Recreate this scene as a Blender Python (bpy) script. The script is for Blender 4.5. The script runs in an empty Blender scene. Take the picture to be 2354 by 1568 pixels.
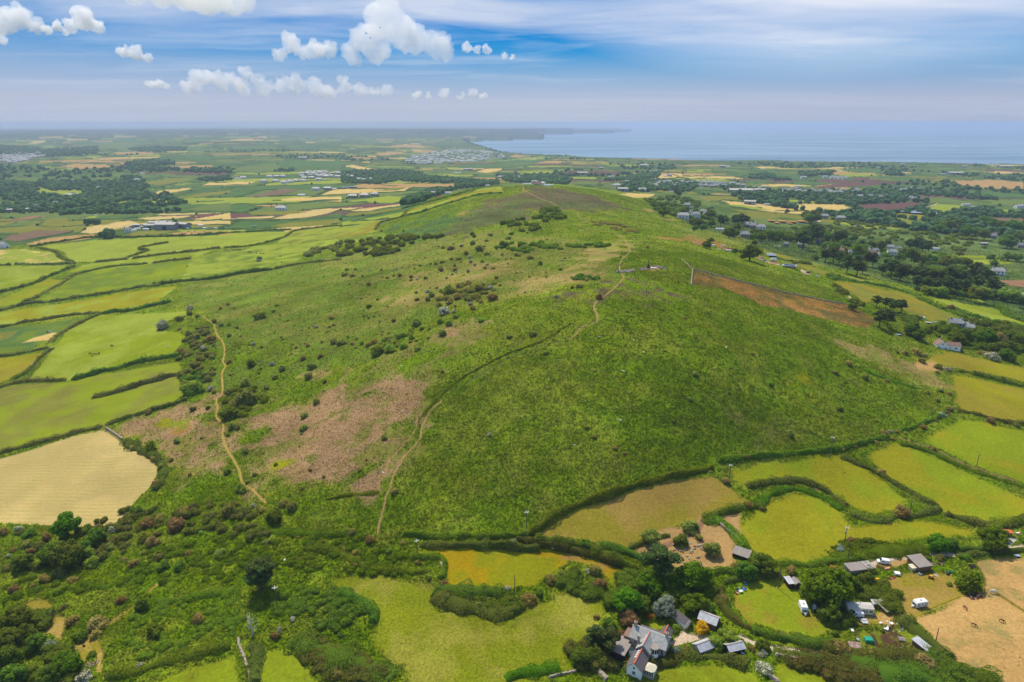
import bpy, math, random
import numpy as np
from mathutils import Vector, Matrix, Euler
random.seed(5)
RNG = np.random.default_rng(11)
SC = bpy.context.scene
COL = SC.collection
# ------------------------------------------------------------------ camera model
F, CX, CY = 1569.0, 1176.5, 784.0
TH = math.atan((784 - 281) / F)
H = 155.0
CT, ST = math.cos(TH), math.sin(TH)
REG = {'O': (0, 0, 1), 'A': (0, 235.3, 1/3), 'B': (784.7, 235.3, 1/3), 'C': (1568.3, 235.3, 1/3), 'D': (0, 692.4, 1/3), 'E': (784.7, 692.4, 1/3),
       'F': (1568.3, 692.4, 1/3), 'G': (0, 1155.9, .2626), 'H': (588.25, 1155.9, .2626), 'I': (1176.5, 1155.9, .2626), 'J': (1735.3, 1155.9, .2626),
       'K': (0, 282.4, .2251), 'L': (1823.6, 376.5, .2251), 'M': (1411.8, 376.5, .2251), 'N': (1941.2, 670.6, .17522)}

def pts(reg, s):
    a = np.array([[float(v) for v in p.split(',')] for p in s.split()])
    ox, oy, k = REG[reg]
    return a * k + np.array([ox, oy])

def azslope(p):
    dx = (p[:, 0] - CX) / F; dy = (CY - p[:, 1]) / F
    y = CT + dy * ST; z = -ST + dy * CT
    return np.arctan2(dx, y), z / np.hypot(dx, y)

def plane_hit(p, z):
    az, t = azslope(np.atleast_2d(np.asarray(p, float)))
    r = (z - H) / t
    return np.stack([np.sin(az) * r, np.cos(az) * r], 1)

# ------------------------------------------------------------------ noise
def _h(ix, iy, s):
    n = (ix.astype(np.int64) * 374761393 + iy.astype(np.int64) * 668265263 + s * 1442695041) & 0xffffffff
    n = ((n ^ (n >> 13)) * 1274126177) & 0xffffffff
    n = n ^ (n >> 16)
    return (n & 0xffff).astype(np.float32) / 65535.0

def vn(x, y, w, s=0):
    x = x / w + s * 17.31; y = y / w - s * 9.7
    xi = np.floor(x); yi = np.floor(y); fx = x - xi; fy = y - yi
    fx = fx * fx * (3 - 2 * fx); fy = fy * fy * (3 - 2 * fy)
    a = _h(xi, yi, s); b = _h(xi + 1, yi, s); c = _h(xi, yi + 1, s); d = _h(xi + 1, yi + 1, s)
    return (a * (1 - fx) + b * fx) * (1 - fy) + (c * (1 - fx) + d * fx) * fy

def fbm(x, y, w, s=0, o=3):
    t = 0; a = 1; n = 0
    for i in range(o):
        t = t + a * vn(x * (.8 if i % 2 else 1) + y * (.6 if i % 2 else 0), y * (.8 if i % 2 else 1) - x * (.6 if i % 2 else 0), w, s + i); n += a; a *= .5; w *= .5
    return t / n

def smooth(e0, e1, x):
    t = np.clip((x - e0) / (e1 - e0), 0, 1)
    return t * t * (3 - 2 * t)

# ------------------------------------------------------------------ terrain heights: control points
CTRL = [ # px, py, z   (seen points of the land, world height guessed)
 (-200,1568,-6),(0,1568,-5),(600,1568,0),(1176,1568,0),(1750,1568,0),(2353,1568,0),(2550,1568,0),(0,1700,-3),(1176,1750,-2),(2353,1700,-2),
 (-150,1230,-10),(0,1230,-8),(400,1200,-3),(900,1230,4),(1300,1250,4),(1700,1250,2),(2100,1250,0),(2353,1250,-2),(2600,1250,-4),
 (1176,1400,1),(600,1400,1),(1700,1400,1),(200,1400,-4),(2100,1400,0),
 (900,1100,13),(1300,1100,16),(1600,1060,14),(2000,1010,8),(2160,940,6),(2353,930,-1),(2353,1080,-3),(2600,950,-8),(1850,1130,4),
 (560,1100,4),(500,900,4),(250,1100,-6),(0,1000,-13),(420,900,0),(0,850,-17),(420,720,-3),(0,720,-19),(430,640,-6),(-200,900,-18),
 (1300,900,34),(1000,900,28),(700,900,13),(1600,900,34),(1900,900,20),(2100,830,9),(2250,850,1),(2353,790,-3),
 (1000,760,40),(700,760,18),(1300,760,48),(1600,760,47),(1900,760,28),(2050,740,15),(2200,760,3),(2353,700,-9),(2600,750,-14),
 (1420,680,57),(1490,612,60),(1590,625,55),(1250,640,52),(1000,660,38),(700,660,12),(1800,660,34),(1950,670,18),(2100,680,6),(2200,650,-4),
 (1430,560,52),(1300,560,48),(1100,570,40),(900,580,24),(700,600,4),(1650,570,38),(1750,600,26),(1900,600,4),(2000,590,-9),
 (1250,500,46),(1000,540,32),(1500,500,32),(1600,520,14),(1700,520,-2),
 (1200,427,54),(1270,430,54),(1100,443,50),(950,487,34),(870,528,16),(1350,440,46),(1450,455,30),(1540,480,10),(1600,470,-8),
 (600,560,-9),(300,600,-16),(0,600,-22),(380,520,-10),(800,500,-4),(0,500,-28),(700,450,-20),(300,450,-34),(0,430,-40),(900,440,-18),(-250,500,-30),
 (850,415,-30),(200,380,-36),(700,370,-38),(0,340,-34),(400,330,-28),(800,330,-30),(-250,400,-38),
 (1050,410,-32),(1000,385,-55),(1150,400,-45),(1150,370,-80),(1080,345,-82),(1000,345,-70),(900,355,-55),(1240,372,-48),(1290,364,-58),
 (2100,600,-18),(2353,600,-27),(1900,520,-27),(2353,500,-42),(1700,450,-32),(2000,440,-46),(2353,420,-57),(1500,415,-38),(1350,405,-44),
 (1400,378,-58),(1700,380,-60),(2000,384,-62),(2353,389,-64),(2600,392,-66),(2600,500,-45),(2600,620,-30),
 (0,303.5,-6),(300,301,0),(600,299,6),(900,298,10),(-250,303.5,-6),(0,298,-90),(400,296,-90),(800,294,-90),
 (100,320,-30),(500,315,-25),(850,312,-35),(1000,318,-60),(1040,328,-82)]
CTRLR = [ # px, range, z
 (1100,15500,6),(1200,16000,16),(1300,15800,14),(1400,15500,15),(1450,15200,-10),(1000,14500,5),(1000,30000,-90),(1300,22000,-110),(1600,20000,-120),
 (1240,8700,-52),(1180,8600,-48),(1120,8700,-45),(1060,8900,-48),(2000,9000,-120),(2400,9000,-120),(1600,9000,-120),(2400,30000,-130),(1170,10500,-88),(1080,11000,-60)]

_a, _t = azslope(np.array([(c[0], c[1]) for c in CTRL], float))
_z = np.array([c[2] for c in CTRL], float)
_r = (_z - H) / _t
_pa = [_a]; _pr = [_r]; _pz = [_z]
_x = np.array([c[0] for c in CTRLR], float)
_pa.append(np.arctan2((_x - CX) / F, CT + ST * ST / CT)); _pr.append(np.array([c[1] for c in CTRLR], float)); _pz.append(np.array([c[2] for c in CTRLR], float))
PA = np.concatenate(_pa) * 1.6; PL = np.log(np.concatenate(_pr)); PZ = np.concatenate(_pz)

def _k(d2):
    return np.where(d2 > 1e-12, .5 * d2 * np.log(np.maximum(d2, 1e-12)), 0)
_n = len(PZ)
_D = (PA[:, None] - PA[None]) ** 2 + (PL[:, None] - PL[None]) ** 2
_M = np.zeros((_n + 3, _n + 3)); _M[:_n, :_n] = _k(_D) + np.eye(_n) * .004
_Q = np.stack([np.ones(_n), PA, PL], 1); _M[:_n, _n:] = _Q; _M[_n:, :_n] = _Q.T
_W = np.linalg.solve(_M, np.concatenate([PZ, np.zeros(3)]))
GA = np.linspace(-1.1, 1.1, 221); GL = np.linspace(math.log(70), math.log(70000), 321)
_ga, _gl = np.meshgrid(GA * 1.6, GL)
_T = np.zeros(_ga.shape)
for i in range(_n):
    _T += _W[i] * _k((_ga - PA[i]) ** 2 + (_gl - PL[i]) ** 2)
_T += _W[_n] + _W[_n + 1] * _ga + _W[_n + 2] * _gl
TERR = np.clip(_T, -125, 64)

def terr_polar(az, r):
    u = np.clip((az + 1.1) / 2.2 * 220, 0, 219.999); v = np.clip((np.log(r) - GL[0]) / (GL[-1] - GL[0]) * 320, 0, 319.999)
    i = u.astype(int); j = v.astype(int); fu = u - i; fv = v - j
    z = (TERR[j, i] * (1 - fu) + TERR[j, i + 1] * fu) * (1 - fv) + (TERR[j + 1, i] * (1 - fu) + TERR[j + 1, i + 1] * fu) * fv
    x = np.sin(az) * r; y = np.cos(az) * r
    z = z + (fbm(x, y, 70, 3) - .5) * 3.0 * smooth(150, 400, r) + (vn(x, y, 22, 8) - .5) * .9
    z = z + (fbm(x, y, 900, 5) - .5) * 22 * smooth(1500, 5000, r)
    return z

def hz(x, y):
    x = np.asarray(x, float); y = np.asarray(y, float)
    return terr_polar(np.arctan2(x, y), np.maximum(np.hypot(x, y), 71))

_RS = np.exp(np.linspace(math.log(75), math.log(45000), 3600))
def hit(p):
    """picture points -> points on the land (n,3)"""
    p = np.atleast_2d(np.asarray(p, float))
    az, t = azslope(p)
    out = np.zeros((len(p), 3))
    for i in range(len(p)):
        d = H + t[i] * _RS - terr_polar(np.full(len(_RS), az[i]), _RS)
        k = np.argmax(d < 0)
        if d[k] >= 0: k = len(_RS) - 1
        r = _RS[k]
        if k > 0 and d[k] < 0:
            r = _RS[k - 1] + (_RS[k] - _RS[k - 1]) * d[k - 1] / (d[k - 1] - d[k])
        x = math.sin(az[i]) * r; y = math.cos(az[i]) * r
        out[i] = (x, y, hz(x, y))
    return out

def at(reg, x, y):
    return hit(pts(reg, '%f,%f' % (x, y)))[0]

def mpp(p):           # metres per picture unit at a world point
    v = Vector(p) - Vector((0, 0, H))
    return (v.y * CT - v.z * ST) / F

def inpoly(x, y, poly):
    r = np.zeros(x.shape, bool); n = len(poly); j = n - 1
    for i in range(n):
        xi, yi = poly[i]; xj, yj = poly[j]
        c = ((yi > y) != (yj > y)) & (x < (xj - xi) * (y - yi) / (yj - yi + 1e-12) + xi)
        r ^= c; j = i
    return r

def segdist(x, y, P, closed=False):
    d = np.full(x.shape, 1e9); n = len(P)
    for i in range(n if closed else n - 1):
        a = P[i]; b = P[(i + 1) % n]; e = b - a; L = e @ e + 1e-9
        t = np.clip(((x - a[0]) * e[0] + (y - a[1]) * e[1]) / L, 0, 1)
        d = np.minimum(d, np.hypot(x - a[0] - t * e[0], y - a[1] - t * e[1]))
    return d

def resample(P, step):
    P = np.asarray(P, float); d = np.r_[0, np.cumsum(np.hypot(*np.diff(P[:, :2], axis=0).T))]
    n = max(2, int(d[-1] / step) + 1); s = np.linspace(0, d[-1], n)
    return np.stack([np.interp(s, d, P[:, k]) for k in range(P.shape[1])], 1)

def spline(P, n=6):
    """Catmull-Rom through picture points"""
    P = np.asarray(P, float)
    if len(P) < 3: return P
    Q = np.vstack([2 * P[0] - P[1], P, 2 * P[-1] - P[-2]]); out = []
    for i in range(1, len(Q) - 2):
        for t in np.linspace(0, 1, n, endpoint=False):
            out.append(.5 * (2 * Q[i] + (Q[i + 1] - Q[i - 1]) * t + (2 * Q[i - 1] - 5 * Q[i] + 4 * Q[i + 1] - Q[i + 2]) * t * t + (3 * Q[i] - Q[i - 1] - 3 * Q[i + 1] + Q[i + 2]) * t ** 3))
    out.append(P[-1])
    return np.array(out)

def lin(c):
    c = np.asarray(c, float) / 255
    return np.where(c < .04045, c / 12.92, ((c + .055) / 1.055) ** 2.4)

# ------------------------------------------------------------------ objects, tags
CNT = {}
def tag(o, label=None, cat=None, group=None, kind=None):
    if label: o['label'] = label
    if cat: o['category'] = cat
    if group: o['group'] = group
    if kind: o['kind'] = kind
    return o

def link(o, parent=None):
    COL.objects.link(o)
    if parent: o.parent = parent
    return o

def mesh_np(name, verts, faces, mat=None, smooth_=False, attrs=None, parent=None, mats=None, midx=None):
    """faces: (n,4) or (n,3) int array, or list of tuples"""
    me = bpy.data.meshes.new(name)
    if isinstance(faces, np.ndarray):
        nf, k = faces.shape
        me.vertices.add(len(verts)); me.vertices.foreach_set('co', np.asarray(verts, np.float32).ravel())
        me.loops.add(nf * k); me.loops.foreach_set('vertex_index', faces.astype(np.int32).ravel())
        me.polygons.add(nf); me.polygons.foreach_set('loop_start', np.arange(0, nf * k, k, dtype=np.int32))
        me.update(calc_edges=True)
    else:
        me.from_pydata([tuple(map(float, v)) for v in verts], [], [tuple(int(i) for i in f) for f in faces]); me.update()
    if smooth_: me.polygons.foreach_set('use_smooth', np.ones(len(me.polygons), bool))
    for m in (mats or ([mat] if mat else [])): me.materials.append(m)
    if midx is not None: me.polygons.foreach_set('material_index', np.asarray(midx, np.int32))
    for an, (ty, dat) in (attrs or {}).items():
        a = me.attributes.new(an, ty, 'POINT')
        if ty == 'FLOAT_COLOR': a.data.foreach_set('color', np.asarray(dat, np.float32).ravel())
        else: a.data.foreach_set('value', np.asarray(dat, np.float32).ravel())
    o = bpy.data.objects.new(name, me)
    return link(o, parent)

def empty(name, loc, rz=0):
    o = bpy.data.objects.new(name, None); o.empty_display_size = .5
    o.location = loc; o.rotation_euler = (0, 0, rz)
    return link(o)

def copy_tree(o, parent=None):
    c = o.copy(); COL.objects.link(c)
    if parent: c.parent = parent
    for ch in list(o.children): copy_tree(ch, c)
    return c

# ------------------------------------------------------------------ materials
class NT:
    def __init__(s, name):
        s.m = bpy.data.materials.new(name); s.m.use_nodes = True; s.t = s.m.node_tree; s.t.nodes.clear()
        s.out = s.n('ShaderNodeOutputMaterial')
    def n(s, ty, **kw):
        x = s.t.nodes.new(ty)
        for k, v in kw.items():
            if k.startswith('i_'):
                key = k[2:]; key = int(key) if key.isdigit() else key.replace('_', ' ')
                if isinstance(v, bpy.types.NodeSocket): s.t.links.new(v, x.inputs[key])
                else: x.inputs[key].default_value = v
            else: setattr(x, k, v)
        return x
    def l(s, a, b): s.t.links.new(a, b)
    def mix(s, fac, a, b, ty='MIX'):
        x = s.t.nodes.new('ShaderNodeMix'); x.data_type = 'RGBA'; x.blend_type = ty
        for sock, v in ((x.inputs[0], fac), (x.inputs[6], a), (x.inputs[7], b)):
            if isinstance(v, bpy.types.NodeSocket): s.t.links.new(v, sock)
            else: sock.default_value = v
        return x.outputs[2]
    def noise(s, vec, scale, detail=3, rough=.6):
        return s.n('ShaderNodeTexNoise', i_Vector=vec, i_Scale=scale, i_Detail=detail, i_Roughness=rough).outputs[0]
    def ramp(s, fac, lo, hi, a=0, b=1):
        return s.n('ShaderNodeMapRange', i_0=fac, i_1=lo, i_2=hi, i_3=a, i_4=b).outputs[0]

def c4(c): return (float(c[0]), float(c[1]), float(c[2]), 1)
def rgb(r, g, b): return c4(lin((r, g, b)))

def ground_mat(name, fine=2.2, con=.45, bump=.5, stripes=None):
    t = NT(name); geo = t.n('ShaderNodeNewGeometry').outputs['Position']
    col = t.n('ShaderNodeAttribute', attribute_name='col').outputs['Color']
    n1 = t.noise(geo, .03, 4); n2 = t.noise(geo, fine, 3, .7)
    f = t.n('ShaderNodeMath', operation='MULTIPLY', i_0=t.ramp(n1, .3, .7, 1 - con * .5, 1 + con * .5), i_1=t.ramp(n2, .25, .75, 1 - con, 1 + con)).outputs[0]
    c = t.mix(1.0, col, f, 'MULTIPLY')
    if stripes:
        ang, w = stripes
        mp = t.n('ShaderNodeMapping', i_Vector=geo, i_Rotation=(0, 0, ang)).outputs[0]
        wv = t.n('ShaderNodeTexWave', i_Vector=mp, i_Scale=w, i_Distortion=2.5, i_Detail=3, i_Detail_Scale=.6).outputs['Fac']
        brk = t.noise(geo, .12, 4)
        g = t.n('ShaderNodeMath', operation='MULTIPLY', i_0=t.ramp(wv, .35, .75), i_1=t.ramp(brk, .38, .62)).outputs[0]
        c = t.mix(t.n('ShaderNodeMath', operation='MULTIPLY', i_0=g, i_1=.4).outputs[0], c, rgb(138, 140, 62))
    bp = t.n('ShaderNodeBump', i_Strength=bump, i_Distance=.25, i_Height=n2).outputs[0]
    d = t.n('ShaderNodeBsdfDiffuse', i_Color=c, i_Normal=bp).outputs[0]
    t.l(d, t.out.inputs[0])
    return t.m

def leaf_mat(name, a, b, c=None, trans=.45, rnd=.2, k=2.1):
    """a,b: leaf colours mixed by the 'tint' attribute; each object a little different"""
    t = NT(name)
    ti = t.n('ShaderNodeAttribute', attribute_name='tint').outputs['Fac']
    col = t.mix(ti, c4(np.minimum(lin(a) * k, .8)), c4(np.minimum(lin(b) * k, .8)))
    if c is not None:
        col = t.mix(t.ramp(ti, .86, .9), col, c4(lin(c)))
    oi = t.n('ShaderNodeObjectInfo').outputs['Random']
    hs = t.n('ShaderNodeHueSaturation', i_Color=col, i_Hue=t.ramp(oi, 0, 1, .5 - .03, .5 + .03), i_Value=t.ramp(oi, 0, 1, 1 - rnd, 1 + rnd), i_Saturation=1.0).outputs[0]
    d = t.n('ShaderNodeBsdfDiffuse', i_Color=hs).outputs[0]
    tr = t.n('ShaderNodeBsdfTranslucent', i_Color=hs).outputs[0]
    mx = t.n('ShaderNodeMixShader', i_0=trans, i_1=d, i_2=tr).outputs[0]
    t.l(mx, t.out.inputs[0])
    return t.m

def plain(name, a, rough=.7, var=.12, scale=1.5, metal=0, b=None, spec=.3, wave=None):
    t = NT(name); oc = t.n('ShaderNodeTexCoord').outputs['Object']
    n = t.noise(oc, scale, 4, .65)
    ca = lin(a); col = t.mix(t.ramp(n, .3, .7), c4(ca * (1 - var)), c4(lin(b) if b is not None else np.minimum(ca * (1 + var), 1)))
    p = t.n('ShaderNodeBsdfPrincipled', i_Base_Color=col, i_Roughness=rough, i_Metallic=metal)
    p.inputs['Specular IOR Level'].default_value = spec
    if wave:
        w = t.n('ShaderNodeTexWave', i_Vector=oc, i_Scale=wave[0], i_Distortion=.2, bands_direction=wave[1]).outputs['Fac']
        t.l(t.n('ShaderNodeBump', i_Strength=.6, i_Distance=.05, i_Height=w).outputs[0], p.inputs['Normal'])
        t.l(t.mix(.25, col, t.mix(1.0, col, w, 'MULTIPLY')), p.inputs['Base Color'])
    t.l(p.outputs[0], t.out.inputs[0])
    return t.m
# ------------------------------------------------------------------ colours of the land (as the stuff itself is coloured)
PAL = {'lime': (138,152,28), 'limem': (152,164,56), 'limey': (152,148,30), 'gold': (150,138,44), 'straw': (216,186,110), 'tan': (186,150,94), 'green': (88,118,62),
       'greyg': (108,126,64), 'olive': (132,132,54), 'plough': (116,84,80), 'brownp': (130,106,84), 'dirt': (156,118,90), 'hay': (208,182,116), 'hay2': (194,172,108), 'bracken': (112,136,22),
       'brack2': (130,144,38), 'pink': (170,138,98), 'pink2': (134,130,62), 'heath': (110,100,70), 'heath2': (98,108,60), 'slope': (114,134,42), 'slope2': (134,138,58), 'tan3': (160,142,82), 'ochre': (164,122,62),
       'ochre2': (120,106,56), 'tanpad': (198,158,96), 'tanpad2': (164,138,66), 'scrub': (112,138,16), 'scrub2': (130,144,34), 'wood': (84,108,52), 'wood2': (112,130,66), 'yflow': (150,146,20),
       'gravel': (214,190,158), 'sand': (226,206,170), 'trail': (176,144,96), 'farwood': (28,46,40), 'gtrail': (180,152,80), 'road': (206,188,160), 'meadow': (128,136,26), 'meadow2': (146,144,52),
       'golden': (170,142,16), 'golden2': (142,142,22), 'soil': (96,72,52), 'concrete': (190,184,176)}
ALB = .80
PALL = {k: lin(v) * ALB for k, v in PAL.items()}
# colour a, colour b (mixed by patches), soft edge m, height of growth m, label or None, region, outline
PAINT = []
def paint(a, b, soft, amp, label, reg, s, w=14.0):
    PAINT.append((a, b, soft, amp, label, pts(reg, s), w))

paint('bracken','brack2',0,.55,None,'O','-500,1950 -500,585 420,545 560,540 870,520 900,505 950,478 1100,431 1270,419 1480,450 1560,505 1700,560 1850,600 2050,650 2353,740 2750,800 2750,1950',10)
paint('wood','wood2',0,.8,None,'O','1480,450 1560,436 1640,470 1700,486 1850,505 2000,520 2120,535 2353,545 2700,550 2750,800 2353,740 2050,650 1850,600 1700,560 1560,505',25)
paint('scrub','scrub2',6,.8,None,'O','-500,1950 -500,1200 380,1190 400,1100 560,1090 640,1160 880,1225 1215,1235 1480,1320 1640,1330 1800,1300 2353,1260 2750,1260 2750,1950',8)
# natural ground on the hill
paint('slope','slope2',16,.28,None,'O','425,650 600,620 800,580 1000,552 1130,530 1290,545 1390,565 1425,620 1400,685 1350,755 1150,815 1000,860 900,880 720,830 640,850 520,790 500,740 430,690',18)
paint('slope','bracken',14,.35,None,'O','505,780 640,800 780,810 900,860 800,880 640,860 560,930 505,900',14)
paint('slope2','tan3',24,.15,None,'O','1080,700 1180,650 1260,630 1330,600 1350,640 1290,680 1190,700 1120,720',18)
paint('slope2','tan3',24,.15,None,'O','930,640 1080,605 1180,600 1150,640 1000,690 900,720 860,700',18)
paint('bracken','brack2',14,.45,None,'O','960,745 1120,700 1330,655 1425,640 1450,700 1380,760 1240,795 1100,830 1000,820 890,800',12)
paint('pink2','bracken',22,.28,None,'O','770,870 860,830 960,800 1090,755 1110,790 1060,850 985,905 960,960 900,960 820,900',9)
paint('pink','pink2',18,.22,None,'O','520,985 560,950 650,915 700,885 745,855 800,860 850,890 905,880 985,890 990,930 950,985 930,1040 885,1085 865,1125 760,1148 690,1160 610,1140 565,1112 535,1050',7)
paint('pink','pink2',22,.2,None,'O','985,780 1080,752 1100,768 1030,800',7)
paint('pink','pink2',14,.22,None,'D','760,880 950,790 1250,712 1470,675 1500,800 1540,860 1530,980 1580,1080 1650,1225 1500,1215 1200,1180 1110,1050 1090,990 870,960',7)
paint('bracken','brack2',9,.45,None,'D','1680,800 1800,730 1920,680 2030,570 2240,530 2354,470 2354,560 2200,640 2000,720 1840,790 1720,800',8)
paint('bracken','brack2',6,.45,None,'D','1640,890 1750,880 1850,840 1920,860 1880,930 1760,1000 1680,980',8)
paint('bracken','brack2',9,.45,None,'D','2354,1180 2200,1290 2150,1370 2354,1400',8)
paint('yflow','slope',5,.1,None,'D','1040,870 1130,800 1230,820 1310,800 1290,850 1150,885',5)
paint('yflow','slope',5,.1,None,'D','910,925 990,920 980,945 920,950',5); paint('yflow','slope',5,.1,None,'D','1370,840 1460,815 1460,860 1390,870',5)
paint('yflow','slope2',7,.1,None,'D','1810,1110 2060,1090 2050,1120 1900,1180 1830,1230',5)
paint('yflow','slope2',7,.1,None,'D','1800,1320 1950,1290 1960,1320 1850,1350',5)
paint('ochre','slope',6,.1,None,'D','1220,900 1280,850 1300,870 1240,910',5)
paint('heath','heath2',26,.2,None,'O','1000,545 1050,500 1110,470 1180,445 1230,430 1320,440 1400,462 1440,480 1330,486 1240,488 1200,505 1100,520 1040,550',20)
paint('tan','slope',14,.15,None,'B','770,770 840,760 860,775 790,790',8); paint('tan','slope',14,.15,None,'B','600,820 680,800 700,830 630,840',8)
paint('green','bracken',20,.3,None,'O','880,530 960,485 1060,470 1010,540 950,560 890,560',12)
paint('heath','brack2',14,.25,None,'B','1420,1340 1500,1310 1650,1300 1760,1255 1880,1225 1870,1300 1800,1360 1650,1370 1500,1390',7)
paint('heath','bracken',16,.25,None,'B','1920,1270 2060,1255 2250,1275 2310,1330 2120,1370 1960,1340',7)
paint('slope2','tan3',18,.1,None,'B','1700,1010 1950,930 2000,1000 1900,1090 1700,1130 1600,1080',12)
paint('slope2','ochre',12,.15,None,'C','0,870 130,900 330,1000 420,1040 300,1010 100,980 0,950',10)
paint('slope2','ochre',10,.15,None,'M','350,740 600,760 720,800 640,800 450,770',10)
paint('slope2','slope',14,.2,None,'M','560,600 760,640 1100,720 1400,780 1300,850 900,760 650,680',14)
paint('ochre','ochre2',3,.2,'ochre heather enclosure behind a low stone wall on the right flank of the hill','C','70,1155 300,1210 500,1262 700,1312 1000,1372 1150,1398 1250,1450 1330,1510 1270,1560 1000,1500 700,1420 550,1402 300,1290 60,1262',7)
paint('yflow','ochre',7,.1,None,'C','700,1380 790,1350 840,1370 760,1400',6)
paint('slope2','tan3',22,.2,None,'N','180,770 400,740 560,860 800,930 1000,1000 1150,1080 1100,1180 900,1150 600,1010 420,900 240,860',9)
paint('yflow','bracken',12,.35,None,'F','750,540 850,530 860,590 780,580',6); paint('yflow','bracken',10,.35,None,'F','500,780 590,760 600,810 700,850 660,880 540,830',6)
paint('slope2','bracken',16,.35,None,'F','360,780 520,760 700,860 640,920 500,900',7)
paint('tan','gold',6,.08,None,'N','890,905 960,900 1050,940 1130,880 1150,950 1270,990 1160,1050 1000,1020')
# fields, far left
for k in ('tan|610,450 750,418 1000,425 1260,435 1100,460 800,472', 'green|0,535 180,515 560,512 680,520 300,545', 'greyg|0,580 120,560 500,550 580,556 400,600 250,625 100,605',
          'green|660,555 980,515 1060,530 1090,545 880,560 760,562', 'greyg|480,585 640,560 850,575 860,600 700,605 540,610', 'greyg|860,570 1100,550 1200,580 1180,595 980,605',
          'greyg|1060,520 1330,515 1460,525 1620,545 1500,565 1250,575 1130,545', 'greyg|1540,515 1700,515 1890,555 1760,565 1650,540', 'olive|1440,615 1700,570 1990,575 1870,600 1620,645',
          'limem|1440,700 1800,630 2100,605 2060,615 1700,650 1450,705', 'green|1450,715 1750,650 2060,620 2050,645 1700,670 1480,725', 'straw|1430,740 1650,690 1960,662 1940,675 1700,730 1560,750',
          'straw|2060,640 2120,615 2352,610 2352,635', 'green|1900,690 2050,658 2352,642 2352,657 1930,700', 'olive|1780,765 2000,730 2352,685 2352,720 2050,765',
          'limem|1000,862 1260,800 1600,800 2330,790 2352,795 1900,815 1500,835 1240,850 1060,868', 'green|1500,870 1900,840 2100,825 2080,850 1900,875 1640,905 1620,890',
          'greyg|1900,890 2150,830 2352,815 2352,905 1950,905', 'hay|1570,950 1640,930 2280,915 2100,935 1700,950', 'hay|1390,985 1500,965 2020,953 1840,985 1600,990',
          'straw|1930,990 2352,915 2352,985 2200,992 2060,995', 'hay|1800,1030 2000,1002 2352,1000 2352,1040 2050,1048 1900,1045',
          'hay|800,1130 900,1065 1200,1010 1330,1000 1430,1030 1830,1000 1700,1040 1330,1060 1200,1080 1000,1120 920,1130', 'limem|800,990 920,955 1000,955 960,985', 'green|1000,985 1040,950 1500,940 1400,975 1100,990',
          'dirt|0,1015 300,955 470,950 400,975 160,1005', 'greyg|0,1070 200,1010 420,980 360,1020 300,1050', 'olive|390,1050 480,985 680,970 700,1005 1260,990 1100,1040 900,1050 700,1060 500,1070',
          'brownp|0,1200 100,1150 400,1095 760,1100 740,1120 500,1165 200,1220', 'tan|260,1240 500,1180 750,1150 980,1140 920,1185 600,1225 380,1250', 'tan|1650,1160 1850,1115 2000,1105 2352,1110 2352,1140 2000,1155',
          'olive|1250,1160 1380,1110 1500,1100 1880,1095 1700,1135 1560,1160', 'tan|1170,318 1250,302 1560,308 1570,322 1300,328', 'limem|640,362 900,345 1050,340 960,358 760,365', 'tan|650,395 700,388 1340,355 1330,372 900,395',
          'limem|1100,345 1600,325 1700,340 1300,348', 'tan|690,400 1000,395 1340,410 1200,412', 'tan|0,262 50,250 100,262 20,275', 'tan|1320,470 1800,440 2170,435 2150,460 1800,465',
          'tan|270,212 430,210 400,217', 'tan|590,205 720,205 700,212', 'limem|320,505 420,500 560,508', 'tan|800,494 960,488 1020,496', 'gravel|1110,205 1160,205 1430,246 1370,248', 'greyg|700,240 1100,205 1900,225 1960,240 1430,262 900,265', 'straw|1480,785 1700,778 1790,778 1700,790 1550,792'):
    c, s = k.split('|'); paint(c, c, 0, .05, None, 'K', s)
for k in ('brownp|1700,655 1940,595 2070,600 1940,640 1800,655', 'straw|1880,680 2000,660 2354,650 2354,672', 'straw|2160,690 2354,676 2354,692', 'tan|1720,715 2000,702 1860,725', 'olive|1710,760 1850,755 2100,745 2080,770 1740,785',
          'hay|1870,808 2000,770 2354,728 2354,745 2130,795 1960,810', 'hay|1540,808 1700,790 1930,785 1880,800', 'hay|2080,755 2180,738 2354,730 2354,742 2160,756', 'green|2130,800 2354,760 2354,790 2200,800',
          'olive|1840,860 2010,825 2354,805 2354,835 2000,860', 'hay|1720,885 1980,860 2260,845 2240,860 2000,890', 'greyg|1590,470 1700,440 1880,420 2000,460 1800,490', 'green|1880,415 2000,405 2354,400 2354,465 2010,460', 'straw|1390,575 1640,548 1760,548 1700,570'):
    c, s = k.split('|'); paint(c, c, 0, .05, None, 'A', s)
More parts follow.
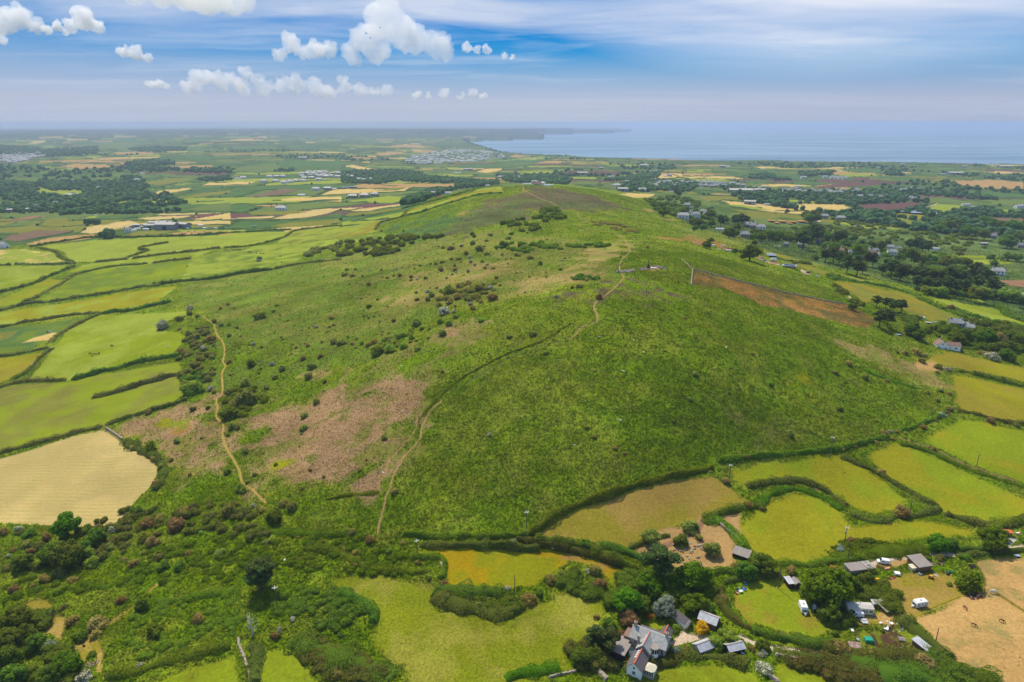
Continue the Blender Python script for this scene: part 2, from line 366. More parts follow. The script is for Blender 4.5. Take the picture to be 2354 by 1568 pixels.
for k in ('limem|0,690 330,645 420,650 150,690', 'limem|150,695 360,655 590,650 600,660 410,690 300,700', 'hay|30,755 130,735 400,702 410,710 210,750', 'hay|0,745 0,730 150,725 40,750', 'olive|0,790 60,762 400,725 410,740 100,790', 'limem|70,815 430,755 430,772 380,798 200,815',
          'limem|0,855 0,830 150,818 370,802 270,822', 'green|0,825 0,800 60,795 50,815', 'olive|250,608 360,590 450,590 380,607', 'olive|280,572 400,575 360,580', 'straw|20,440 80,430 240,462 250,475 150,470',
          'tan|300,308 400,296 500,296 650,310 520,316', 'tan|480,338 560,332 660,335 650,345 500,350', 'tan|150,372 300,345 450,340 420,356 300,368', 'tan|0,384 100,380 280,385 200,393', 'limem|640,502 760,495 850,510 700,520', 'straw|910,482 1020,458 1115,456 1090,475 1000,490',
          'limem|1170,503 1280,478 1420,470 1490,490 1330,502', 'tan|1150,380 1200,362 1330,370 1220,382', 'limem|1170,396 1260,382 1395,374 1350,392', 'tan|1340,425 1400,410 1555,410 1480,425', 'plough|1500,492 1560,475 1800,470 1950,488 1900,500 1600,500',
          'limem|1420,468 1610,460 1600,470 1450,475', 'straw|1890,632 1960,625 2160,633 2150,645 2000,655', 'green|700,445 900,425 1330,430 1200,450 900,455', 'green|1010,405 1200,398 1500,398 1340,415 1100,425', 'greyg|1500,445 1700,440 1860,450 1800,462', 'straw|1860,532 2000,530 2100,540 1900,545', 'greyg|1580,555 1640,540 1800,548 1760,570 1600,572',
          'gold|480,462 620,462 630,470 490,470', 'limem|1790,440 2000,430 2200,432 2000,448','straw|2050,520 2200,500 2354,490 2354,515 2150,530'):
    c, s = k.split('|'); paint(c, c, 0, .05, None, 'B', s)
for k in ('plough|140,175 380,155 680,190 640,202 300,190', 'plough|560,150 640,140 960,175 700,185', 'plough|190,240 500,197 900,182 1230,195 1000,210 560,235 280,248', 'green|0,180 110,178 410,205 200,222 0,215', 'straw|0,217 180,226 100,235 0,238',
          'green|720,140 900,130 1180,140 1440,185 1260,185', 'green|560,240 700,226 1200,215 1790,255 1600,262 900,248', 'tan|1550,180 2050,165 2352,190 2352,265 1980,260 1600,200', 'green|1620,275 1900,275 2352,310 2352,348 2100,350 1800,310',
          'greyg|1270,350 1500,340 1900,400 2352,425 2352,440 1700,420 1400,395', 'plough|580,440 700,415 1100,395 1420,405 1250,460 1120,480 800,500 700,490', 'straw|0,415 300,412 480,420 600,455 680,500 500,505 200,490 0,460',
          'limem|1280,480 1480,415 1780,430 1680,470 1500,510 1340,490', 'gold|960,520 1080,505 1300,520 1460,560 1440,588 1200,565 1000,535', 'slope2|850,545 1000,540 1430,610 1400,640 1200,645 960,570', 'limem|380,590 620,600 870,640 860,660 600,640 430,605',
          'limem|910,645 1100,655 1000,672', 'brownp|1680,552 2000,545 2352,560 2352,640 2150,610 1900,600', 'limem|2050,460 2352,480 2352,515 2150,510', 'green|420,65 700,50 900,55 920,95 600,85', 'limem|440,120 600,100 900,105 900,120 600,135', 'green|1250,60 1600,60 2000,90 1850,100 1400,85', 'straw|200,50 400,35 560,40 700,42 400,55','plough|1700,62 2000,60 2352,70 2352,92 2050,80','gold|540,255 700,250 1000,258 900,275 600,272'):
    c, s = k.split('|'); paint(c, c, 0, .05, None, 'L', s)
for k in ('olive|840,340 1000,330 1400,345 1560,365 1200,370 960,385', 'straw|1440,440 1620,435 1930,485 1650,485', 'straw|1760,412 2000,408 2352,425 2352,500 2100,490 1900,460', 'limem|1600,360 1800,370 2210,398 1800,402 1700,385', 'limem|970,405 1300,420 1600,475 1400,470 1100,420',
          'olive|1180,505 1500,500 1750,545 1450,560', 'tan|920,312 1050,303 1220,310 1200,322 980,322', 'straw|1480,220 1700,205 2000,225 1900,240 1550,235', 'green|1700,195 1900,175 2240,205 2020,222', 'green|1280,180 1500,165 1660,185 1400,205', 'gold|330,165 600,140 900,120 800,132 420,170',
          'limem|480,178 700,150 940,140 700,178', 'tan|430,535 560,560 640,578 560,580', 'tan|260,458 380,470 400,495 340,490', 'slope2|720,60 860,55 1020,58 1000,70 760,75', 'green|840,130 1000,115 1500,95 1650,110 1200,130', 'green|800,262 1000,250 1090,265 960,280', 'gold|520,75 650,65 740,80 600,90', 'limem|750,70 900,55 1010,65 900,78'):
    c, s = k.split('|'); paint(c, c, 0, .05, None, 'M', s)
# fields, nearer: each a piece of ground of its own
paint('limem','limem',0,.05,'bright lime green field with a hedge spur, below the grey barns','A','240,1000 640,950 1100,935 1300,930 1990,890 2000,900 1780,985 1540,1005 1000,1070 880,1080 640,1100 490,1100 440,1030 380,1015')
paint('limem','olive',0,.05,'pale lime field narrowing up the left foot of the far hump','A','1990,890 2150,870 2354,860 2620,818 2600,890 2354,935 1890,975 2010,900')
paint('slope','limem',3,.08,'rough green pasture with a hut and dark cattle','A','1310,1090 1540,1015 1890,978 2354,938 2560,905 2680,930 2354,985 2180,1010 2090,1070 1980,1150 1480,1220 1240,1230')
paint('limem','lime',0,.05,'narrow lime strip field between two hedges with a muddy corner','A','470,1170 580,1120 880,1085 1480,1020 1310,1085 1030,1115 560,1180')
paint('slope','lime',0,.05,'mid green field left of the rough cattle pasture','A','540,1195 700,1150 1040,1118 1310,1095 1240,1225 860,1280 560,1340 320,1390 250,1390')
paint('limem','straw',0,.05,'green field with a straw coloured far end, at the left edge','A','0,1020 150,1010 380,1040 460,1100 100,1118 0,1120 -200,1110 -200,1010')
paint('lime','limem',0,.05,'lime green field below a gated hedge at the left edge','A','-200,1140 0,1135 450,1130 480,1140 340,1200 140,1270 0,1300 -200,1300')
paint('limey','lime',0,.05,'yellow green wedge field between two dark hedges','A','-100,1400 0,1365 340,1215 460,1230 470,1240 270,1340 100,1400 0,1410')
paint('limey','limem',0,.05,'long golden green strip field running left from the hill foot','A','-200,1490 0,1450 380,1395 860,1312 1230,1268 1090,1370 900,1420 740,1450 660,1450 150,1530 0,1550 -200,1580')
paint('slope','green',0,.05,'green field with two straw patches at the left edge','D','-200,220 0,190 200,165 600,110 640,115 440,200 350,270 200,340 0,350 -200,360')
paint('straw','straw',3,.05,None,'D','160,285 240,250 380,215 370,240 340,270'); paint('straw','olive',3,.05,None,'D','0,215 130,205 70,250 0,275 -200,290 -200,240')
paint('lime','limem',2,.06,'big lime pasture with brown cows','D','690,100 900,90 1280,72 1300,95 1210,110 1075,190 1080,205 1250,215 1290,260 1210,340 1200,360 900,420 660,490 480,545 180,560 370,330 450,215 560,150')
paint('gold','limey',1,.05,'gold green field left of the stony hedge','D','-200,420 0,390 320,350 180,470 70,530 0,570 -200,600')
paint('lime','olive',2,.06,'broad lime field above the mown hay field, with a spur hedge','D','-200,650 0,610 100,580 470,560 680,505 1240,415 1250,500 1290,520 1265,640 1210,690 950,770 720,850 400,950 0,1045 -200,1080')
paint('hay','hay2',0,.05,'mown hay field striped with drying rows','D','-200,1150 0,1085 500,932 700,893 740,905 850,990 1000,1060 1085,1130 1080,1200 1030,1290 960,1350 900,1420 850,1500 830,1540 600,1560 0,1530 -200,1520')
paint('limem','gold',4,.05,'golden green band field over the far hump','B','430,772 480,742 700,682 900,622 1085,575 1112,625 1000,628 800,682 620,742 450,785')
paint('limem','gold',1,.05,'pale lime field below the far hump beside the scrub corner','B','-20,930 -20,868 130,832 280,825 220,900')
paint('limem','slope',1,.05,'plain green field under the pale lime one at the foot of the far hump','B','-20,985 -20,935 280,897 330,930 200,955')
paint('gold','olive',3,.06,'olive gold field sloping away behind the dark pines','L','390,1200 600,1220 1000,1300 1150,1330 1280,1400 1500,1490 1720,1600 1400,1600 1150,1510 1000,1430 820,1370 730,1430 600,1330')
paint('gold','slope2',3,.06,'long olive gold strip below the wooden chalet','L','-60,1000 20,1020 200,1060 400,1120 700,1180 940,1250 900,1258 600,1195 300,1135 100,1070')
paint('gold','slope2',4,.06,'olive gold strip behind the parked lorries','M','1480,880 1700,930 1900,980 2190,1050 2000,1045 1700,990 1560,930')
paint('lime','limem',1,.05,'bright lime field curving down to the right edge behind the white cottage','N','1150,90 1250,95 1500,150 1750,190 1950,215 2200,340 2350,410 2500,480 2500,520 2350,462 2150,430 1800,340 1450,200 1250,140')
paint('lime','limem',1,.05,'small lime field above the curving lime field','N','1290,60 1500,50 1700,80 1850,140 1750,152 1500,105')
paint('lime','limem',1,.05,'upper lime paddock among the right woods','L','1560,945 1780,935 2080,940 2060,965 1700,970'); paint('lime','limem',1,.05,'lower lime paddock among the right woods','L','1690,985 2100,975 2260,995 2200,1025 1900,1030 1750,1010')
paint('dirt','dirt',1,.05,'bare pinkish field at the right edge behind the white gabled barn','L','2040,1185 2352,1190 2500,1200 2500,1300 2352,1265 2150,1225')
paint('gold','limey',3,.06,'gold field below the white cottage','F','1720,372 1850,352 2050,395 2354,460 2500,490 2500,580 2354,552 2100,500 1900,462 1780,440 1720,405')
paint('gold','limey',4,.06,'gold green field beyond the bramble hedge at the right edge','F','1860,505 2000,530 2200,572 2354,612 2500,650 2500,880 2354,842 2100,792 1900,742 1870,600')
paint('lime','limey',4,.08,'lime field right of the sunken lane','F','1680,965 1740,900 1800,870 1960,812 2150,850 2354,892 2500,930 2500,1300 2354,1248 2000,1132 1800,1040')
paint('lime','limey',4,.08,'lime field left of the sunken lane','F','1300,1085 1330,1040 1400,1005 1480,985 1600,1010 1700,1062 1900,1160 2100,1252 2354,1372 2500,1440 2500,1540 2354,1482 2200,1500 2000,1540 1790,1450 1720,1390 1550,1290 1400,1200 1330,1135')
paint('lime','limey',4,.08,'lime field above the curved bank','F','330,1155 450,1140 600,1112 900,1082 1080,1062 1250,1150 1400,1260 1560,1370 1530,1420 1440,1445 1300,1450 1170,1422 1100,1340 1000,1300 900,1272 780,1240 700,1242 560,1262 440,1280 350,1235')
paint('lime','limey',4,.08,'lime meadow inside the curved bank','O','1690,1210 1740,1165 1770,1152 1830,1130 1880,1142 1930,1175 1960,1207 2100,1197 2260,1217 2240,1236 2100,1240 1945,1262 1880,1290 1770,1302 1720,1265')
paint('tanpad2','gold',1.5,.05,'smooth tan field with a curved hedge at the foot of the bracken','O','1222,1230 1270,1197 1330,1172 1400,1150 1540,1107 1640,1092 1712,1150 1700,1168 1640,1182 1560,1207 1500,1232 1440,1262 1330,1240')
paint('dirt','tan',3,.05,'trampled pinkish dirt paddock beside the open shelter','O','1448,1268 1520,1222 1600,1195 1650,1178 1705,1165 1700,1235 1688,1262 1692,1300 1632,1314 1550,1307 1500,1290')
paint('golden','golden2',2,.06,'golden field inside the dark double hedge','O','958,1270 1180,1258 1290,1270 1410,1300 1478,1330 1400,1337 1378,1300 1310,1290 1280,1312 1230,1347 1180,1354 1035,1352 1015,1290',7)
paint('dirt','golden',3,.05,None,'I','0,405 200,415 500,455 800,530 1130,640 1130,655 900,590 820,660 760,570 600,520 300,470 0,440')
paint('meadow','meadow2',4,.10,'large lime meadow in the foreground','O','760,1332 800,1325 870,1322 960,1340 1000,1347 1000,1370 1040,1402 1120,1418 1180,1417 1240,1382 1320,1360 1375,1370 1390,1400 1370,1440 1330,1500 1300,1540 1230,1572 1100,1650 950,1600 900,1540 850,1490 870,1430 862,1400 800,1370',8)
paint('lime','meadow',2,.1,'lime field at the bottom edge, left of the ruined wall','O','300,1590 430,1537 540,1508 548,1590 548,1650 300,1650',6)
paint('lime','meadow',2,.1,'lime field at the bottom edge, right of the ruined wall','O','572,1650 575,1550 592,1500 670,1485 735,1568 790,1650',6)
paint('meadow','lime',2,.1,'lime field at the bottom edge behind the farmhouse garden','O','1440,1600 1500,1545 1560,1532 1620,1527 1720,1532 1750,1568 1770,1650 1440,1650',6)
paint('meadow','lime',2,.1,'lime field at the bottom edge, right of the dry stone wall','O','1765,1600 1790,1527 1870,1537 1935,1570 1960,1650 1765,1650',6)
paint('lime','gold',3,.06,'lawn with garden chairs and a white caravan','O','1688,1385 1700,1352 1745,1340 1830,1343 1842,1378 1882,1402 1915,1442 1880,1462 1790,1456 1722,1426',6)
paint('tanpad2','gold',2,.06,'dry gold yard around the touring caravan','J','1100,690 1300,620 1550,600 1720,620 1780,700 1900,760 1840,830 1600,940 1380,1010 1290,960 1230,850',6)
paint('tanpad','tan3',2,.06,'parched tan horse paddock in the right corner','J','1370,1015 1600,930 1810,835 1990,775 1990,640 1940,520 2100,490 2354,470 2600,450 2600,1800 2354,1720 1990,1545 1770,1460 1700,1330 1560,1200',7)
paint('soil','scrub2',2,.1,None,'J','870,1120 1200,1095 1400,1120 1420,1290 1250,1330 900,1300',3)
paint('green','lime',2,.1,None,'J','900,1170 960,1130 1010,1180 1080,1290 920,1280',3); paint('soil','soil',.4,.05,None,'J','1000,1145 1040,1145 1110,1285 1075,1290')
paint('gold','tan',2,.05,None,'J','860,980 1100,960 1260,1010 1240,1090 1100,1080 880,1080',5)
paint('gravel','gravel',.6,.02,'pale gravel drive beside the farmhouse','I','1370,1235 1430,1190 1500,1115 1560,1150 1700,1165 1745,1170 1700,1195 1600,1215 1480,1245 1400,1260')
paint('golden','lime',1,.04,'small golden lawn behind the farmhouse','I','1130,1060 1200,1035 1330,1050 1350,1085 1300,1110 1200,1105')
paint('gravel','tan',1,.02,'pale gravel turning area with a white van','J','940,560 1030,510 1100,490 1300,470 1500,450 1480,480 1340,500 1330,530 1250,560 1180,560 1100,570 1000,585')
paint('concrete','concrete',.4,.02,'concrete yard at the right edge','J','2150,360 2230,290 2295,325 2210,390')
paint('gtrail','gold',2,.05,None,'G','170,900 300,850 420,850 440,920 360,960 400,1000 560,1000 575,1100 540,1230 440,1160 340,1100 230,1020',5)
paint('gtrail','gold',1.5,.05,None,'G','600,1250 700,1210 790,1140 780,1090 860,1100 960,1040 1060,970 1190,880 1180,920 1000,1050 880,1130 790,1180 870,1210 910,1290 900,1500 830,1500 845,1330 700,1420 690,1300',5)
paint('tan','tan',1,.05,None,'M','262,1078 330,1052 400,1046 440,1050 470,1088 400,1094 330,1090 280,1094'); paint('gravel','dirt',2,.03,None,'M','1440,960 1490,945 1560,1000 1680,1010 1700,1040 1580,1020')
paint('gravel','dirt',1.5,.03,None,'M','1895,1090 1920,1080 2010,1130 1980,1140 1910,1115'); paint('dirt','tan',2,.05,None,'M','780,795 900,805 900,830 820,820'); paint('dirt','soil',3,.05,None,'M','1060,850 1200,860 1290,890 1260,910 1120,880')

# ------------------------------------------------------------------ land grid round the viewpoint: fine near, coarse far
NA, NR = 1480, 940
AZ = np.linspace(-.87, .87, NA)
DEP = np.linspace(math.radians(56), math.radians(.27), NR)
RR = 185 / np.tan(DEP)
ga, gr = np.meshgrid(AZ, RR)
VX = (np.sin(ga) * gr).ravel(); VY = (np.cos(ga) * gr).ravel(); VR = gr.ravel()
VZ = terr_polar(ga.ravel(), VR)
ROWSP = np.gradient(RR)[:, None].repeat(NA, 1).ravel()

# sea and coast
SEA_Z = -100.0
_sp = pts('O', '2900,392 2600,390 2353,386.5 2200,384.5 2000,380.5 1850,378 1700,377 1500,376 1380,373 1330,366.5 1300,361 1240,357.5 1190,355 1160,352.5 1120,343.5 1085,335 1071,328.5 1078,326.5 1092,324.5 1120,323.5 1180,321.5 1247,319.5 1252,317 1235,314 1220,311.5 1260,308.8 1300,307.3 1330,306.8 1360,306 1410,304.8 1440,303.3 1454,301.5 1453,299.2 1440,297.6 1300,293.5 1150,289.5 1050,287.6 1050,286.6 2900,286.6')
SEA = plane_hit(_sp, SEA_Z)
SEA[-12:-5, :] = SEA[-12:-5, :]
_m = VR > 2500
insea = np.zeros(len(VX), bool); insea[_m] = inpoly(VX[_m], VY[_m], SEA)
sd = np.full(len(VX), 1e6); _m2 = _m & (VR < 20000)
sd[_m2] = segdist(VX[_m2], VY[_m2], SEA, True)
land = ~insea
VZ = np.where(land, np.maximum(VZ, -97 + np.minimum(sd, 300) * .02), VZ)
VZ = np.where(insea, np.maximum(-104, -98 - sd * .5), VZ)
# skyline woods give the far ridges a rough edge
VZ = np.where(land & (VR > 4000), VZ + vn(VX, VY, 260, 9) * 9 * smooth(4000, 9000, VR), VZ)

# base: patchwork of far fields
def warp(x, y):
    return x + (fbm(x, y, 700, 21, 2) - .5) * 260 + (vn(x, y, 210, 25) - .5) * 60, y + (fbm(x, y, 800, 31, 2) - .5) * 300 + (vn(x, y, 240, 27) - .5) * 70
SU, SV = 230.0, 165.0
def cells(x, y):
    u, v = warp(x, y); iv = np.floor(v / SV); off = _h(iv, iv * 0 + 3, 4)
    s = 1 + 1.3 * _h(iv, iv * 0 + 8, 6)
    return np.floor(u / (SU * s) + off), iv
ci, cj = cells(VX, VY)
hh = _h(ci, cj, 13)
keys = ['green', 'greyg', 'limem', 'olive', 'green', 'straw', 'greyg', 'tan', 'wood2', 'plough', 'limem', 'wood']
cum = np.cumsum([.17, .18, .1, .1, .1, .08, .08, .04, .07, .025, .035, .02]); cum /= cum[-1]
ki = np.searchsorted(cum, hh)
VC = np.array([PALL[k] for k in keys])[np.clip(ki, 0, len(keys) - 1)]
# field edges are dark with hedgerow growth
_e = 9 + VR * .004
edge = np.zeros(len(VX), bool)
for dx_, dy_ in ((1, 0), (0, 1)):
    a, b = cells(VX + _e * dx_, VY + _e * dy_); edge |= (a != ci) | (b != cj)
VC[edge] = PALL['wood'] * .8
_w = smooth(.60, .68, fbm(VX, VY, 620, 41, 4))[:, None] * (VR > 1000)[:, None]
VC = VC * (1 - _w) + PALL['wood'] * _w
AMP = np.full(len(VX), .05); AMP += _w[:, 0] * 2
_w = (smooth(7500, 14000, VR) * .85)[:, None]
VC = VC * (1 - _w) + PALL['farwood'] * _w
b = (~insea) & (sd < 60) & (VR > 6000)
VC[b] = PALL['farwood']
RID = np.zeros(len(VX), np.int32)
FIELDS = [(0, 'farmland')]
PATCH_FREE = []      # outlines in which no generated far hedgerow may stand
WORLD = []           # (label, outline on the ground)
nz1 = fbm(VX, VY, 9, 50, 3); nz2 = fbm(VX, VY, 26, 55, 3)
for (a, b2, soft, amp, label, P0, w) in PAINT:
    big = P0.shape[0] >= 13 and not label and soft == 0 and amp > .5
    Q = hit(P0)[:, :2] if not big else None
    if big:   # wide base layers: test by bearing and range of their outline, seen from above
        Q = hit(np.clip(P0, -900, 3200))[:, :2]
    WORLD.append((label, Q))
    if soft == 0: PATCH_FREE.append(Q)
    mrg = soft * 2.5
    lo = Q.min(0) - mrg; hi = Q.max(0) + mrg
    m = np.nonzero((VX > lo[0]) & (VX < hi[0]) & (VY > lo[1]) & (VY < hi[1]))[0]
    if not len(m): continue
    x = VX[m]; y = VY[m]; ins = inpoly(x, y, Q)
    if soft > 0:
        d = segdist(x, y, Q, True) * np.where(ins, 1, -1)
        wob = (nz1[m] - .5) * soft * (2.2 if soft > 4 else 1.2) + (nz2[m] - .5) * soft * (1.6 if soft > 4 else .3)
        k = smooth(-soft * .45, soft * .45, d + wob)
    else: k = ins.astype(float)
    if a == b2: c = np.broadcast_to(PALL[a], (len(m), 3))
    else:
        q = smooth(*((.43, .64) if a == 'pink' else (.40, .62)), fbm(x, y, w, 60 + len(a), 4) * .65 + fbm(x, y, w * 5, 63, 2) * .35)[:, None]
        c = PALL[a] * (1 - q) + PALL[b2] * q
    VC[m] = VC[m] * (1 - k[:, None]) + c * k[:, None]
    AMP[m] = AMP[m] * (1 - k) + amp * k
    if label:
        FIELDS.append((len(FIELDS), label)); RID[m[k > .5]] = len(FIELDS) - 1
# the cover of the hill is never one plant: paler, yellower and browner patches run through it
_g = (AMP > .13) & (VR < 1300)
_l = .86 + .32 * fbm(VX, VY, 46, 111, 4); _y = smooth(.57, .72, fbm(VX, VY, 17, 115, 4)) * .16; _b = smooth(.62, .74, fbm(VX, VY, 11, 119, 4)) * .2
VC[_g] *= _l[_g, None]; VC[_g] = VC[_g] * (1 - _y[_g, None]) + PALL['yflow'] * .8 * _y[_g, None]; VC[_g] = VC[_g] * (1 - _b[_g, None]) + PALL['pink2'] * _b[_g, None]
HILL = WORLD[0][1]
inhill = inpoly(VX, VY, HILL)
RID[(RID == 0) & inhill] = -1
# ------------------------------------------------------------------ paths and lanes (outlines in the picture -> ribbons on the ground)
PATHS = [ # name, label, colour, width m, region, points
 ('path','golden trodden track down the left foot of the hill','gtrail',1.25,'D','1390,100 1430,130 1475,160 1480,190 1500,240 1530,270 1545,320 1550,360 1535,420 1555,445 1530,500 1535,590 1530,640 1500,660 1490,700 1500,740 1490,780 1495,810 1540,850 1535,920 1555,1000 1600,1080 1650,1170 1665,1240 1690,1270 1740,1300 1790,1350 1840,1405'),
 ('path','pale upper trail over the far hump','trail',2.0,'B','1250,570 1260,610 1300,630 1380,670 1440,690 1500,722'),
 ('path','pale trail from the saddle to the rocks by the memorial','trail',1.0,'B','1620,760 1650,800 1712,805 1640,848 1690,872 1800,885 1900,910 1935,940 1955,955 1985,1030 1930,1090 1915,1150 1930,1180 1945,1215 1900,1260 1860,1300 1820,1330 1745,1390 1750,1440 1765,1480 1760,1515'),
 ('path','upper part of the dirt trail through the bracken','trail',.9,'E','1760,145 1700,170 1640,185 1620,230 1560,270'),
 ('path','overgrown thin middle part of the dirt trail through the bracken','heath2',.6,'E','1560,270 1400,300 1330,330 1180,385 1050,450 890,550 770,620 690,690'),
 ('path','narrow dirt trail down through the middle of the bracken','trail',.75,'E','690,690 620,750 570,830 550,880 545,945 500,1000 430,1070 390,1150 355,1200 340,1280 310,1310 300,1330 305,1370 285,1440 265,1520 248,1570 250,1600'),
 ('path','faint side trail along the edge of the pink bracken','trail',.35,'E','530,830 490,920 440,980 360,1060 320,1110 300,1170 270,1230 258,1310 310,1310'),
 ('path','short white track beside the upper pines','sand',2.6,'C','1145,1335 1165,1360 1190,1380 1240,1418'),
 ('lane','pale lane along the top of the yard to the right edge','road',3.4,'J','940,575 1100,510 1300,478 1500,458 1760,455 1880,445 2000,438 2100,420 2200,405 2354,385 2500,370'),
 ('lane','pale lane winding past the zinc roofed sheds','road',2.6,'I','2000,1180 2060,1205 2130,1240 2200,1262 2300,1275 2420,1290 2560,1305 2680,1320'),
 ('path','sunken earth lane between the right hand lime fields','dirt',1.4,'F','1490,945 1560,968 1640,995 1700,1005 1780,1045 1860,1085 1960,1130 2050,1160 2200,1210 2354,1255'),
 ('path','worn earth line along the bank of the left lime field','dirt',1.2,'F','1430,1230 1500,1275 1580,1330 1660,1370 1700,1390'),
 ('path','worn orange line curving with the bank','trail',1.3,'F','900,1290 980,1310 1040,1340 1080,1370 1120,1400'),
 ('path','dusty trodden strip across the dirt paddock','dirt',3.0,'I','2000,20 1860,70 1750,95 1700,130 1650,190 1600,260 1450,330 1350,370 1200,440'),
 ('path','mown strip curving across the lawn','gold',1.6,'I','1960,800 1975,860 2010,930 2050,1000 2100,1050'),
 ('path','white farm track to the far barn','sand',6,'L','1200,475 1300,455 1420,428 1470,408'),
 ('path','dirt slip road at the right edge beside the pines','sand',3,'L','2200,1285 2280,1305 2352,1330'),
 ('path','pale track by the orange roofed lodges','sand',5,'L','190,590 240,590 270,600 250,570'),
 ('path','worn fence line across the dry paddock','gold',1.2,'J','1390,1000 1500,945 1640,880 1760,830 1830,810'),
 ('path','second worn fence line across the dry paddock','gold',1.0,'J','2110,790 2200,850 2300,920 2354,950'),
 ('path','faint trail through the ferns of the lower left','gtrail',1.0,'G','1280,800 1330,750 1400,700 1420,670'),
]
PLINES = []
for nm, lb, c, w, reg, s in PATHS:
    w3 = hit(spline(pts(reg, s), 5)); PLINES.append((nm, lb, c, w, resample(w3, 1.5 if w < 4 else 4)))
for nm, lb, c, w, L in PLINES:       # growth is trodden down on the paths
    lo = L[:, :2].min(0) - 6; hi = L[:, :2].max(0) + 6
    m = np.nonzero((VX > lo[0]) & (VX < hi[0]) & (VY > lo[1]) & (VY < hi[1]))[0]
    if len(m):
        d = segdist(VX[m], VY[m], L[::3, :2]); k = 1 - smooth(w * .3, w * .3 + .5, d)
        AMP[m] *= 1 - k; VC[m] = VC[m] * (1 - k[:, None] * .8) + PALL[c] * k[:, None] * .8

# growth on the ground: bracken, heather and rough grass as real relief
def relief(x, y, amp, sp):
    g = np.zeros(len(x))
    for wl, a, s in ((6.5, .55, 70), (2.6, .8, 72), (1.25, .7, 74), (.62, .45, 76)):
        f = 1 - smooth(wl * .45, wl * 1.4, sp)
        if f.max() <= 0: continue
        n = vn(x, y, wl, s); g += f * a * (n - .3)
    far = smooth(.9, 2.5, sp)
    return amp * (g + far * 1.3 * (vn(x, y, 4.5, 79) - .4))
VZ0 = VZ.copy()
VZ = VZ + relief(VX, VY, AMP, ROWSP) * land

# ------------------------------------------------------------------ split the land into its pieces
M_hill = ground_mat('bracken_and_rough_grass', 1.3, .5, .8)
M_field = ground_mat('field_grass', .9, .28, .35)
M_hay = ground_mat('mown_hay', 1.6, .22, .4, stripes=(math.radians(97), .11))
M_far = ground_mat('farmland_patchwork', .09, .18, .1)
idx = np.arange(NA * NR).reshape(NR, NA)
QF = np.stack([idx[:-1, :-1], idx[:-1, 1:], idx[1:, 1:], idx[1:, :-1]], -1).reshape(-1, 4)
fr = RID[QF[:, 0]]
fsea = insea[QF].all(1) & (sd[QF].min(1) > 500)
RGBA = np.concatenate([VC, np.ones((len(VC), 1))], 1)
VV = np.stack([VX, VY, VZ], 1)
def piece(name, sel, mat, label):
    f = QF[sel]; u, inv = np.unique(f, return_inverse=True)
    o = mesh_np(name, VV[u], inv.reshape(-1, 4).astype(np.int32), mat, True, {'col': ('FLOAT_COLOR', RGBA[u])})
    return tag(o, label, None, None, 'structure')
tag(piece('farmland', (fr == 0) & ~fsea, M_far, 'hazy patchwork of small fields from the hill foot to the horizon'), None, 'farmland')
tag(piece('hillside', fr == -1, M_hill, 'bracken covered hill and the scrubby ground at its foot'), None, 'hillside')
for i, lb in FIELDS[1:]:
    s = fr == i
    if s.sum() > 3: tag(piece('field', s, M_hay if 'hay field' in lb else (M_hill if 'heather' in lb or 'meadow in the' in lb else M_field), lb), None, 'field')
pm = {}
for nm, lb, c, w, L in PLINES:
    d = np.gradient(L[:, :2], axis=0); d /= np.hypot(*d.T)[:, None] + 1e-9; nrm = np.stack([-d[:, 1], d[:, 0]], 1)
    ww = w * .25 * (.35 + 1.3 * vn(L[:, 0], L[:, 1], 3.5, 81))[:, None]
    V = []
    for k in (-1, -.4, .4, 1):
        q = L[:, :2] + nrm * ww * k + nrm * ((vn(L[:, 0], L[:, 1], 7, 83) - .5) * w * .4)[:, None]
        V.append(np.c_[q, hz(q[:, 0], q[:, 1]) + (.10 if abs(k) < 1 else .02) + .0002 * np.hypot(q[:, 0], q[:, 1])])
    n = len(L); V = np.concatenate(V); i = np.arange(n - 1)
    fc = np.concatenate([np.stack([k * n + i, (k + 1) * n + i, (k + 1) * n + i + 1, k * n + i + 1], 1) for k in range(3)])
    if c not in pm: pm[c] = plain('trodden_' + c, np.array(PAL[c]) * .92, 1, .22, .8, spec=0)
    tag(mesh_np(nm, V, fc[:, ::-1].copy(), pm[c], True), lb, nm, None, 'structure')

# ------------------------------------------------------------------ sea
def sea():
    az = np.linspace(-.16, .95, 120); r = np.exp(np.linspace(math.log(2200), math.log(75000), 160))
    a, q = np.meshgrid(az, r); V = np.stack([(np.sin(a) * q).ravel(), (np.cos(a) * q).ravel(), np.full(a.size, SEA_Z)], 1)
    ix = np.arange(a.size).reshape(a.shape); f = np.stack([ix[:-1, :-1], ix[:-1, 1:], ix[1:, 1:], ix[1:, :-1]], -1).reshape(-1, 4)
    t = NT('sea_water'); g = t.n('ShaderNodeNewGeometry').outputs['Position']
    mp = t.n('ShaderNodeMapping', i_Vector=g, i_Scale=(.25, 1, 1), i_Rotation=(0, 0, .15)).outputs[0]
    n1 = t.noise(mp, .0022, 5, .6); n2 = t.noise(g, .05, 4)
    col = t.mix(t.ramp(n1, .4, .6), rgb(84, 118, 142), rgb(124, 154, 172))
    bp = t.n('ShaderNodeBump', i_Strength=.15, i_Distance=1.0, i_Height=n2).outputs[0]
    p = t.n('ShaderNodeBsdfPrincipled', i_Base_Color=col, i_Roughness=t.ramp(n1, .35, .65, .42, .28), i_Normal=bp); p.inputs['IOR'].default_value = 1.33
    t.l(p.outputs[0], t.out.inputs[0])
    o = mesh_np('sea', V, f.astype(np.int32), t.m); tag(o, 'calm hazy blue sea beyond the coast', 'sea', None, 'structure')
sea()

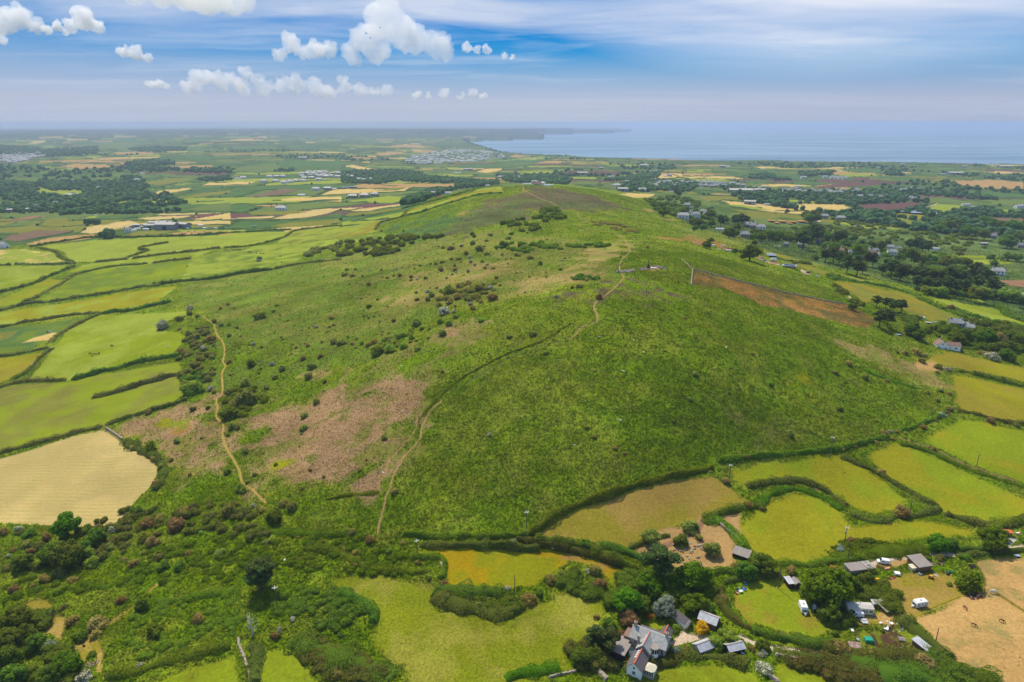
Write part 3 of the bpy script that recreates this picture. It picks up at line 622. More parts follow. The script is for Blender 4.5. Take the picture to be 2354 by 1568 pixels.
# ------------------------------------------------------------------ camera, sun, sky, haze
cd = bpy.data.cameras.new('camera'); cam = bpy.data.objects.new('camera', cd); COL.objects.link(cam)
cam.location = (0, 0, H); cam.rotation_euler = (math.pi / 2 - TH, 0, 0)
cd.sensor_width = 36; cd.lens = 36 * F / 2353; cd.clip_start = 1; cd.clip_end = 200000
SC.camera = cam
SUN_EL, SUN_AZ = math.radians(57), math.radians(-24)   # azimuth from +Y towards +X
sv = Vector((math.sin(SUN_AZ) * math.cos(SUN_EL), math.cos(SUN_AZ) * math.cos(SUN_EL), math.sin(SUN_EL)))
ld = bpy.data.lights.new('sun', 'SUN'); ld.energy = 4.3; ld.angle = math.radians(.53); ld.color = (1, .925, .77)
lo_ = bpy.data.objects.new('sun', ld); COL.objects.link(lo_); lo_.rotation_euler = (-sv).to_track_quat('-Z', 'Y').to_euler()
w = bpy.data.worlds.new('World'); SC.world = w; w.use_nodes = True
nt = w.node_tree; nt.nodes.clear()
wo = nt.nodes.new('ShaderNodeOutputWorld'); bg = nt.nodes.new('ShaderNodeBackground'); sky = nt.nodes.new('ShaderNodeTexSky')
sky.sky_type = 'NISHITA'; sky.sun_disc = False; sky.sun_elevation = SUN_EL; sky.sun_rotation = SUN_AZ; sky.altitude = 200; sky.air_density = 1.0; sky.dust_density = 1.0; sky.ozone_density = 2.0
bg.inputs[1].default_value = .15
class W(NT):
    def __init__(s): s.t = nt; s.out = wo
t = W()
vec = t.n('ShaderNodeTexCoord').outputs['Generated']
sp = t.n('ShaderNodeSeparateXYZ', i_0=vec); zz = sp.outputs['Z']; xx = sp.outputs['X']
def vm(a, b, op='MULTIPLY'): return t.n('ShaderNodeMath', operation=op, i_0=a, i_1=b).outputs[0]
# thin high cloud lies on a flat layer: direction divided by height
zc = vm(zz, .06, 'ADD')
flat = t.n('ShaderNodeCombineXYZ', i_0=vm(xx, zc, 'DIVIDE'), i_1=vm(sp.outputs['Y'], zc, 'DIVIDE'), i_2=0.0).outputs[0]
mp = t.n('ShaderNodeMapping', i_Vector=flat, i_Rotation=(0, 0, .5), i_Scale=(.45, 1.0, 1)).outputs[0]
wp = t.n('ShaderNodeTexNoise', i_Vector=flat, i_Scale=.35, i_Detail=3).outputs['Color']
mp2 = t.n('ShaderNodeVectorMath', operation='ADD', i_0=mp, i_1=t.n('ShaderNodeVectorMath', operation='SCALE', i_0=wp, i_Scale=1.6).outputs[0]).outputs[0]
cir = t.n('ShaderNodeTexNoise', i_Vector=mp2, i_Scale=.55, i_Detail=7, i_Roughness=.58).outputs[0]
side = t.ramp(xx, -.62, -.05, .30, 1)
blue = t.mix(side, rgb(132,172,220), t.mix(t.ramp(zz, .06, .125), rgb(76,166,220), rgb(14,136,216)))
hor = t.mix(t.ramp(xx, .1, .7), rgb(184,194,216), rgb(172,184,210))
base = t.mix(t.ramp(zz, .028, .090), hor, blue)
bright = t.mix(1.0, base, (6.6, 6.6, 6.6, 1), 'MULTIPLY')
nish = t.n('ShaderNodeHueSaturation', i_Color=sky.outputs[0], i_Saturation=1.15).outputs[0]
skyc = t.mix(t.ramp(zz, .25, .5, 1, 0), nish, bright)
cov = t.n('ShaderNodeMapRange', i_0=cir, i_1=.50, i_2=.74, i_3=0, i_4=.8).outputs[0]
skyc = t.mix(vm(cov, t.ramp(zz, .03, .10, .25, 1)), skyc, (5.0, 5.3, 6.0, 1))
# broad veil of cirrostratus, upper right
vq = t.n('ShaderNodeVectorMath', operation='MULTIPLY', i_0=vec, i_1=(.55, .2, 1.9)).outputs[0]
veil = t.n('ShaderNodeVectorMath', operation='DISTANCE', i_0=vq, i_1=(.40 * .55, .90 * .2, .165 * 1.9)).outputs['Value']
vn2 = t.n('ShaderNodeTexNoise', i_Vector=mp2, i_Scale=.9, i_Detail=5).outputs[0]
skyc = t.mix(vm(t.ramp(veil, .05, .22, 1.0, 0), t.ramp(vn2, .3, .6, .5, 1)), skyc, (6.5, 6.5, 6.7, 1))
nt.links.new(skyc, bg.inputs[0]); nt.links.new(bg.outputs[0], wo.inputs[0])

def haze():
    x0, x1, y0, y1, z0, z1 = -60000, 60000, -3000, 76500, -106, 166
    V = [(x, y, z) for z in (z0, z1) for y in (y0, y1) for x in (x0, x1)]
    f = [(0, 2, 3, 1), (4, 5, 7, 6), (0, 1, 5, 4), (1, 3, 7, 5), (3, 2, 6, 7), (2, 0, 4, 6)]
    t = NT('haze_air')
    p = t.n('ShaderNodeVolumePrincipled'); p.inputs['Color'].default_value = (.55, .66, .88, 1); p.inputs['Density'].default_value = 7.8e-5; p.inputs['Anisotropy'].default_value = .25
    t.l(p.outputs[0], t.out.inputs['Volume'])
    o = mesh_np('haze', V, f, t.m); tag(o, 'thin blue summer haze over land and sea', 'haze', None, 'stuff'); o.display_type = 'WIRE'
haze()
SC.view_settings.view_transform = 'Standard'; SC.view_settings.look = 'None'; SC.view_settings.exposure = 0; SC.view_settings.gamma = 1
SC.cycles.max_bounces = 14; SC.cycles.diffuse_bounces = 3; SC.cycles.glossy_bounces = 2; SC.cycles.transmission_bounces = 3; SC.cycles.transparent_max_bounces = 8; SC.cycles.volume_bounces = 10
SC.cycles.use_adaptive_sampling = True; SC.cycles.adaptive_threshold = .02
SC.cycles.use_denoising = True; SC.cycles.denoiser = 'OPENIMAGEDENOISE'; SC.cycles.denoising_input_passes = 'RGB_ALBEDO_NORMAL'; SC.cycles.denoising_prefilter = 'ACCURATE'
SC.cycles.caustics_reflective = False; SC.cycles.caustics_refractive = False
# ================================================================== VEGETATION
def cubesphere(n=2):
    V = []; Fc = []; ix = {}
    def vid(p):
        p = np.array(p, float); p = p / np.linalg.norm(p); k = tuple(np.round(p, 4))
        if k not in ix: ix[k] = len(V); V.append(p)
        return ix[k]
    for ax in range(3):
        for s in (-1, 1):
            for i in range(n):
                for j in range(n):
                    q = []
                    for (a, b) in ((i, j), (i + 1, j), (i + 1, j + 1), (i, j + 1)):
                        p = [0, 0, 0]; p[ax] = s; p[(ax + 1) % 3] = math.tan((2 * a / n - 1) * .785); p[(ax + 2) % 3] = s * math.tan((2 * b / n - 1) * .785); q.append(vid(p))
                    Fc.append(q)
    return np.array(V), np.array(Fc, np.int32)
CSV, CSF = cubesphere(2); CS3V, CS3F = cubesphere(3)

class Leaves:
    """collects leaf quads and solid cores with a tint per vertex"""
    def __init__(s): s.V = []; s.F = []; s.T = []; s.C = []; s.n = 0
    def quads(s, c, nrm, size, tint, col=None, aspect=1.0):
        n = len(c)
        if not n: return
        nrm = nrm / (np.linalg.norm(nrm, axis=1)[:, None] + 1e-9)
        a = RNG.normal(size=(n, 3)); a -= (a * nrm).sum(1)[:, None] * nrm; a /= np.linalg.norm(a, axis=1)[:, None] + 1e-9
        b = np.cross(nrm, a); sz = np.broadcast_to(np.asarray(size, float), (n,))[:, None] * .5
        q = np.stack([c - a * sz, c + b * sz * aspect * .8, c + a * sz * 1.2, c - b * sz * aspect], 1)
        s.V.append(q.reshape(-1, 3)); s.F.append(np.arange(n * 4, dtype=np.int32).reshape(n, 4) + s.n); s.n += n * 4
        s.T.append(np.repeat(tint, 4))
        if col is not None: s.C.append(np.repeat(col, 4, axis=0))
    def solid(s, v, f, tint):
        s.V.append(v); s.F.append(f + s.n); s.n += len(v); s.T.append(np.broadcast_to(np.asarray(tint, float), (len(v),)))
    def blob(s, c, r, n, leaf, low=-.55, core=.8, tint0=0):
        c = np.array(c, float); r = np.array(r, float)
        if core:
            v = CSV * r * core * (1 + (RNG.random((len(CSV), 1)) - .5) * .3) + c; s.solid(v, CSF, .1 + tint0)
        d = RNG.normal(size=(n, 3)); d /= np.linalg.norm(d, axis=1)[:, None]; d = d[d[:, 2] > low]
        m = len(d); p = c + d * r * (.82 + .3 * RNG.random((m, 1)))
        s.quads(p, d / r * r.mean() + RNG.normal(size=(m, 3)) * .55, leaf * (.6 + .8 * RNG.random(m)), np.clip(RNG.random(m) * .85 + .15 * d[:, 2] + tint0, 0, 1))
    def mesh(s, name, mat, parent=None):
        at = {'tint': ('FLOAT', np.concatenate(s.T))}
        if s.C: at['col'] = ('FLOAT_COLOR', np.concatenate([np.concatenate(s.C), np.ones((s.n, 1))], 1))
        return mesh_np(name, np.concatenate(s.V), np.concatenate(s.F), mat, False, at, parent)

LM = {'g': leaf_mat('gorse_leaf', (82,88,34), (120,120,56), k=2.5), 'b': leaf_mat('browned_gorse', (106,96,44), (146,130,68), k=2.1), 'w': leaf_mat('hawthorn_blossom', (112,112,66), (196,190,164), (232,226,208), .25, k=1.6),
      'y': leaf_mat('willow_leaf', (92,108,30), (130,140,52)), 'd': leaf_mat('dark_leaf', (66,84,20), (100,116,36)), 's': leaf_mat('sycamore_leaf', (62,88,10), (100,122,22), None, .45, k=1.9),
      'p': leaf_mat('pine_needle', (50,64,26), (80,92,46), k=2.3), 'v': leaf_mat('silver_leaf', (112,128,104), (160,170,148), k=1.5), 'o': leaf_mat('golden_leaf', (180,128,16), (212,164,30), k=1.5),
      'k': leaf_mat('pink_blossom', (120,96,84), (206,150,170), (226,190,200), k=1.4), 'r': leaf_mat('copper_leaf', (112,96,52), (150,130,78), k=1.9), 'h': leaf_mat('hedge_leaf', (70,88,14), (110,124,32)), 'm': leaf_mat('bramble_leaf', (62,72,22), (112,108,46), (150,122,80)),
      'e': leaf_mat('fern_leaf', (74,98,12), (104,124,24), None, .45, k=1.6)}
LM['far'] = leaf_mat('far_leaf', (54,76,44), (88,108,62), k=1.7)
M_bark = plain('bark', (92, 76, 60), .9, .3, 3); M_dead = plain('dead_wood', (190, 182, 172), .8, .15, 3)

def trunk_mesh(name, paths, mat, parent=None, seg=6):
    V = []; Fc = []
    for P in paths:          # list of (x,y,z,r)
        P = np.array(P, float); b = len(V)
        for i in range(len(P)):
            d = P[min(i + 1, len(P) - 1), :3] - P[max(i - 1, 0), :3]; d /= np.linalg.norm(d) + 1e-9
            u = np.cross(d, (0.3, 1, 0.1)); u /= np.linalg.norm(u); w_ = np.cross(d, u)
            for k in range(seg):
                a = 2 * math.pi * k / seg; V.append(P[i, :3] + (u * math.cos(a) + w_ * math.sin(a)) * P[i, 3])
        for i in range(len(P) - 1):
            for k in range(seg):
                Fc.append((b + i * seg + k, b + i * seg + (k + 1) % seg, b + (i + 1) * seg + (k + 1) % seg, b + (i + 1) * seg + k))
    return mesh_np(name, np.array(V), np.array(Fc, np.int32), mat, True, None, parent)

# prototypes are unit sized: width 1, standing at the origin
BUSHP, TREEP = {}, {}
def bush_proto(k, v):
    L = Leaves(); n = RNG.integers(6, 10)
    for i in range(n):
        a = RNG.random() * 6.28; q = (.31 * math.sqrt(RNG.random())) if i else 0; r = .17 + .11 * RNG.random()
        L.blob((math.cos(a) * q, math.sin(a) * q, .22 + .26 * RNG.random() * (1 - q * 1.6)), (r, r, r * (.75 + .4 * RNG.random())), 95, .085, -.8, .75, -.1 + .2 * RNG.random())
    L.blob((0, 0, .14), (.40, .40, .18), 110, .085, -.9, .85)
    return L
NAMES = {'g': ('gorse_bush', 'gorse bush', 'bush', 'dark green'), 'b': ('browned_bush', 'gorse bush', 'bush', 'brown'), 'w': ('hawthorn_bush', 'hawthorn bush', 'bush', 'pale blossomed'), 'y': ('willow_bush', 'willow bush', 'bush', 'light green'),
         'd': ('holly_bush', 'leafy bush', 'bush', 'deep green'), 's': ('broadleaf_bush', 'broadleaf bush', 'bush', 'fresh green'), 'v': ('silver_bush', 'leafy bush', 'bush', 'silvery'), 'o': ('golden_shrub', 'shrub', 'shrub', 'bright golden'),
         'k': ('rhododendron', 'rhododendron', 'shrub', 'pink'), 'r': ('copper_bush', 'leafy bush', 'bush', 'coppery'), 'p': ('juniper_bush', 'needle bush', 'bush', 'blackish green')}
TN = {'d': ('leafy_tree', 'leafy tree', 'deep green'), 's': ('sycamore_tree', 'sycamore tree', 'fresh green'), 'p': ('pine_tree', 'pine tree', 'blackish green'), 'y': ('willow_tree', 'willow tree', 'light green'), 'v': ('silver_tree', 'leafy tree', 'silvery'), 'r': ('copper_tree', 'leafy tree', 'coppery'), 'g': ('thorn_tree', 'thorn tree', 'olive green'), 'b': ('thorn_tree', 'thorn tree', 'brown')}
def tree_proto(k, v):
    """unit tree: crown about 1 wide, stands at the origin; returns (crown leaves, limb paths)"""
    L = Leaves(); limbs = []
    if k == 'p':
        ht = 1.15 + .15 * RNG.random(); limbs.append([(0, 0, -.05, .04), (.03, .02, ht * .45, .03), (-.02, .03, ht * .8, .015)])
        for i in range(15):
            a = i * 2.4 + RNG.random(); z = ht * (.42 + .5 * (i / 14.)); q = .38 * (1 - abs(i / 14. - .5) * .9) * (.45 + .8 * RNG.random()); r = .09 + .10 * RNG.random()
            c = (math.cos(a) * q, math.sin(a) * q, z); L.blob(c, (r * 1.25, r * 1.25, r * .62), 190, .06, -.7, .66, -.08 + .2 * RNG.random())
            limbs.append([(0, 0, z - .12, .016), c + (.006,)])
        L.blob((0, 0, ht * .95), (.16, .16, .1), 120, .06, -.6, .6)
    else:
        ht = .84 + .15 * RNG.random(); limbs.append([(0, 0, -.05, .05), (.02, 0, .2, .04), (0, .02, .5, .02)])
        for i in range(19):
            f = (i + .5) / 19; z = 1 - 1.55 * f; q = math.sqrt(max(0, 1 - z * z)) if z > -.6 else .7
            a = i * 2.4 + 1.2 * RNG.random(); r = .10 + .14 * RNG.random(); k2 = .27 + .17 * RNG.random()
            c = (math.cos(a) * q * k2, math.sin(a) * q * k2, ht * .52 + z * ht * .32 + .06 * RNG.normal()); L.blob(c, (r, r, r * .8), 170, .058, -.75, .72, -.12 + .25 * RNG.random())
            if i % 3 == 0: limbs.append([(0, 0, .3, .022), (c[0] * .5, c[1] * .5, c[2] * .8, .014), c + (.006,)])
        L.blob((0, 0, ht * .55), (.31, .31, .27), 240, .06, -.9, .8)
    return L, limbs
PRS = Vector((0, 0, -500))
PLANTS = []   # (object, noun, colour word, size m, x, y, kind) for labels
def place_bush(k, p, w, hk=1.0):
    v = int(RNG.integers(0, 4)); key = (k, v)
    nm = NAMES[k]
    if key not in BUSHP:
        o = bush_proto(k, v).mesh(nm[0], LM[k]); BUSHP[key] = o
    else:
        o = BUSHP[key].copy(); COL.objects.link(o)
    s = float(w); o.location = (p[0], p[1], p[2] - .04 * s); o.rotation_euler = (0, 0, RNG.random() * 6.28); o.scale = (s * (.9 + .2 * RNG.random()), s * (.9 + .2 * RNG.random()), s * hk * (.85 + .35 * RNG.random()))
    o['category'] = nm[2]; PLANTS.append((o, nm[1], nm[3], s, p[0], p[1], 'b'))
    return o
def place_tree(k, p, w, hk=1.0):
    v = int(RNG.integers(0, 3)); kk = k; key = (kk, v); nm = TN[k]
    if key not in TREEP:
        r = empty(nm[0], (0, 0, 0)); L, limbs = tree_proto(k, v); trunk_mesh('trunk', limbs, M_bark, r); L.mesh('crown', LM[k], r); TREEP[key] = r
    else: r = copy_tree(TREEP[key])
    s = float(w); r.location = (p[0], p[1], p[2] - .02 * s); r.rotation_euler = (0, 0, RNG.random() * 6.28); r.scale = (s * (.92 + .2 * RNG.random()), s * (.92 + .2 * RNG.random()), s * hk * (.9 + .25 * RNG.random()))
    r['category'] = 'tree'; PLANTS.append((r, nm[1], nm[2], s, p[0], p[1], 't'))
    return r
def plants(reg, s, tree=False, drop=.32, hk=1.0):
    out = []
    for it in s.split():
        c = it[-1]; x, y, wd = (float(q) for q in it[:-1].split(','))
        q = pts(reg, '%f,%f' % (x, y + wd * (drop if not tree else .45)))
        p = hit(q)[0]; W = wd * REG[reg][2] * mpp(p)
        (place_tree if tree else place_bush)(c, p, W, hk); out.append(p)
    return out
plants('B', '40,1150,35g 95,1150,25b 20,1185,50g 75,1190,45b 145,1197,25g 275,1153,25b 190,1250,45b 55,1250,30b 315,1205,35g 360,1195,25g 405,1190,40g 480,1200,35b 478,1222,30g 578,1210,32g 540,1123,25d 578,1070,20g 690,1095,45g 650,1110,35b 615,1112,25g 760,1078,32b 800,1075,45g 860,1040,40b 885,1065,40w 890,1098,32w 950,1008,60g 1000,1040,45g 1000,950,35b 1030,908,40g 970,1095,35g 990,1138,35g 920,1120,28w 1045,1138,38b 1005,1115,30w 780,1150,45b 780,1122,30g 820,1098,22g 680,1140,50g 690,1155,35b 875,1162,32w 845,1190,15g 725,1208,25g 765,1185,20g 1068,1208,35b 1080,1080,25b 1120,980,70d 1145,930,50g 1230,985,40d 1250,1002,30b 1205,1050,35g 1225,1055,30b 1300,1068,50g 1370,1108,42d 1170,902,35d 1280,900,20d 900,905,35d 750,1000,60b 700,995,40g 825,987,30k 905,968,45g 1540,1075,22b 1510,1150,30g 1410,1170,20g 1412,1200,25g 1295,1200,20b 1190,1225,22b 1205,1175,22b 1145,1112,22b 1090,1260,25b 1010,1260,30g 950,1275,80g 1030,1275,50w 870,1295,70b 935,1270,40b 835,1250,25d 875,1255,35b 740,1290,95y 655,1275,30b 685,1295,35y 590,1300,40w 515,1308,30b 610,1278,15b 520,1355,45d 598,1355,45g 620,1325,60g 672,1390,55b 730,1345,60b 800,1335,70b 745,1372,45b 890,1385,40w 860,1350,45g 925,1325,40b 910,1412,55b 960,1370,40b 1040,1340,80b 705,1438,85w 775,1440,40w 785,1402,30b 785,1475,50g 515,1510,95g 520,1532,40b 680,1505,60y 745,1520,60y 250,1355,28d 190,1400,50d 155,1435,18g 190,1482,28g 155,1470,22g 225,1475,22d 265,1465,20d 265,1510,22g 360,1500,42b 435,1365,15b 455,1402,20b 430,885,22g 275,885,20g 240,870,25g 915,920,35d 1640,1260,60b 1590,1275,35b 1690,1220,35b 1760,1250,25b 1480,1335,35w 1770,1335,60b 2215,1065,20b 2110,995,30b 2040,1060,22b 1925,1065,20b 2210,1425,30b 1970,1437,30b 1215,1330,15g 1265,1308,20g 1310,1305,14g')
plants('D', '1305,40,60w 1520,45,35b 1570,20,30g 1615,42,30b 1790,90,95y 1885,68,32g 1930,95,20g 1905,22,35g 2150,68,15b 2195,82,20b 1930,125,15g 1985,132,22b 2290,110,45b 2180,172,38w 2275,172,32b 2300,160,28b 2130,180,20g 1580,155,45y 1520,160,45g 1480,135,45g 1635,180,28g 1580,232,45g 1660,238,22b 1895,215,15g 1945,260,20b 1747,290,38w 1805,315,25b 2040,318,28b 2125,300,38b 2220,278,28b 2300,270,70g 2340,290,50g 2228,318,25w 1580,412,52b 1735,422,82d 1875,432,45w 1798,462,25b 1785,492,25b 1945,460,60g 1895,518,50g 2088,395,45b 2205,375,50b 2150,440,80g 1590,500,35b 1460,380,55g 1465,465,60g 1405,495,30g 1432,535,65g 1460,595,60w 1475,620,40b 1685,560,90g 1580,618,80g 1840,585,60g 1705,665,150g 1590,750,150d 1640,700,120g 1810,650,45g 2130,510,75g 2238,552,42d 2180,690,60g 2100,780,65g 2095,860,80g 2083,910,25g 1690,1030,60g 1570,915,40g 1600,860,70g 1640,870,50g 1220,955,62g 1390,940,30g 1435,732,38d 1330,732,60g 1020,760,55b 740,845,25g 1745,1100,22g 1815,1045,25g 1900,1120,35g 2140,1160,32g 2065,1000,20g 2235,1205,30g 2085,1290,40g 1910,965,20g 1310,1190,40b 1565,1170,65d 1760,1190,50g 1705,1235,50g 1950,1385,80b 2015,1415,90g 1745,1405,50w 1800,1420,60b 1905,1470,140d 1655,1280,80y 1680,1300,60y 1300,220,60g 1340,240,80g 1430,210,60g 1460,260,70b 1360,285,60g 1410,320,60w 1430,320,30y 1250,335,60b 1300,355,50g 1350,430,90g 1250,495,80g 1340,490,60d 1320,590,140y 1300,560,90y 1240,385,60d 1130,160,90w 1240,115,70g 1235,190,35b 1310,75,60g 1360,100,40g 1045,1005,110s 300,960,40w 920,795,20w 920,1000,60b 1060,1080,60r 1110,1140,60y 1130,1190,50d 1070,1250,70r 1180,1090,40g')
plants('E', '695,480,35g 1015,362,22d 1410,350,45g 1320,215,60g 1160,235,50g 450,635,20b 295,930,60g 175,1090,30b 130,1160,45b 365,1305,60b 690,1488,35b 1020,915,38w 1682,865,45y 1745,932,45g 1885,1005,45b 1955,1045,40b 745,990,28g 1748,480,30g 960,120,60y 250,330,110y 330,320,80y 425,295,80y 410,230,70y 480,245,60y 550,185,50y 605,190,35y 520,325,50g 325,210,32b 600,250,30y 700,210,70g 45,245,25d 20,280,50g 75,285,40b 140,285,40y 185,295,50b 230,270,60b 270,290,45g 340,265,60g 2225,335,30b 1775,245,25w 2290,820,40g', hk=.85)
plants('F', '80,490,55g 478,355,50g 1145,420,70b 1085,735,58d 318,625,35g 45,665,45g 605,565,50y 172,72,25b 15,110,30b 435,1060,60b 1100,1010,50b 1385,905,70b 1435,895,40w 1470,890,45b 1445,940,40b 1190,1000,35b 1335,965,40r 1535,905,38b 1660,860,60b 1715,855,35b 1735,815,35b 1835,732,65b 1820,760,50r 1795,785,50v 1760,675,50g 1690,630,40g 1780,610,45g 1835,630,45b 1480,345,35g 1535,355,50b 1610,340,80b 1670,370,45b 1650,400,60g 1825,465,50w 1750,480,40g 1760,440,70g 1365,1165,75b 1500,1440,120b 2120,815,65b 2300,850,50g 1730,1010,60b 300,1230,60r 450,1390,80b 540,1415,60g 190,1170,40b 2140,370,110w 2085,350,45k 2250,385,90s 1920,340,40y 2040,350,40b 960,800,30b 1050,480,60g 1260,520,60g 740,905,70g 1410,545,45b 860,640,30g 1185,670,20b 1335,820,30b', hk=.9)
plants('G', '770,225,120d 985,230,90w 390,510,80w 75,455,55w 1360,1100,190d 1740,995,145b 1240,1420,110w 730,1510,170w 440,1230,170v 560,1260,90v 700,1150,150d 870,1010,200r 640,1020,130b 800,1320,90d 840,1140,110b 1690,1300,80b 955,1500,100r 1060,840,110b 560,900,100g 330,1010,100v 440,970,90v 50,240,110b 170,225,80w 260,260,130d 410,290,110b 210,350,130g 120,400,80b 270,420,100b 1290,160,150b 1200,60,120d 1400,130,120b 1540,170,190r 1620,50,110b 1260,290,130y 1340,320,140r 1380,250,100g 1270,430,80g 1400,460,100g 1180,520,110b 1430,545,140d 1580,540,140d 1650,440,80b 960,370,110g 820,500,150y 530,600,130g 390,650,130b 130,740,110r 1930,440,110g 1880,90,80g 2020,60,150g 2220,20,60w 2300,50,80b 735,1245,30d 2180,535,40y 1490,370,50y 300,720,90g 60,560,110g 640,660,110b 1090,480,80b 1760,250,70y')
plants('H', '840,245,110g 1000,310,110b 1290,335,75r 870,425,75b 870,530,75b 370,500,60b 1170,430,90d 600,335,40b 370,305,45b 770,395,70r 1650,700,105b 1730,800,65w 2190,740,75w 2030,840,75b 2095,945,65k 1790,870,100g 1960,890,90g 330,1015,65w 560,1035,65b 710,1490,130b 760,1440,70s 170,1160,90b 2250,320,80w 90,340,90g 130,95,130d 40,40,80b 690,970,100d 850,1500,90v 500,1220,90v 2000,940,80g 1420,510,70b 1520,660,60d')
plants('I', '950,640,110y 1400,950,110d 545,580,115d 675,590,70w 340,660,130b 150,820,150b 700,360,70b 730,580,120b 760,700,150b 1840,830,100r 1410,1030,80y 1440,1080,90y 1385,1110,65d 1440,1125,60d 1550,1050,85y 1210,990,80o 1655,1080,145o 950,1140,120r 1430,1290,110v 1540,1280,130g 1310,1370,70d 2190,1430,150w 2190,1305,90w 2100,1270,80b 1330,1360,60b 850,1050,170d 1100,770,90v 360,380,60w 850,490,60w 740,990,70b 1040,1080,60o 2100,560,150r 1960,560,130b 2250,560,80y 240,780,100d 40,900,100d 420,620,90g 1550,200,160g 1470,310,150d 1640,290,80g 1600,190,100d')
plants('J', '310,580,120b 410,610,45d 1860,670,270s 1090,550,70b 1500,480,80d 1620,470,110g 750,400,110v 1280,60,150b 840,310,80r 1480,1370,190r 740,1240,200b 1010,1310,120b 80,1250,120d 60,1310,90w 70,1430,140w 870,1450,90v 1120,770,130d 980,770,120d 1150,830,110g 1210,890,100g 990,1330,80b 1110,1110,50y 700,1140,100d 330,1150,80y 240,1130,90g 1430,1250,60y 2330,310,90d 1830,470,110d 1700,700,60y', hk=.9)
plants('I', '1290,560,300p 840,1220,200p 730,1210,170p 720,1300,150d', True)
plants('I', '1580,640,280s 1580,850,200s 1010,860,250s 1200,720,210s 1130,880,150d 1330,900,190v 1020,1000,160r 1740,390,140g 1215,290,150g 640,350,110d 2180,510,200d 2040,580,170d 1700,890,140d 1880,1160,170y 2190,1240,120d 1790,1220,130y 610,1330,170d 1390,700,150d', True)
plants('J', '600,710,380s 815,690,190s 965,660,140d 2060,300,240s 1580,340,180s 1710,360,110d 640,960,170d 2150,270,100d', True)
plants('G', '600,200,220s 860,290,160d 620,440,260d 480,430,190d 200,500,180d 1240,890,110d 600,1390,250s 330,1220,150d 150,1010,230d 90,1200,230d 240,1130,160d 80,1340,200d 120,1500,220d 450,1490,190d 700,400,200d 760,430,140y', True)
plants('G', '2290,690,230p', True); plants('H', '60,640,270p', True)
# small shrubs in drifts over the left flank
def drift(reg, poly, n, ks, s0, s1, seed):
    Q = hit(pts(reg, poly))[:, :2]; lo, hi = Q.min(0), Q.max(0); m = t = 0
    while m < n and t < n * 40:
        t += 1; x, y = RNG.uniform(lo[0], hi[0]), RNG.uniform(lo[1], hi[1]); a, b = np.array([x]), np.array([y])
        if inpoly(a, b, Q)[0] and fbm(a * .6 + b * .3, b, 26, seed)[0] > .53: place_bush(ks[int(RNG.integers(len(ks)))], (x, y, float(hz(x, y))), RNG.uniform(s0, s1), .8); m += 1
drift('B', '0,1100 500,1080 900,1030 1200,1060 1100,1250 800,1450 300,1500 0,1400', 60, 'gbbgw', 1.2, 3.0, 501); drift('D', '1450,120 1900,40 2300,30 2340,260 2000,420 1600,560 1540,330', 46, 'gbbg', 1.0, 2.4, 503); drift('E', '0,260 300,200 700,190 500,330 0,420', 16, 'gby', 1.2, 2.6, 505); drift('B', '300,960 800,960 1300,930 1700,960 1300,1060 700,1060', 26, 'gdb', 1.6, 3.6, 507)
# right hand trees, larger ones one by one
plants('N', '410,150,120p 530,170,120p 640,210,140p 740,220,130p 690,170,90p 590,140,90p 450,390,180p 550,380,180p 470,330,120p', True)
plants('N', '870,480,210d 960,570,150d 580,310,110s 90,190,110d 1280,410,70d 1500,390,90d 1410,390,80d 1990,730,220d 2130,830,170s 1740,420,80d 1870,600,200s 1700,590,190s 1560,560,170s 1480,620,150d 1120,480,90y 2000,600,160r 2200,580,150d 2270,650,150s 2300,160,130p 1830,520,60r 2150,720,140d', True)
plants('L', '320,950,130p 400,960,140p 460,990,120p 530,965,95p 655,1000,95p 740,1000,110p 800,1010,110p 945,1015,75p 540,1060,140p 640,1090,140p 700,1090,90p 900,1090,110p 990,1110,140p 1080,1130,150p 1150,1120,110p 1230,1140,120p 1320,1150,140p 1400,1170,140p 1490,1180,130p 1570,1180,140p 1660,1190,140p 1740,1210,130p 1250,1230,120p 1350,1250,130p 1450,1260,120p 1560,1270,130p 1660,1280,130p 1740,1270,110p 1840,1120,140p 1920,1180,140p 1980,1190,120p 1870,1230,120p 2010,1270,130p 2070,1280,100p 1720,1100,130d 1780,1110,110d 1290,1080,60p', True)
plants('L', '90,800,170p 180,740,160p 240,760,150p 440,760,120p 500,770,110p 150,760,110d 1180,850,100p 1250,860,110p 1310,870,120p 1370,880,100p 890,870,90p 820,840,60p 690,820,45p 1000,880,50d 1500,620,130d 1560,640,140d 1620,650,120d 1600,590,110d 1660,610,120d 1500,660,110d 180,540,150d 130,530,90d 230,560,80d 1950,590,130d 2040,620,120d 2120,640,110d 2230,650,140d 1940,730,110d 2170,800,150d 2320,740,130d 2310,660,90d 1850,680,120d 1770,690,110d 2140,760,110d', True)
plants('L', '670,890,150s 640,920,80s 530,880,80y 340,740,110s 520,820,110s 330,830,100s 400,870,110d 1200,940,130s 1290,960,120y 1130,910,90d 1070,950,80d 880,830,90y 950,820,80s 1400,960,120y 1560,990,130y 1650,1000,110y 2010,960,80d 1760,1005,100d 2040,1020,70d 2110,960,70y 1690,920,70g 1340,1290,100y 1420,1300,110y 1500,1310,110y 1570,1300,90y 1850,1310,120y 1940,1320,120y 2030,1330,100d 2130,1340,130y 2230,1360,130y 1680,1330,90d 600,760,90s 700,800,70d 780,810,60d 220,960,65d 1290,1010,40g 1600,1470,70r 2180,950,90d 2280,960,90d 1340,830,60d 1440,830,60y 1430,740,70d', True)
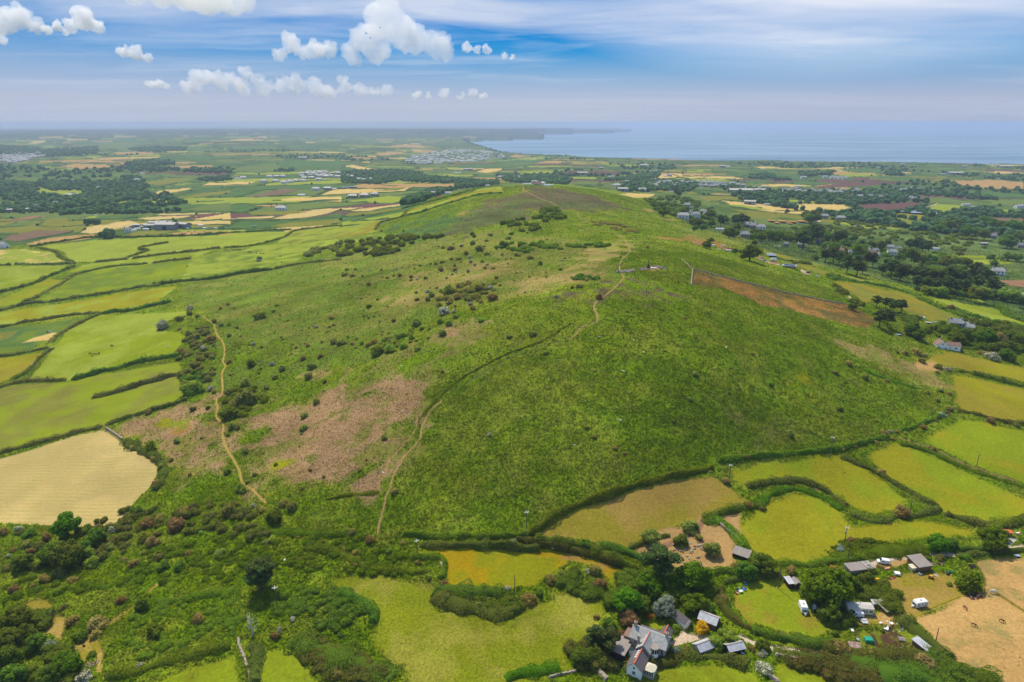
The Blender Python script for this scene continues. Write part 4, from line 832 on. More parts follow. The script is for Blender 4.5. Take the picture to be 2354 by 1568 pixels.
plants('M', '1380,910,190d 800,590,80d 850,600,100d 900,610,90d 990,610,80d 1080,610,90p 1230,600,110p 1290,590,110p 1340,610,80p 1120,570,80d 980,520,90d 710,500,100d 500,500,100d 480,430,80d 630,310,70p 660,320,60p 1170,710,110s 1230,710,90s 1420,740,80s 1500,750,100s 1580,740,110s 1660,740,90s 1690,720,80d 1800,760,90s 1760,750,80s 1870,760,90d 1960,760,130p 2060,740,150p 1900,800,110p 2290,770,110p 2310,830,80d 1990,560,110d 1950,530,70d 1760,490,50d 980,780,60d 940,830,80d 1430,810,55d 1230,890,65s 900,650,70d 2050,960,65d 820,660,60d 1390,610,60d 1250,640,80d 830,490,60d', True)
# ------------------------------------------------------------------ hedges and banks
M_wallstone = plain('granite', (150,140,124), .9, .3, 1.2, b=(196,188,172)); M_core = LM['h']
def hedge(label, k, w, h, reg, s, name='hedge', cat='hedge', dens=1.0):
    L3 = hit(spline(pts(reg, s), 4)); r = np.hypot(L3[:, 0], L3[:, 1]).mean()
    L3 = resample(L3, 1.0 if r < 500 else 2.0); n = len(L3)
    d = np.gradient(L3[:, :2], axis=0); d /= np.hypot(*d.T)[:, None] + 1e-9; nr = np.stack([-d[:, 1], d[:, 0]], 1)
    hv = h * (.35 + 1.25 * fbm(L3[:, 0], L3[:, 1], 7, 91, 3)); wv = w * (.5 + .95 * vn(L3[:, 0], L3[:, 1], 6, 93)); hv[0] = hv[-1] = h * .3
    Lf = Leaves(); V = []
    for kx, kz in ((-1, -.05), (-.72, .6), (0, .9), (.72, .6), (1, -.05)):
        q = L3[:, :2] + nr * (wv * .42 * kx + (vn(L3[:, 0], L3[:, 1], 2.3, 95) - .5) * .5)[:, None]
        V.append(np.c_[q, hz(q[:, 0], q[:, 1]) + hv * kz * (.85 + .3 * vn(L3[:, 0] + kx * 9, L3[:, 1], 1.7, 97))])
    i = np.arange(n - 1); Fc = np.concatenate([np.stack([k2 * n + i, k2 * n + i + 1, (k2 + 1) * n + i + 1, (k2 + 1) * n + i], 1) for k2 in range(4)]).astype(np.int32)
    Lf.solid(np.concatenate(V), Fc[:, ::-1].copy(), .12)
    leaf = max(.34, r * .0015); ln = np.hypot(*np.diff(L3[:, :2], axis=0).T).sum()
    m = int(min(26000, ln * (w + 2 * h) / leaf ** 2 * 1.1 * dens))
    f = RNG.random(m) * (n - 1); j = f.astype(int); fr_ = (f - j)[:, None]
    c = L3[j, :2] * (1 - fr_) + L3[j + 1, :2] * fr_; nn = nr[j]; a = RNG.random(m) * math.pi
    lump = .6 + .75 * vn(c[:, 0], c[:, 1], 2.6, 99); u = np.cos(a) * wv[j] * .5 * lump
    q = c + nn * u[:, None]; z = hz(q[:, 0], q[:, 1]) + np.sin(a) ** .8 * hv[j] * lump
    Lf.quads(np.c_[q, z], np.c_[nn * np.cos(a)[:, None], np.sin(a) + .2] + RNG.normal(size=(m, 3)) * .5, leaf * (.7 + .8 * RNG.random(m)), np.clip(RNG.random(m) * .75 + .35 * (vn(q[:, 0], q[:, 1], 5, 90) - .3), 0, 1))
    o = Lf.mesh(name, LM[k]); return tag(o, label, cat)
HG = [
 ('tall clipped green hedge along the foot of the bracken hill','h',3.2,2.6,'O','925,1232 1000,1237 1090,1236 1180,1238 1212,1234'),
 ('green bank hedge curving round the top of the tan field','h',3.0,2.4,'O','1214,1232 1245,1212 1275,1188 1330,1163 1400,1140 1480,1112 1560,1094 1640,1078'),
 ('green hedge between the bracken and the lime fields','h',2.8,2.2,'F','240,1112 330,1100 500,1078 650,1062 900,1040 1000,1032 1090,1020 1250,978 1400,942'),
 ('straggling bank hedge climbing to the brown bushes at the right','h',2.6,1.8,'F','1500,900 1570,880 1640,850 1740,812 1800,770 1845,735'),
 ('dark shrub hedge along the top of the golden field','m',3.4,2.6,'O','965,1256 1040,1258 1120,1257 1180,1262 1240,1264'),
 ('thick dark hedge between the golden field and the tan field','d',4.2,3.2,'O','1225,1246 1290,1255 1345,1262 1400,1285 1450,1310 1480,1325'),
 ('bramble hedge along the right edge of the golden strip','m',3.4,2.4,'I','20,330 200,370 400,400 560,430 720,470 860,520 1000,570 1130,630'),
 ('dark hedge behind the horse paddock','d',3.6,2.8,'I','760,390 900,410 1010,440 1130,500 1180,530'),
 ('low scrubby hedge at the left side of the dirt paddock','m',2.2,1.5,'I','1010,410 1090,375 1200,330 1300,300 1380,290'),
 ('dark curving hedge below the golden field','d',7.0,2.6,'H','1560,770 1640,790 1760,800 1900,800 2060,800 2180,810'),
 ('bramble mound hedge running along the lower edge of the dark thicket','m',6.5,2.4,'H','1560,820 1660,870 1800,920 1960,960 2080,985 2200,975 2300,930'),
 ('bank hedge left of the golden field corner','h',3.2,2.0,'H','1340,480 1440,490 1560,480 1640,500 1640,600 1620,680'),
 ('bramble bank along the curved field, right arm','m',4.0,1.6,'F','440,1282 560,1262 690,1242 800,1242 900,1270 1000,1315 1080,1385 1130,1425'),
 ('green fern bank inside the curved field','e',4.5,1.2,'F','500,1420 560,1370 640,1320 740,1295 840,1310 950,1350 1040,1400 1100,1450'),
 ('bramble bank along the lower edge of the left lime field','m',4.5,1.7,'F','1150,1470 1230,1500 1300,1520 1420,1510 1500,1480 1600,1490 1700,1460 1770,1430'),
 ('bramble bank between the two long lime fields','m',3.6,1.5,'F','1090,1070 1200,1120 1300,1165 1380,1210 1450,1250 1550,1310 1680,1380 1760,1420'),
 ('fern bank along the sunken lane','e',3.6,1.2,'F','1490,985 1600,1010 1720,1050 1850,1110 1980,1165 2120,1215 2354,1285'),
 ('bramble hedge from the lane end to the tree by the concrete yard','m',4.5,1.8,'F','1800,1475 1900,1500 2000,1530 2120,1550 2240,1560 2354,1500 2450,1470'),
 ('dark hedge across the right edge below the gold field','m',3.6,1.6,'F','1885,755 1980,775 2080,800 2200,832 2354,850 2450,860'),
 ('thick bramble hedge between the two gold fields','d',5.5,2.6,'F','1980,500 2080,525 2180,548 2280,575 2354,590 2450,610'),
 ('low fern bank left of the thick bramble hedge','e',3.4,1.2,'F','1870,490 1930,490 2000,500'),
 ('leafy hedge between the lime meadow and the dirt paddock','h',4.0,1.8,'I','1690,170 1780,150 1850,190 1930,260 1990,330 2040,400'),
 ('dark bank hedge curving up from the paddock to the thorn bush','d',3.6,1.8,'I','1680,180 1760,115 1880,80 2000,50 2110,40 2210,30'),
 ('leafy hedge below the paddock and the white horse','d',3.6,2.2,'I','1740,630 1840,610 1920,620 2000,640 2100,650'),
 ('bramble hedge along the top of the lawn','m',3.4,2.0,'I','1830,730 1930,690 2050,665 2200,640 2352,640'),
 ('hedge down the left side of the lawn','m',4.2,2.2,'I','1830,740 1830,860 1860,930 1930,1010 2010,1080 2090,1120'),
 ('dark hedge along the bottom of the lawn','d',4.6,2.4,'I','2080,1120 2180,1150 2300,1190 2420,1210 2560,1230 2700,1260 2790,1250'),
 ('fern covered bank above the gravel turning area','e',8,1.8,'J','700,500 850,470 1000,450 1150,430 1330,420 1480,410'),
 ('low green hedge on the far side of the lane','h',3.2,1.8,'J','180,540 340,545 500,550 660,520 800,510 960,490'),
 ('dark hedge under the sycamores beside the pale lane','d',4.4,2.4,'J','1560,410 1700,410 1850,415 1990,415 2090,400'),
 ('bramble hedge between the lane and the dry paddock','m',3.4,1.8,'J','1770,480 1880,470 2000,455 2150,445 2354,420 2480,405'),
 ('leafy hedge rising along the right edge above the yard','h',4.2,2.0,'J','1990,330 2080,250 2200,200 2354,170 2480,150'),
 ('bramble hedge along the left side of the parched paddock','m',4.6,2.2,'J','1260,1010 1340,1080 1420,1140 1500,1210 1600,1290 1680,1370'),
 ('dark bramble belt along the bottom of the parched paddock','d',8,2.8,'J','1580,1400 1680,1440 1780,1480 1900,1520 2020,1560 2150,1600'),
 ('bramble hedge below the vegetable plots','m',6,2.4,'J','560,1250 700,1290 850,1330 1000,1340 1150,1340 1300,1350 1420,1370 1560,1380'),
 ('bramble hedge along the lower lane','m',5,2.2,'J','160,1320 300,1350 460,1370 620,1400 760,1440 900,1480 1040,1530'),
 ('second bramble hedge below the lower lane','d',6.5,2.6,'J','760,1340 900,1400 1060,1440 1220,1470 1400,1500 1560,1540 1700,1570'),
 ('dark thicket belt at the bottom right edge','d',9,3.0,'J','1050,1480 1200,1520 1350,1550 1500,1580 1650,1600'),
 ('bramble hedge below the farmhouse garden','m',5.0,2.0,'I','980,1480 1100,1440 1240,1420 1350,1400 1440,1350 1560,1330'),
 ('bramble hedge along the lime field below the zinc roofed sheds','m',5.0,2.0,'I','1480,1350 1600,1360 1720,1360 1840,1370 1960,1400 2060,1440'),
 ('fern bank at the bottom of the large meadow','e',5,1.5,'I','-60,1540 60,1500 200,1480 330,1455 420,1450'),
 ('bramble bank beside the ruined wall','m',4,1.7,'H','-60,1250 20,1300 0,1400 -20,1500 -10,1600'),
 ('scrub hedge up the right side of the mown hay field','m',5.5,2.0,'D','860,970 950,1020 1040,1060 1110,1120 1130,1180 1110,1260 1060,1310'),
 ('dark hedge along the top of the mown hay field','g',3.8,2.4,'D','-80,1105 0,1055 150,1010 300,970 450,930 600,890 700,870'),
 ('hedge running from the hay field corner to the track','m',3.6,1.8,'D','740,850 830,820 950,785 1080,750 1200,715 1290,680'),
 ('dark spur hedge in the broad lime field','g',4.4,2.8,'D','640,665 720,650 800,630 900,600 950,590'), ('longer dark spur hedge reaching to the scrub','g',5.0,3.2,'D','930,590 1010,565 1090,545 1180,520 1290,500'),
 ('thick dark hedge across the middle of the cow pasture','d',5.0,3.2,'D','490,545 600,520 700,490 800,470 900,440 1000,415 1100,400 1230,375'),
 ('dark hedge at the left end of the cow pasture','g',3.8,2.4,'D','-60,615 60,580 160,560 280,550 380,550 450,545'),
 ('stony bank hedge left of the cow pasture','m',3.0,1.6,'D','90,545 160,510 220,455 270,400 330,350 370,330'),
 ('hedge up the far left of the cow pasture','g',3.6,2.2,'D','350,290 400,240 460,200 540,160 620,120 690,90'),
 ('dark hedge below the small tree at the left edge','g',3.4,2.2,'D','-60,385 60,375 160,360 260,340 340,325'),
 ('dark hedge along the bottom of the golden strip field','g',3.8,2.4,'D','-60,190 60,175 160,150 300,130 450,105 600,88 700,82'),
 ('dark hedge from the golden strip to the scrub corner','d',4.4,2.8,'D','700,90 800,75 900,70 1000,45 1100,25 1180,5'),
 ('dark hedge along the top of the golden strip field','g',4.2,2.6,'A','-60,1450 60,1425 200,1390 380,1375 560,1345 700,1325 850,1300 980,1275 1100,1265'),
 ('scrub hedge between the golden strip and the cattle pasture','d',5,3.0,'A','1040,1265 1160,1250 1280,1235 1400,1225 1520,1210 1640,1185 1760,1170 1880,1155'),
 ('hedge between the cattle pasture and the gorse slope','g',5,2.6,'A','1880,1155 2020,1125 2160,1105 2354,1085'),
 ('hedge on the left side of the yellow green wedge','g',4,2.4,'A','140,1390 230,1360 330,1300 430,1250 490,1200 540,1185'),
 ('hedge along the far side of the yellow green wedge','d',4.5,2.8,'A','-60,1330 60,1300 170,1270 260,1240 330,1205 420,1170 520,1130'),
 ('dark hedge below the narrow strip field','g',4.2,2.6,'A','540,1185 640,1160 740,1140 860,1125 960,1120 1020,1112'), ('second length of dark hedge below the narrow strip field','g',4,2.4,'A','1045,1112 1160,1095 1260,1085 1320,1078'),
 ('dark hedge between the two lime fields below the barns','g',4.6,2.8,'A','650,1105 760,1095 880,1082'), ('long dark hedge from the spur to the small tree','g',4.6,2.8,'A','910,1080 1040,1060 1180,1045 1320,1030 1440,1015 1520,1005'),
 ('hedge spur with a hooked end in the bright lime field','h',4.6,2.4,'A','860,1078 930,1055 1020,1022 965,1018 965,1005 1040,988 1160,968'),
 ('dark hedge with a gateway at the left edge','g',4.4,2.6,'A','100,1118 200,1120 320,1120 430,1115 510,1112'), ('short dark hedge by the left gateway','g',4,2.4,'A','-60,1128 20,1127 78,1123'),
 ('hedge between the straw ended field and the bright lime field','h',5.2,2.4,'A','250,1005 320,1015 390,1035 410,1065 460,1090 520,1112'),
 ('hedge along the top of the bright lime field','d',5,2.8,'A','200,1000 350,975 470,955 600,935 740,930 900,932 1080,928 1300,922'), ('hedge along the right part of the bright lime field','d',4.8,2.8,'A','1300,922 1480,910 1600,900 1720,895 1850,888 2010,880'),
 ('hedge running up beside the narrowing pale lime field','h',4.4,2.2,'A','1540,1005 1640,1000 1740,990 1850,965 1950,935 2000,905 2040,885 2200,865 2354,850'),
 ('hedge along the lower edge of the far hump band field','d',4,2.2,'B','440,785 560,755 680,715 800,680 900,650 1000,632 1110,628'), ('hedge along the top of the far hump band field','d',4,2.2,'B','420,735 540,705 680,670 800,635 920,600 1040,578 1085,572'),
 ('dark hedge at the end of the pale lime field','g',4,2.2,'B','230,880 275,830 420,790 440,750'),
 ('dark bracken edge bank beside the middle trail','h',1.6,.8,'E','1590,150 1400,270 1250,330 1130,370 1000,440 850,520 740,600 650,690 580,760 530,840'),
 ('long bank across the bracken below the pink heath','h',2.0,1.0,'E','-120,1375 0,1348 120,1335 260,1322'),
 ('thin bank hedge across the lower right bracken','e',2.6,.9,'F','1190,450 1300,500 1420,545 1540,585 1660,615'),
 ('hedge bank beside the gold strip below the lorries','d',4,2.0,'L','-20,1020 80,1010 180,1030 60,1015'), ('long hedge between the gold strip and the olive gold field','d',6,2.4,'L','370,1180 520,1190 680,1215 820,1235 950,1262 1100,1300 1240,1345'),
 ('wide scrub hedge down the right side of the olive gold field','h',9,2.6,'L','1240,1345 1330,1400 1430,1440 1540,1490 1650,1530 1760,1580'), ('dark hedge between the two upper lime fields at the right','d',5,2.6,'L','1370,1340 1500,1360 1620,1375 1740,1395 1860,1430 2000,1450 2120,1460'),
 ('dark scrub hedge right of the curving lime field','d',8,3.0,'N','1970,190 2060,230 2120,290 2200,340 2280,370 2380,400'), ('scrub hedge below the curving lime field','d',8,2.4,'N','1400,210 1520,270 1640,310 1780,350 1900,390 2020,420 2200,450 2400,480'),
 ('garden hedge below the white cottage','h',3,1.6,'N','1470,740 1560,750 1660,755 1740,760'), ('hedge beside the chalet track','d',3.5,1.8,'M','1640,960 1720,985 1840,1005 1990,1025'),
 ('dark long hedge on the shoulder below the saddle','d',2.6,1.4,'C','-150,475 0,520 130,560 260,595'),
 ('dense hedge along the bottom of the lower left scrub','h',5,2.0,'G','920,1540 1100,1500 1250,1470 1400,1420 1560,1370 1720,1330 1880,1290 2020,1260'),
 ('bracken bank winding across the lower left scrub','e',3,1.2,'G','600,760 720,745 840,742 950,740 1040,715 1140,690'), ('dark bracken bank left of the large meadow','e',4,1.6,'H','60,250 200,265 340,275 520,280 700,285 860,300 960,320'),
 ('second bracken bank above the large meadow','h',4,1.6,'H','350,430 520,420 700,430 820,500 960,560 1080,590 1240,610 1420,620 1500,600'),
 ('dark bank at the right edge of the meadow thicket','d',5,2.2,'H','720,800 820,840 930,880 1000,940 1040,1000 1020,1060'),
 ('long bank across the lower left thicket','h',4,1.4,'G','1360,860 1500,870 1660,830 1820,810 1980,790 2100,770'), ('thick dark bramble belt beside the large meadow','d',9,2.8,'H','330,1200 500,1280 640,1340 780,1400 900,1440 1050,1500 1200,1560'),
]
for q in HG: hedge(*q)

# ------------------------------------------------------------------ ferns and rough growth: nobody could count them
def ground_col(x, y):
    a = np.clip(((np.arctan2(x, y) + .87) / 1.74 * (NA - 1)).round().astype(int), 0, NA - 1); r = np.hypot(x, y)
    d = np.arctan2(185, r); j = np.clip(((DEP[0] - d) / (DEP[0] - DEP[-1]) * (NR - 1)).round().astype(int), 0, NR - 1)
    return VC[j * NA + a], AMP[j * NA + a], VZ[j * NA + a]
def fern(name, label, n, r0, r1, size, lo_amp, seed, mat, hi_amp=9, dark=1.0, thr=0):
    az = RNG.uniform(-.80, .80, n); r = np.sqrt(RNG.uniform(r0 ** 2, r1 ** 2, n)); x = np.sin(az) * r; y = np.cos(az) * r
    c, am, z = ground_col(x, y); clump = vn(x, y, 1.6, seed) * .6 + vn(x, y, 5, seed + 1) * .6
    k = (am > lo_amp) & (am < hi_amp) & (vn(x, y, 2.2, seed + 2) * .5 + vn(x, y, 9, seed + 3) * .5 > thr) & (RNG.random(n) < clump * np.clip(am * 2.2, .25, 1.2)); x, y, c, am = x[k], y[k], c[k], am[k]
    z = hz(x, y) + relief(x, y, am, np.full(len(x), .4)) + .12; m = len(x)
    L = Leaves(); nr = RNG.normal(size=(m, 3)) * .45 + np.array([-.1, .15, 1]); lum = .78 + .42 * RNG.random((m, 1)) ** 1.2
    L.quads(np.c_[x, y, z + am * .3 * RNG.random(m)], nr, size * (.6 + .9 * RNG.random(m)) * (1 + .4 * am), RNG.random(m), np.clip(c * lum * dark * np.array([1.0 , 1.05, .9]), 0, 1), .7)
    return tag(L.mesh(name, mat), label, 'undergrowth', None, 'stuff')
t = NT('fern_fronds'); ca = t.n('ShaderNodeAttribute', attribute_name='col').outputs['Color']
t.l(t.n('ShaderNodeMixShader', i_0=.4, i_1=t.n('ShaderNodeBsdfDiffuse', i_Color=ca).outputs[0], i_2=t.n('ShaderNodeBsdfTranslucent', i_Color=ca).outputs[0]).outputs[0], t.out.inputs[0]); M_fern = t.m
fern('bracken', 'bracken fronds covering the near slope and scrub', 520000, 150, 330, .42, .11, 201, M_fern)
fern('bracken', 'bracken and rough grass over the upper hill', 560000, 330, 620, .62, .11, 205, M_fern)
fern('bracken', 'scrub growth on the saddle and far hump', 260000, 620, 1250, 1.1, .11, 209, M_fern)

fern('grass', 'tufts of coarser grass in the near fields', 150000, 150, 400, .34, .055, 213, M_fern, .13, .78, .52)
# ------------------------------------------------------------------ low thickets: rounded scrub between the single bushes
def thicket(name, label, k, reg, poly, n, s0, s1, hk, seed):
    Q = hit(pts(reg, poly))[:, :2]; lo, hi = Q.min(0), Q.max(0); L = Leaves(); m = 0; tries = 0
    while m < n and tries < n * 12:
        tries += 1; x, y = RNG.uniform(lo[0], hi[0]), RNG.uniform(lo[1], hi[1])
        if not inpoly(np.array([x]), np.array([y]), Q)[0] or vn(np.array([x]), np.array([y]), 14, seed)[0] < RNG.random() * .75: continue
        s = RNG.uniform(s0, s1); r = math.hypot(x, y); lf = max(.32, r * .0014); z = float(hz(x, y))
        for b in range(3):
            q = s * .3; L.blob((x + RNG.normal() * q, y + RNG.normal() * q, z + s * hk * .3), (s * .42, s * .42, s * hk * .5), int(min(260, 7 * (s / lf) ** 2)), lf, -.3, .8, -.15 + .3 * RNG.random())
        m += 1
    return tag(L.mesh(name, LM[k]), label, 'scrub', None, 'stuff')
TK = [('m','G','0,200 400,250 1150,60 1900,0 2352,80 2352,350 1700,250 1200,420 500,560 0,600',90,2,4.5,.8,'mixed scrub below the mown hay field'),
 ('e','G','0,560 500,560 1100,430 2000,300 2352,500 2000,700 1200,700 500,800 0,880',80,2,4,.55,'low green thicket at the left side'), ('h','G','900,760 1400,860 2100,780 2100,1150 1700,1260 1000,1450 950,1200 1250,950',70,1.6,3.6,.5,'bracken thicket in the lower left'),
 ('d','G','0,900 350,950 600,1250 700,1568 0,1568',26,4,7,.8,'dark wood undergrowth in the bottom left corner'), ('d','H','480,720 720,780 950,860 1050,1000 1000,1090 600,1130 300,1120 100,1000 250,800',60,2,4,.6,'dark thicket pushing into the large meadow'),
 ('m','H','330,1180 700,1250 1000,1400 1300,1568 640,1568 420,1380',60,2,4.5,.7,'bramble thicket left of the bottom of the meadow'), ('d','H','1560,790 2180,800 2340,920 2100,1000 1750,920',46,2,4,.6,'dark thicket below the golden field'), ('e','H','0,270 800,290 1300,460 1450,640 900,600 400,600 0,500',70,2,4,.5,'bracken thicket above the meadow'),
 ('d','I','280,660 560,620 820,780 700,900 450,760',24,2.5,5,.7,'thicket right of the golden field spur'), ('d','I','900,650 1130,640 1350,600 1480,620 1700,700 1740,960 1300,960 1250,800 1000,950 860,900',44,3.5,6,.9,'undergrowth of the farmhouse wood'), ('m','I','500,1240 760,1250 900,1450 560,1430',24,2.5,5,.9,'ivy and scrub left of the farmhouse'),
 ('d','J','880,600 1080,640 1200,780 1240,900 1180,960 1020,860 920,840',36,2.5,4.5,.8,'shrubbery beside the static caravan'), ('d','J','560,950 680,900 780,1000 820,1090 680,1110',18,2.5,4.5,.8,'shrub clump between the plots and the lawn'), ('e','J','850,320 1500,400 1540,440 1000,470 700,490 690,400',60,1.6,3.2,.5,'fern bank above the lane'),
 ('d','J','1560,1300 1700,1340 1780,1480 2000,1560 1500,1600 1300,1560 1200,1470 1500,1430',46,2.5,5,.7,'dark bramble mass in the bottom right'), ('m','J','460,1350 800,1430 1100,1540 1000,1600 560,1500 200,1400',44,2.5,4.5,.7,'bramble mass below the lower lane'),
 ('h','B','0,970 200,950 330,930 560,925 720,935 640,960 430,990 400,1040 250,1060 100,1040 0,1080',70,4,8,.8,'dark scrub band in the lee of the far hump'), ('g','A','2080,1060 2190,1005 2354,975 2354,1045 2200,1060 2100,1075',26,4,7,.8,'scrub clump at the pasture edge'),
 ('h','B','1120,840 1240,800 1290,850 1350,770 1380,740 1500,730 1480,780 1560,790 1500,830 1420,860 1300,900 1230,890',54,3.5,7,.9,'dark scrub in the hollow of the far hump'), ('h','B','1040,1000 1180,970 1330,970 1480,985 1650,980 1880,985 1860,1005 1640,1010 1480,1020 1300,1040 1100,1030',60,3,6,.7,'dark scrub line across the saddle'), ('b','B','1720,820 1830,830 1960,860 2050,900 2000,920 1880,880 1740,845',30,2.5,5,.6,'brown scrub by the saddle trail'),
 ('d','B','1580,1200 1720,1200 1800,1212 1740,1225 1600,1225',14,2.5,4,.6,'dark bramble strip below the tan slope'), ('g','D','1270,190 1460,180 1500,300 1460,420 1480,520 1420,560 1280,500 1230,400',40,2.5,5,.8,'dense scrub between the cow pasture and the track'), ('d','D','1260,540 1400,480 1420,600 1320,690 1270,640',18,3,5.5,.7,'rounded willow scrub beside the track'),
 ('g','B','820,1250 900,1250 1060,1250 1080,1350 960,1380 700,1400 640,1350',46,2,4.5,.7,'gorse thicket on the middle of the left slope'), ('h','D','1640,600 1780,580 1820,700 1700,820 1600,860 1540,700',26,2.5,5,.7,'green thicket right of the golden track'), ('y','E','180,340 240,290 420,220 520,180 620,170 560,270 420,310 360,350',34,1.6,3.2,.7,'willow scrub across the lower left slope'),
 ('d','N','700,300 920,300 960,400 830,430',20,3,5,.7,'scrub behind the white cottage'), ('s','N','1060,500 1350,470 1700,500 2000,560 2352,600 2352,800 1900,780 1500,740 1450,660 1280,600 1080,600',110,3,6.5,.8,'garden shrubs behind the white cottage'), ('d','N','1500,380 1800,400 2100,440 2352,520 2352,640 1900,560 1700,500',60,3,6,.8,'dark scrub beyond the long grey cottage'),
 ('h','L','380,560 900,560 1180,640 840,690 420,640',60,5,8,.7,'scrub and gardens beyond the pond'), ('h','L','0,640 400,640 900,690 1460,690 1900,760 1980,860 1700,900 1300,810 900,790 500,720 0,720',150,5,9,.7,'willow scrub of the right hand valley'), ('s','L','480,820 900,860 1100,900 1500,940 1700,1020 1400,1040 1000,960 700,920 480,900',80,5,9,.8,'tangled trees round the bungalows'),
 ('d','L','900,1060 1240,1090 1660,1110 2000,1200 2040,1300 1560,1300 1240,1260 980,1190',50,5,9,.8,'undergrowth beneath the pine belt'), ('s','M','1120,680 1420,700 1700,700 2300,720 2300,800 1900,800 1500,780 1380,740 1120,740',90,5,9,.8,'leafy undergrowth along the right valley'), ('d','M','300,380 520,340 760,360 1000,460 1100,560 960,600 720,560 480,520 420,470',110,5,10,.8,'wooded slope left of the bungalows'), ('h','L','400,1120 560,1190 380,1190 300,1150',16,3,5,.6,'bank scrub by the chalet'), ('d','L','420,1240 560,1340 700,1460 620,1440 480,1330',20,3,5,.7,'scrub along the white track'), ('d','L','1300,1260 1800,1290 2352,1370 2352,1420 1800,1370 1300,1320',60,5,8,.7,'scrub under the right hand willows')]
for i, (k, reg, poly, n, s0, s1, hk, lb) in enumerate(TK): thicket('scrub', lb, k, reg, poly, n, s0, s1, hk, 300 + i)

# ------------------------------------------------------------------ far hedgerows and woods
FREE = [Q for Q in PATCH_FREE]
FB = [(Q.min(0), Q.max(0)) for Q in FREE]
def infree(x, y, first=0):
    r = np.zeros(len(x), bool)
    for Q, (lo, hi) in list(zip(FREE, FB))[first:]:
        m = np.nonzero((x > lo[0]) & (x < hi[0]) & (y > lo[1]) & (y < hi[1]) & ~r)[0]
        if len(m): r[m] = inpoly(x[m], y[m], Q)
    return r
SEAB = (SEA.min(0), SEA.max(0))
def unwarp(u, v):
    x, y = u.copy(), v.copy()
    for _ in range(7):
        a, b = warp(x, y); x += (u - a) * .8; y += (v - b) * .8
    return x, y
def strips():
    Ls = []
    for j in range(-1, 46):
        u = np.arange(-7500, 7500, 22.0); x, y = unwarp(u, np.full(len(u), j * SV)); Ls.append(np.c_[x, y])
        jj = np.array([float(j)]); off = _h(jj, jj * 0 + 3, 4)[0]; s = 1 + 1.3 * _h(jj, jj * 0 + 8, 6)[0]
        for k in np.arange(-int(7000 / (SU * s)), int(7000 / (SU * s))):
            v = np.linspace(j * SV, (j + 1) * SV, 7); x, y = unwarp(np.full(7, (k - off) * SU * s), v)
            if RNG.random() < .85: Ls.append(np.c_[x, y])
    for (label, Q), P in zip(WORLD, PAINT):
        if P[2] == 0 and not label and np.hypot(*Q.mean(0)) > 800 and Q.shape[0] < 14 and P[3] < .2:
            Ls.append(resample(np.vstack([Q, Q[:1]]), 20))
    return Ls
def far_hedges():
    L = Leaves(); lump = []
    for Ps in strips():
        x, y = Ps[:, 0], Ps[:, 1]; r = np.hypot(x, y); ok = (r > 820) & (r < 7200) & (np.abs(np.arctan2(x, y)) < .78)
        if ok.sum() < 2: continue
        i = np.nonzero(ok)[0]; sh = .7 * (x * 0); 
        xi, yi = x[i], y[i]; bad = infree(xi * 1.0, yi * 1.0) if len(Ps) > 60 or True else 0
        se = inpoly(xi, yi, SEA) if (r[i] > 2500).any() else np.zeros(len(i), bool)
        keep = ~se & (~bad | (RNG.random(len(i)) < .0)) & (vn(xi, yi, 90, 401) > .16)
        if True:
            # outlines of the traced fields run on their own edge: test a point a little outside
            pass
        for g in np.split(np.arange(len(i)), np.nonzero((np.diff(i) != 1) | (np.diff(keep.astype(int)) != 0))[0] + 1):
            if len(g) < 2 or not keep[g[0]]: continue
            p = np.c_[xi[g], yi[g]]; d = np.gradient(p, axis=0); d /= np.hypot(*d.T)[:, None] + 1e-9; nn = np.stack([-d[:, 1], d[:, 0]], 1)
            hh_ = .9 + 1.9 * RNG.random(len(g)) ** 2; w_ = 1.4 + 1.2 * RNG.random(len(g)); z = hz(p[:, 0], p[:, 1]); n = len(g)
            V = np.concatenate([np.c_[p - nn * w_[:, None], z - .5], np.c_[p + nn * (RNG.random((n, 1)) - .5), z + hh_], np.c_[p + nn * w_[:, None], z - .5]])
            q = np.arange(n - 1); f = np.concatenate([np.stack([q, q + 1, n + q + 1, n + q], 1), np.stack([n + q, n + q + 1, 2 * n + q + 1, 2 * n + q], 1)]).astype(np.int32)
            L.solid(V, f[:, ::-1].copy(), np.tile(RNG.random(n), 3))
            m = RNG.random(n) < .10; lump += [(a, b) for a, b in p[m]]
    return L, lump
LH, lump = far_hedges()
tag(LH.mesh('hedgerows', LM['far']), 'distant hedgerows between the patchwork fields', 'hedgerow', None, 'stuff')
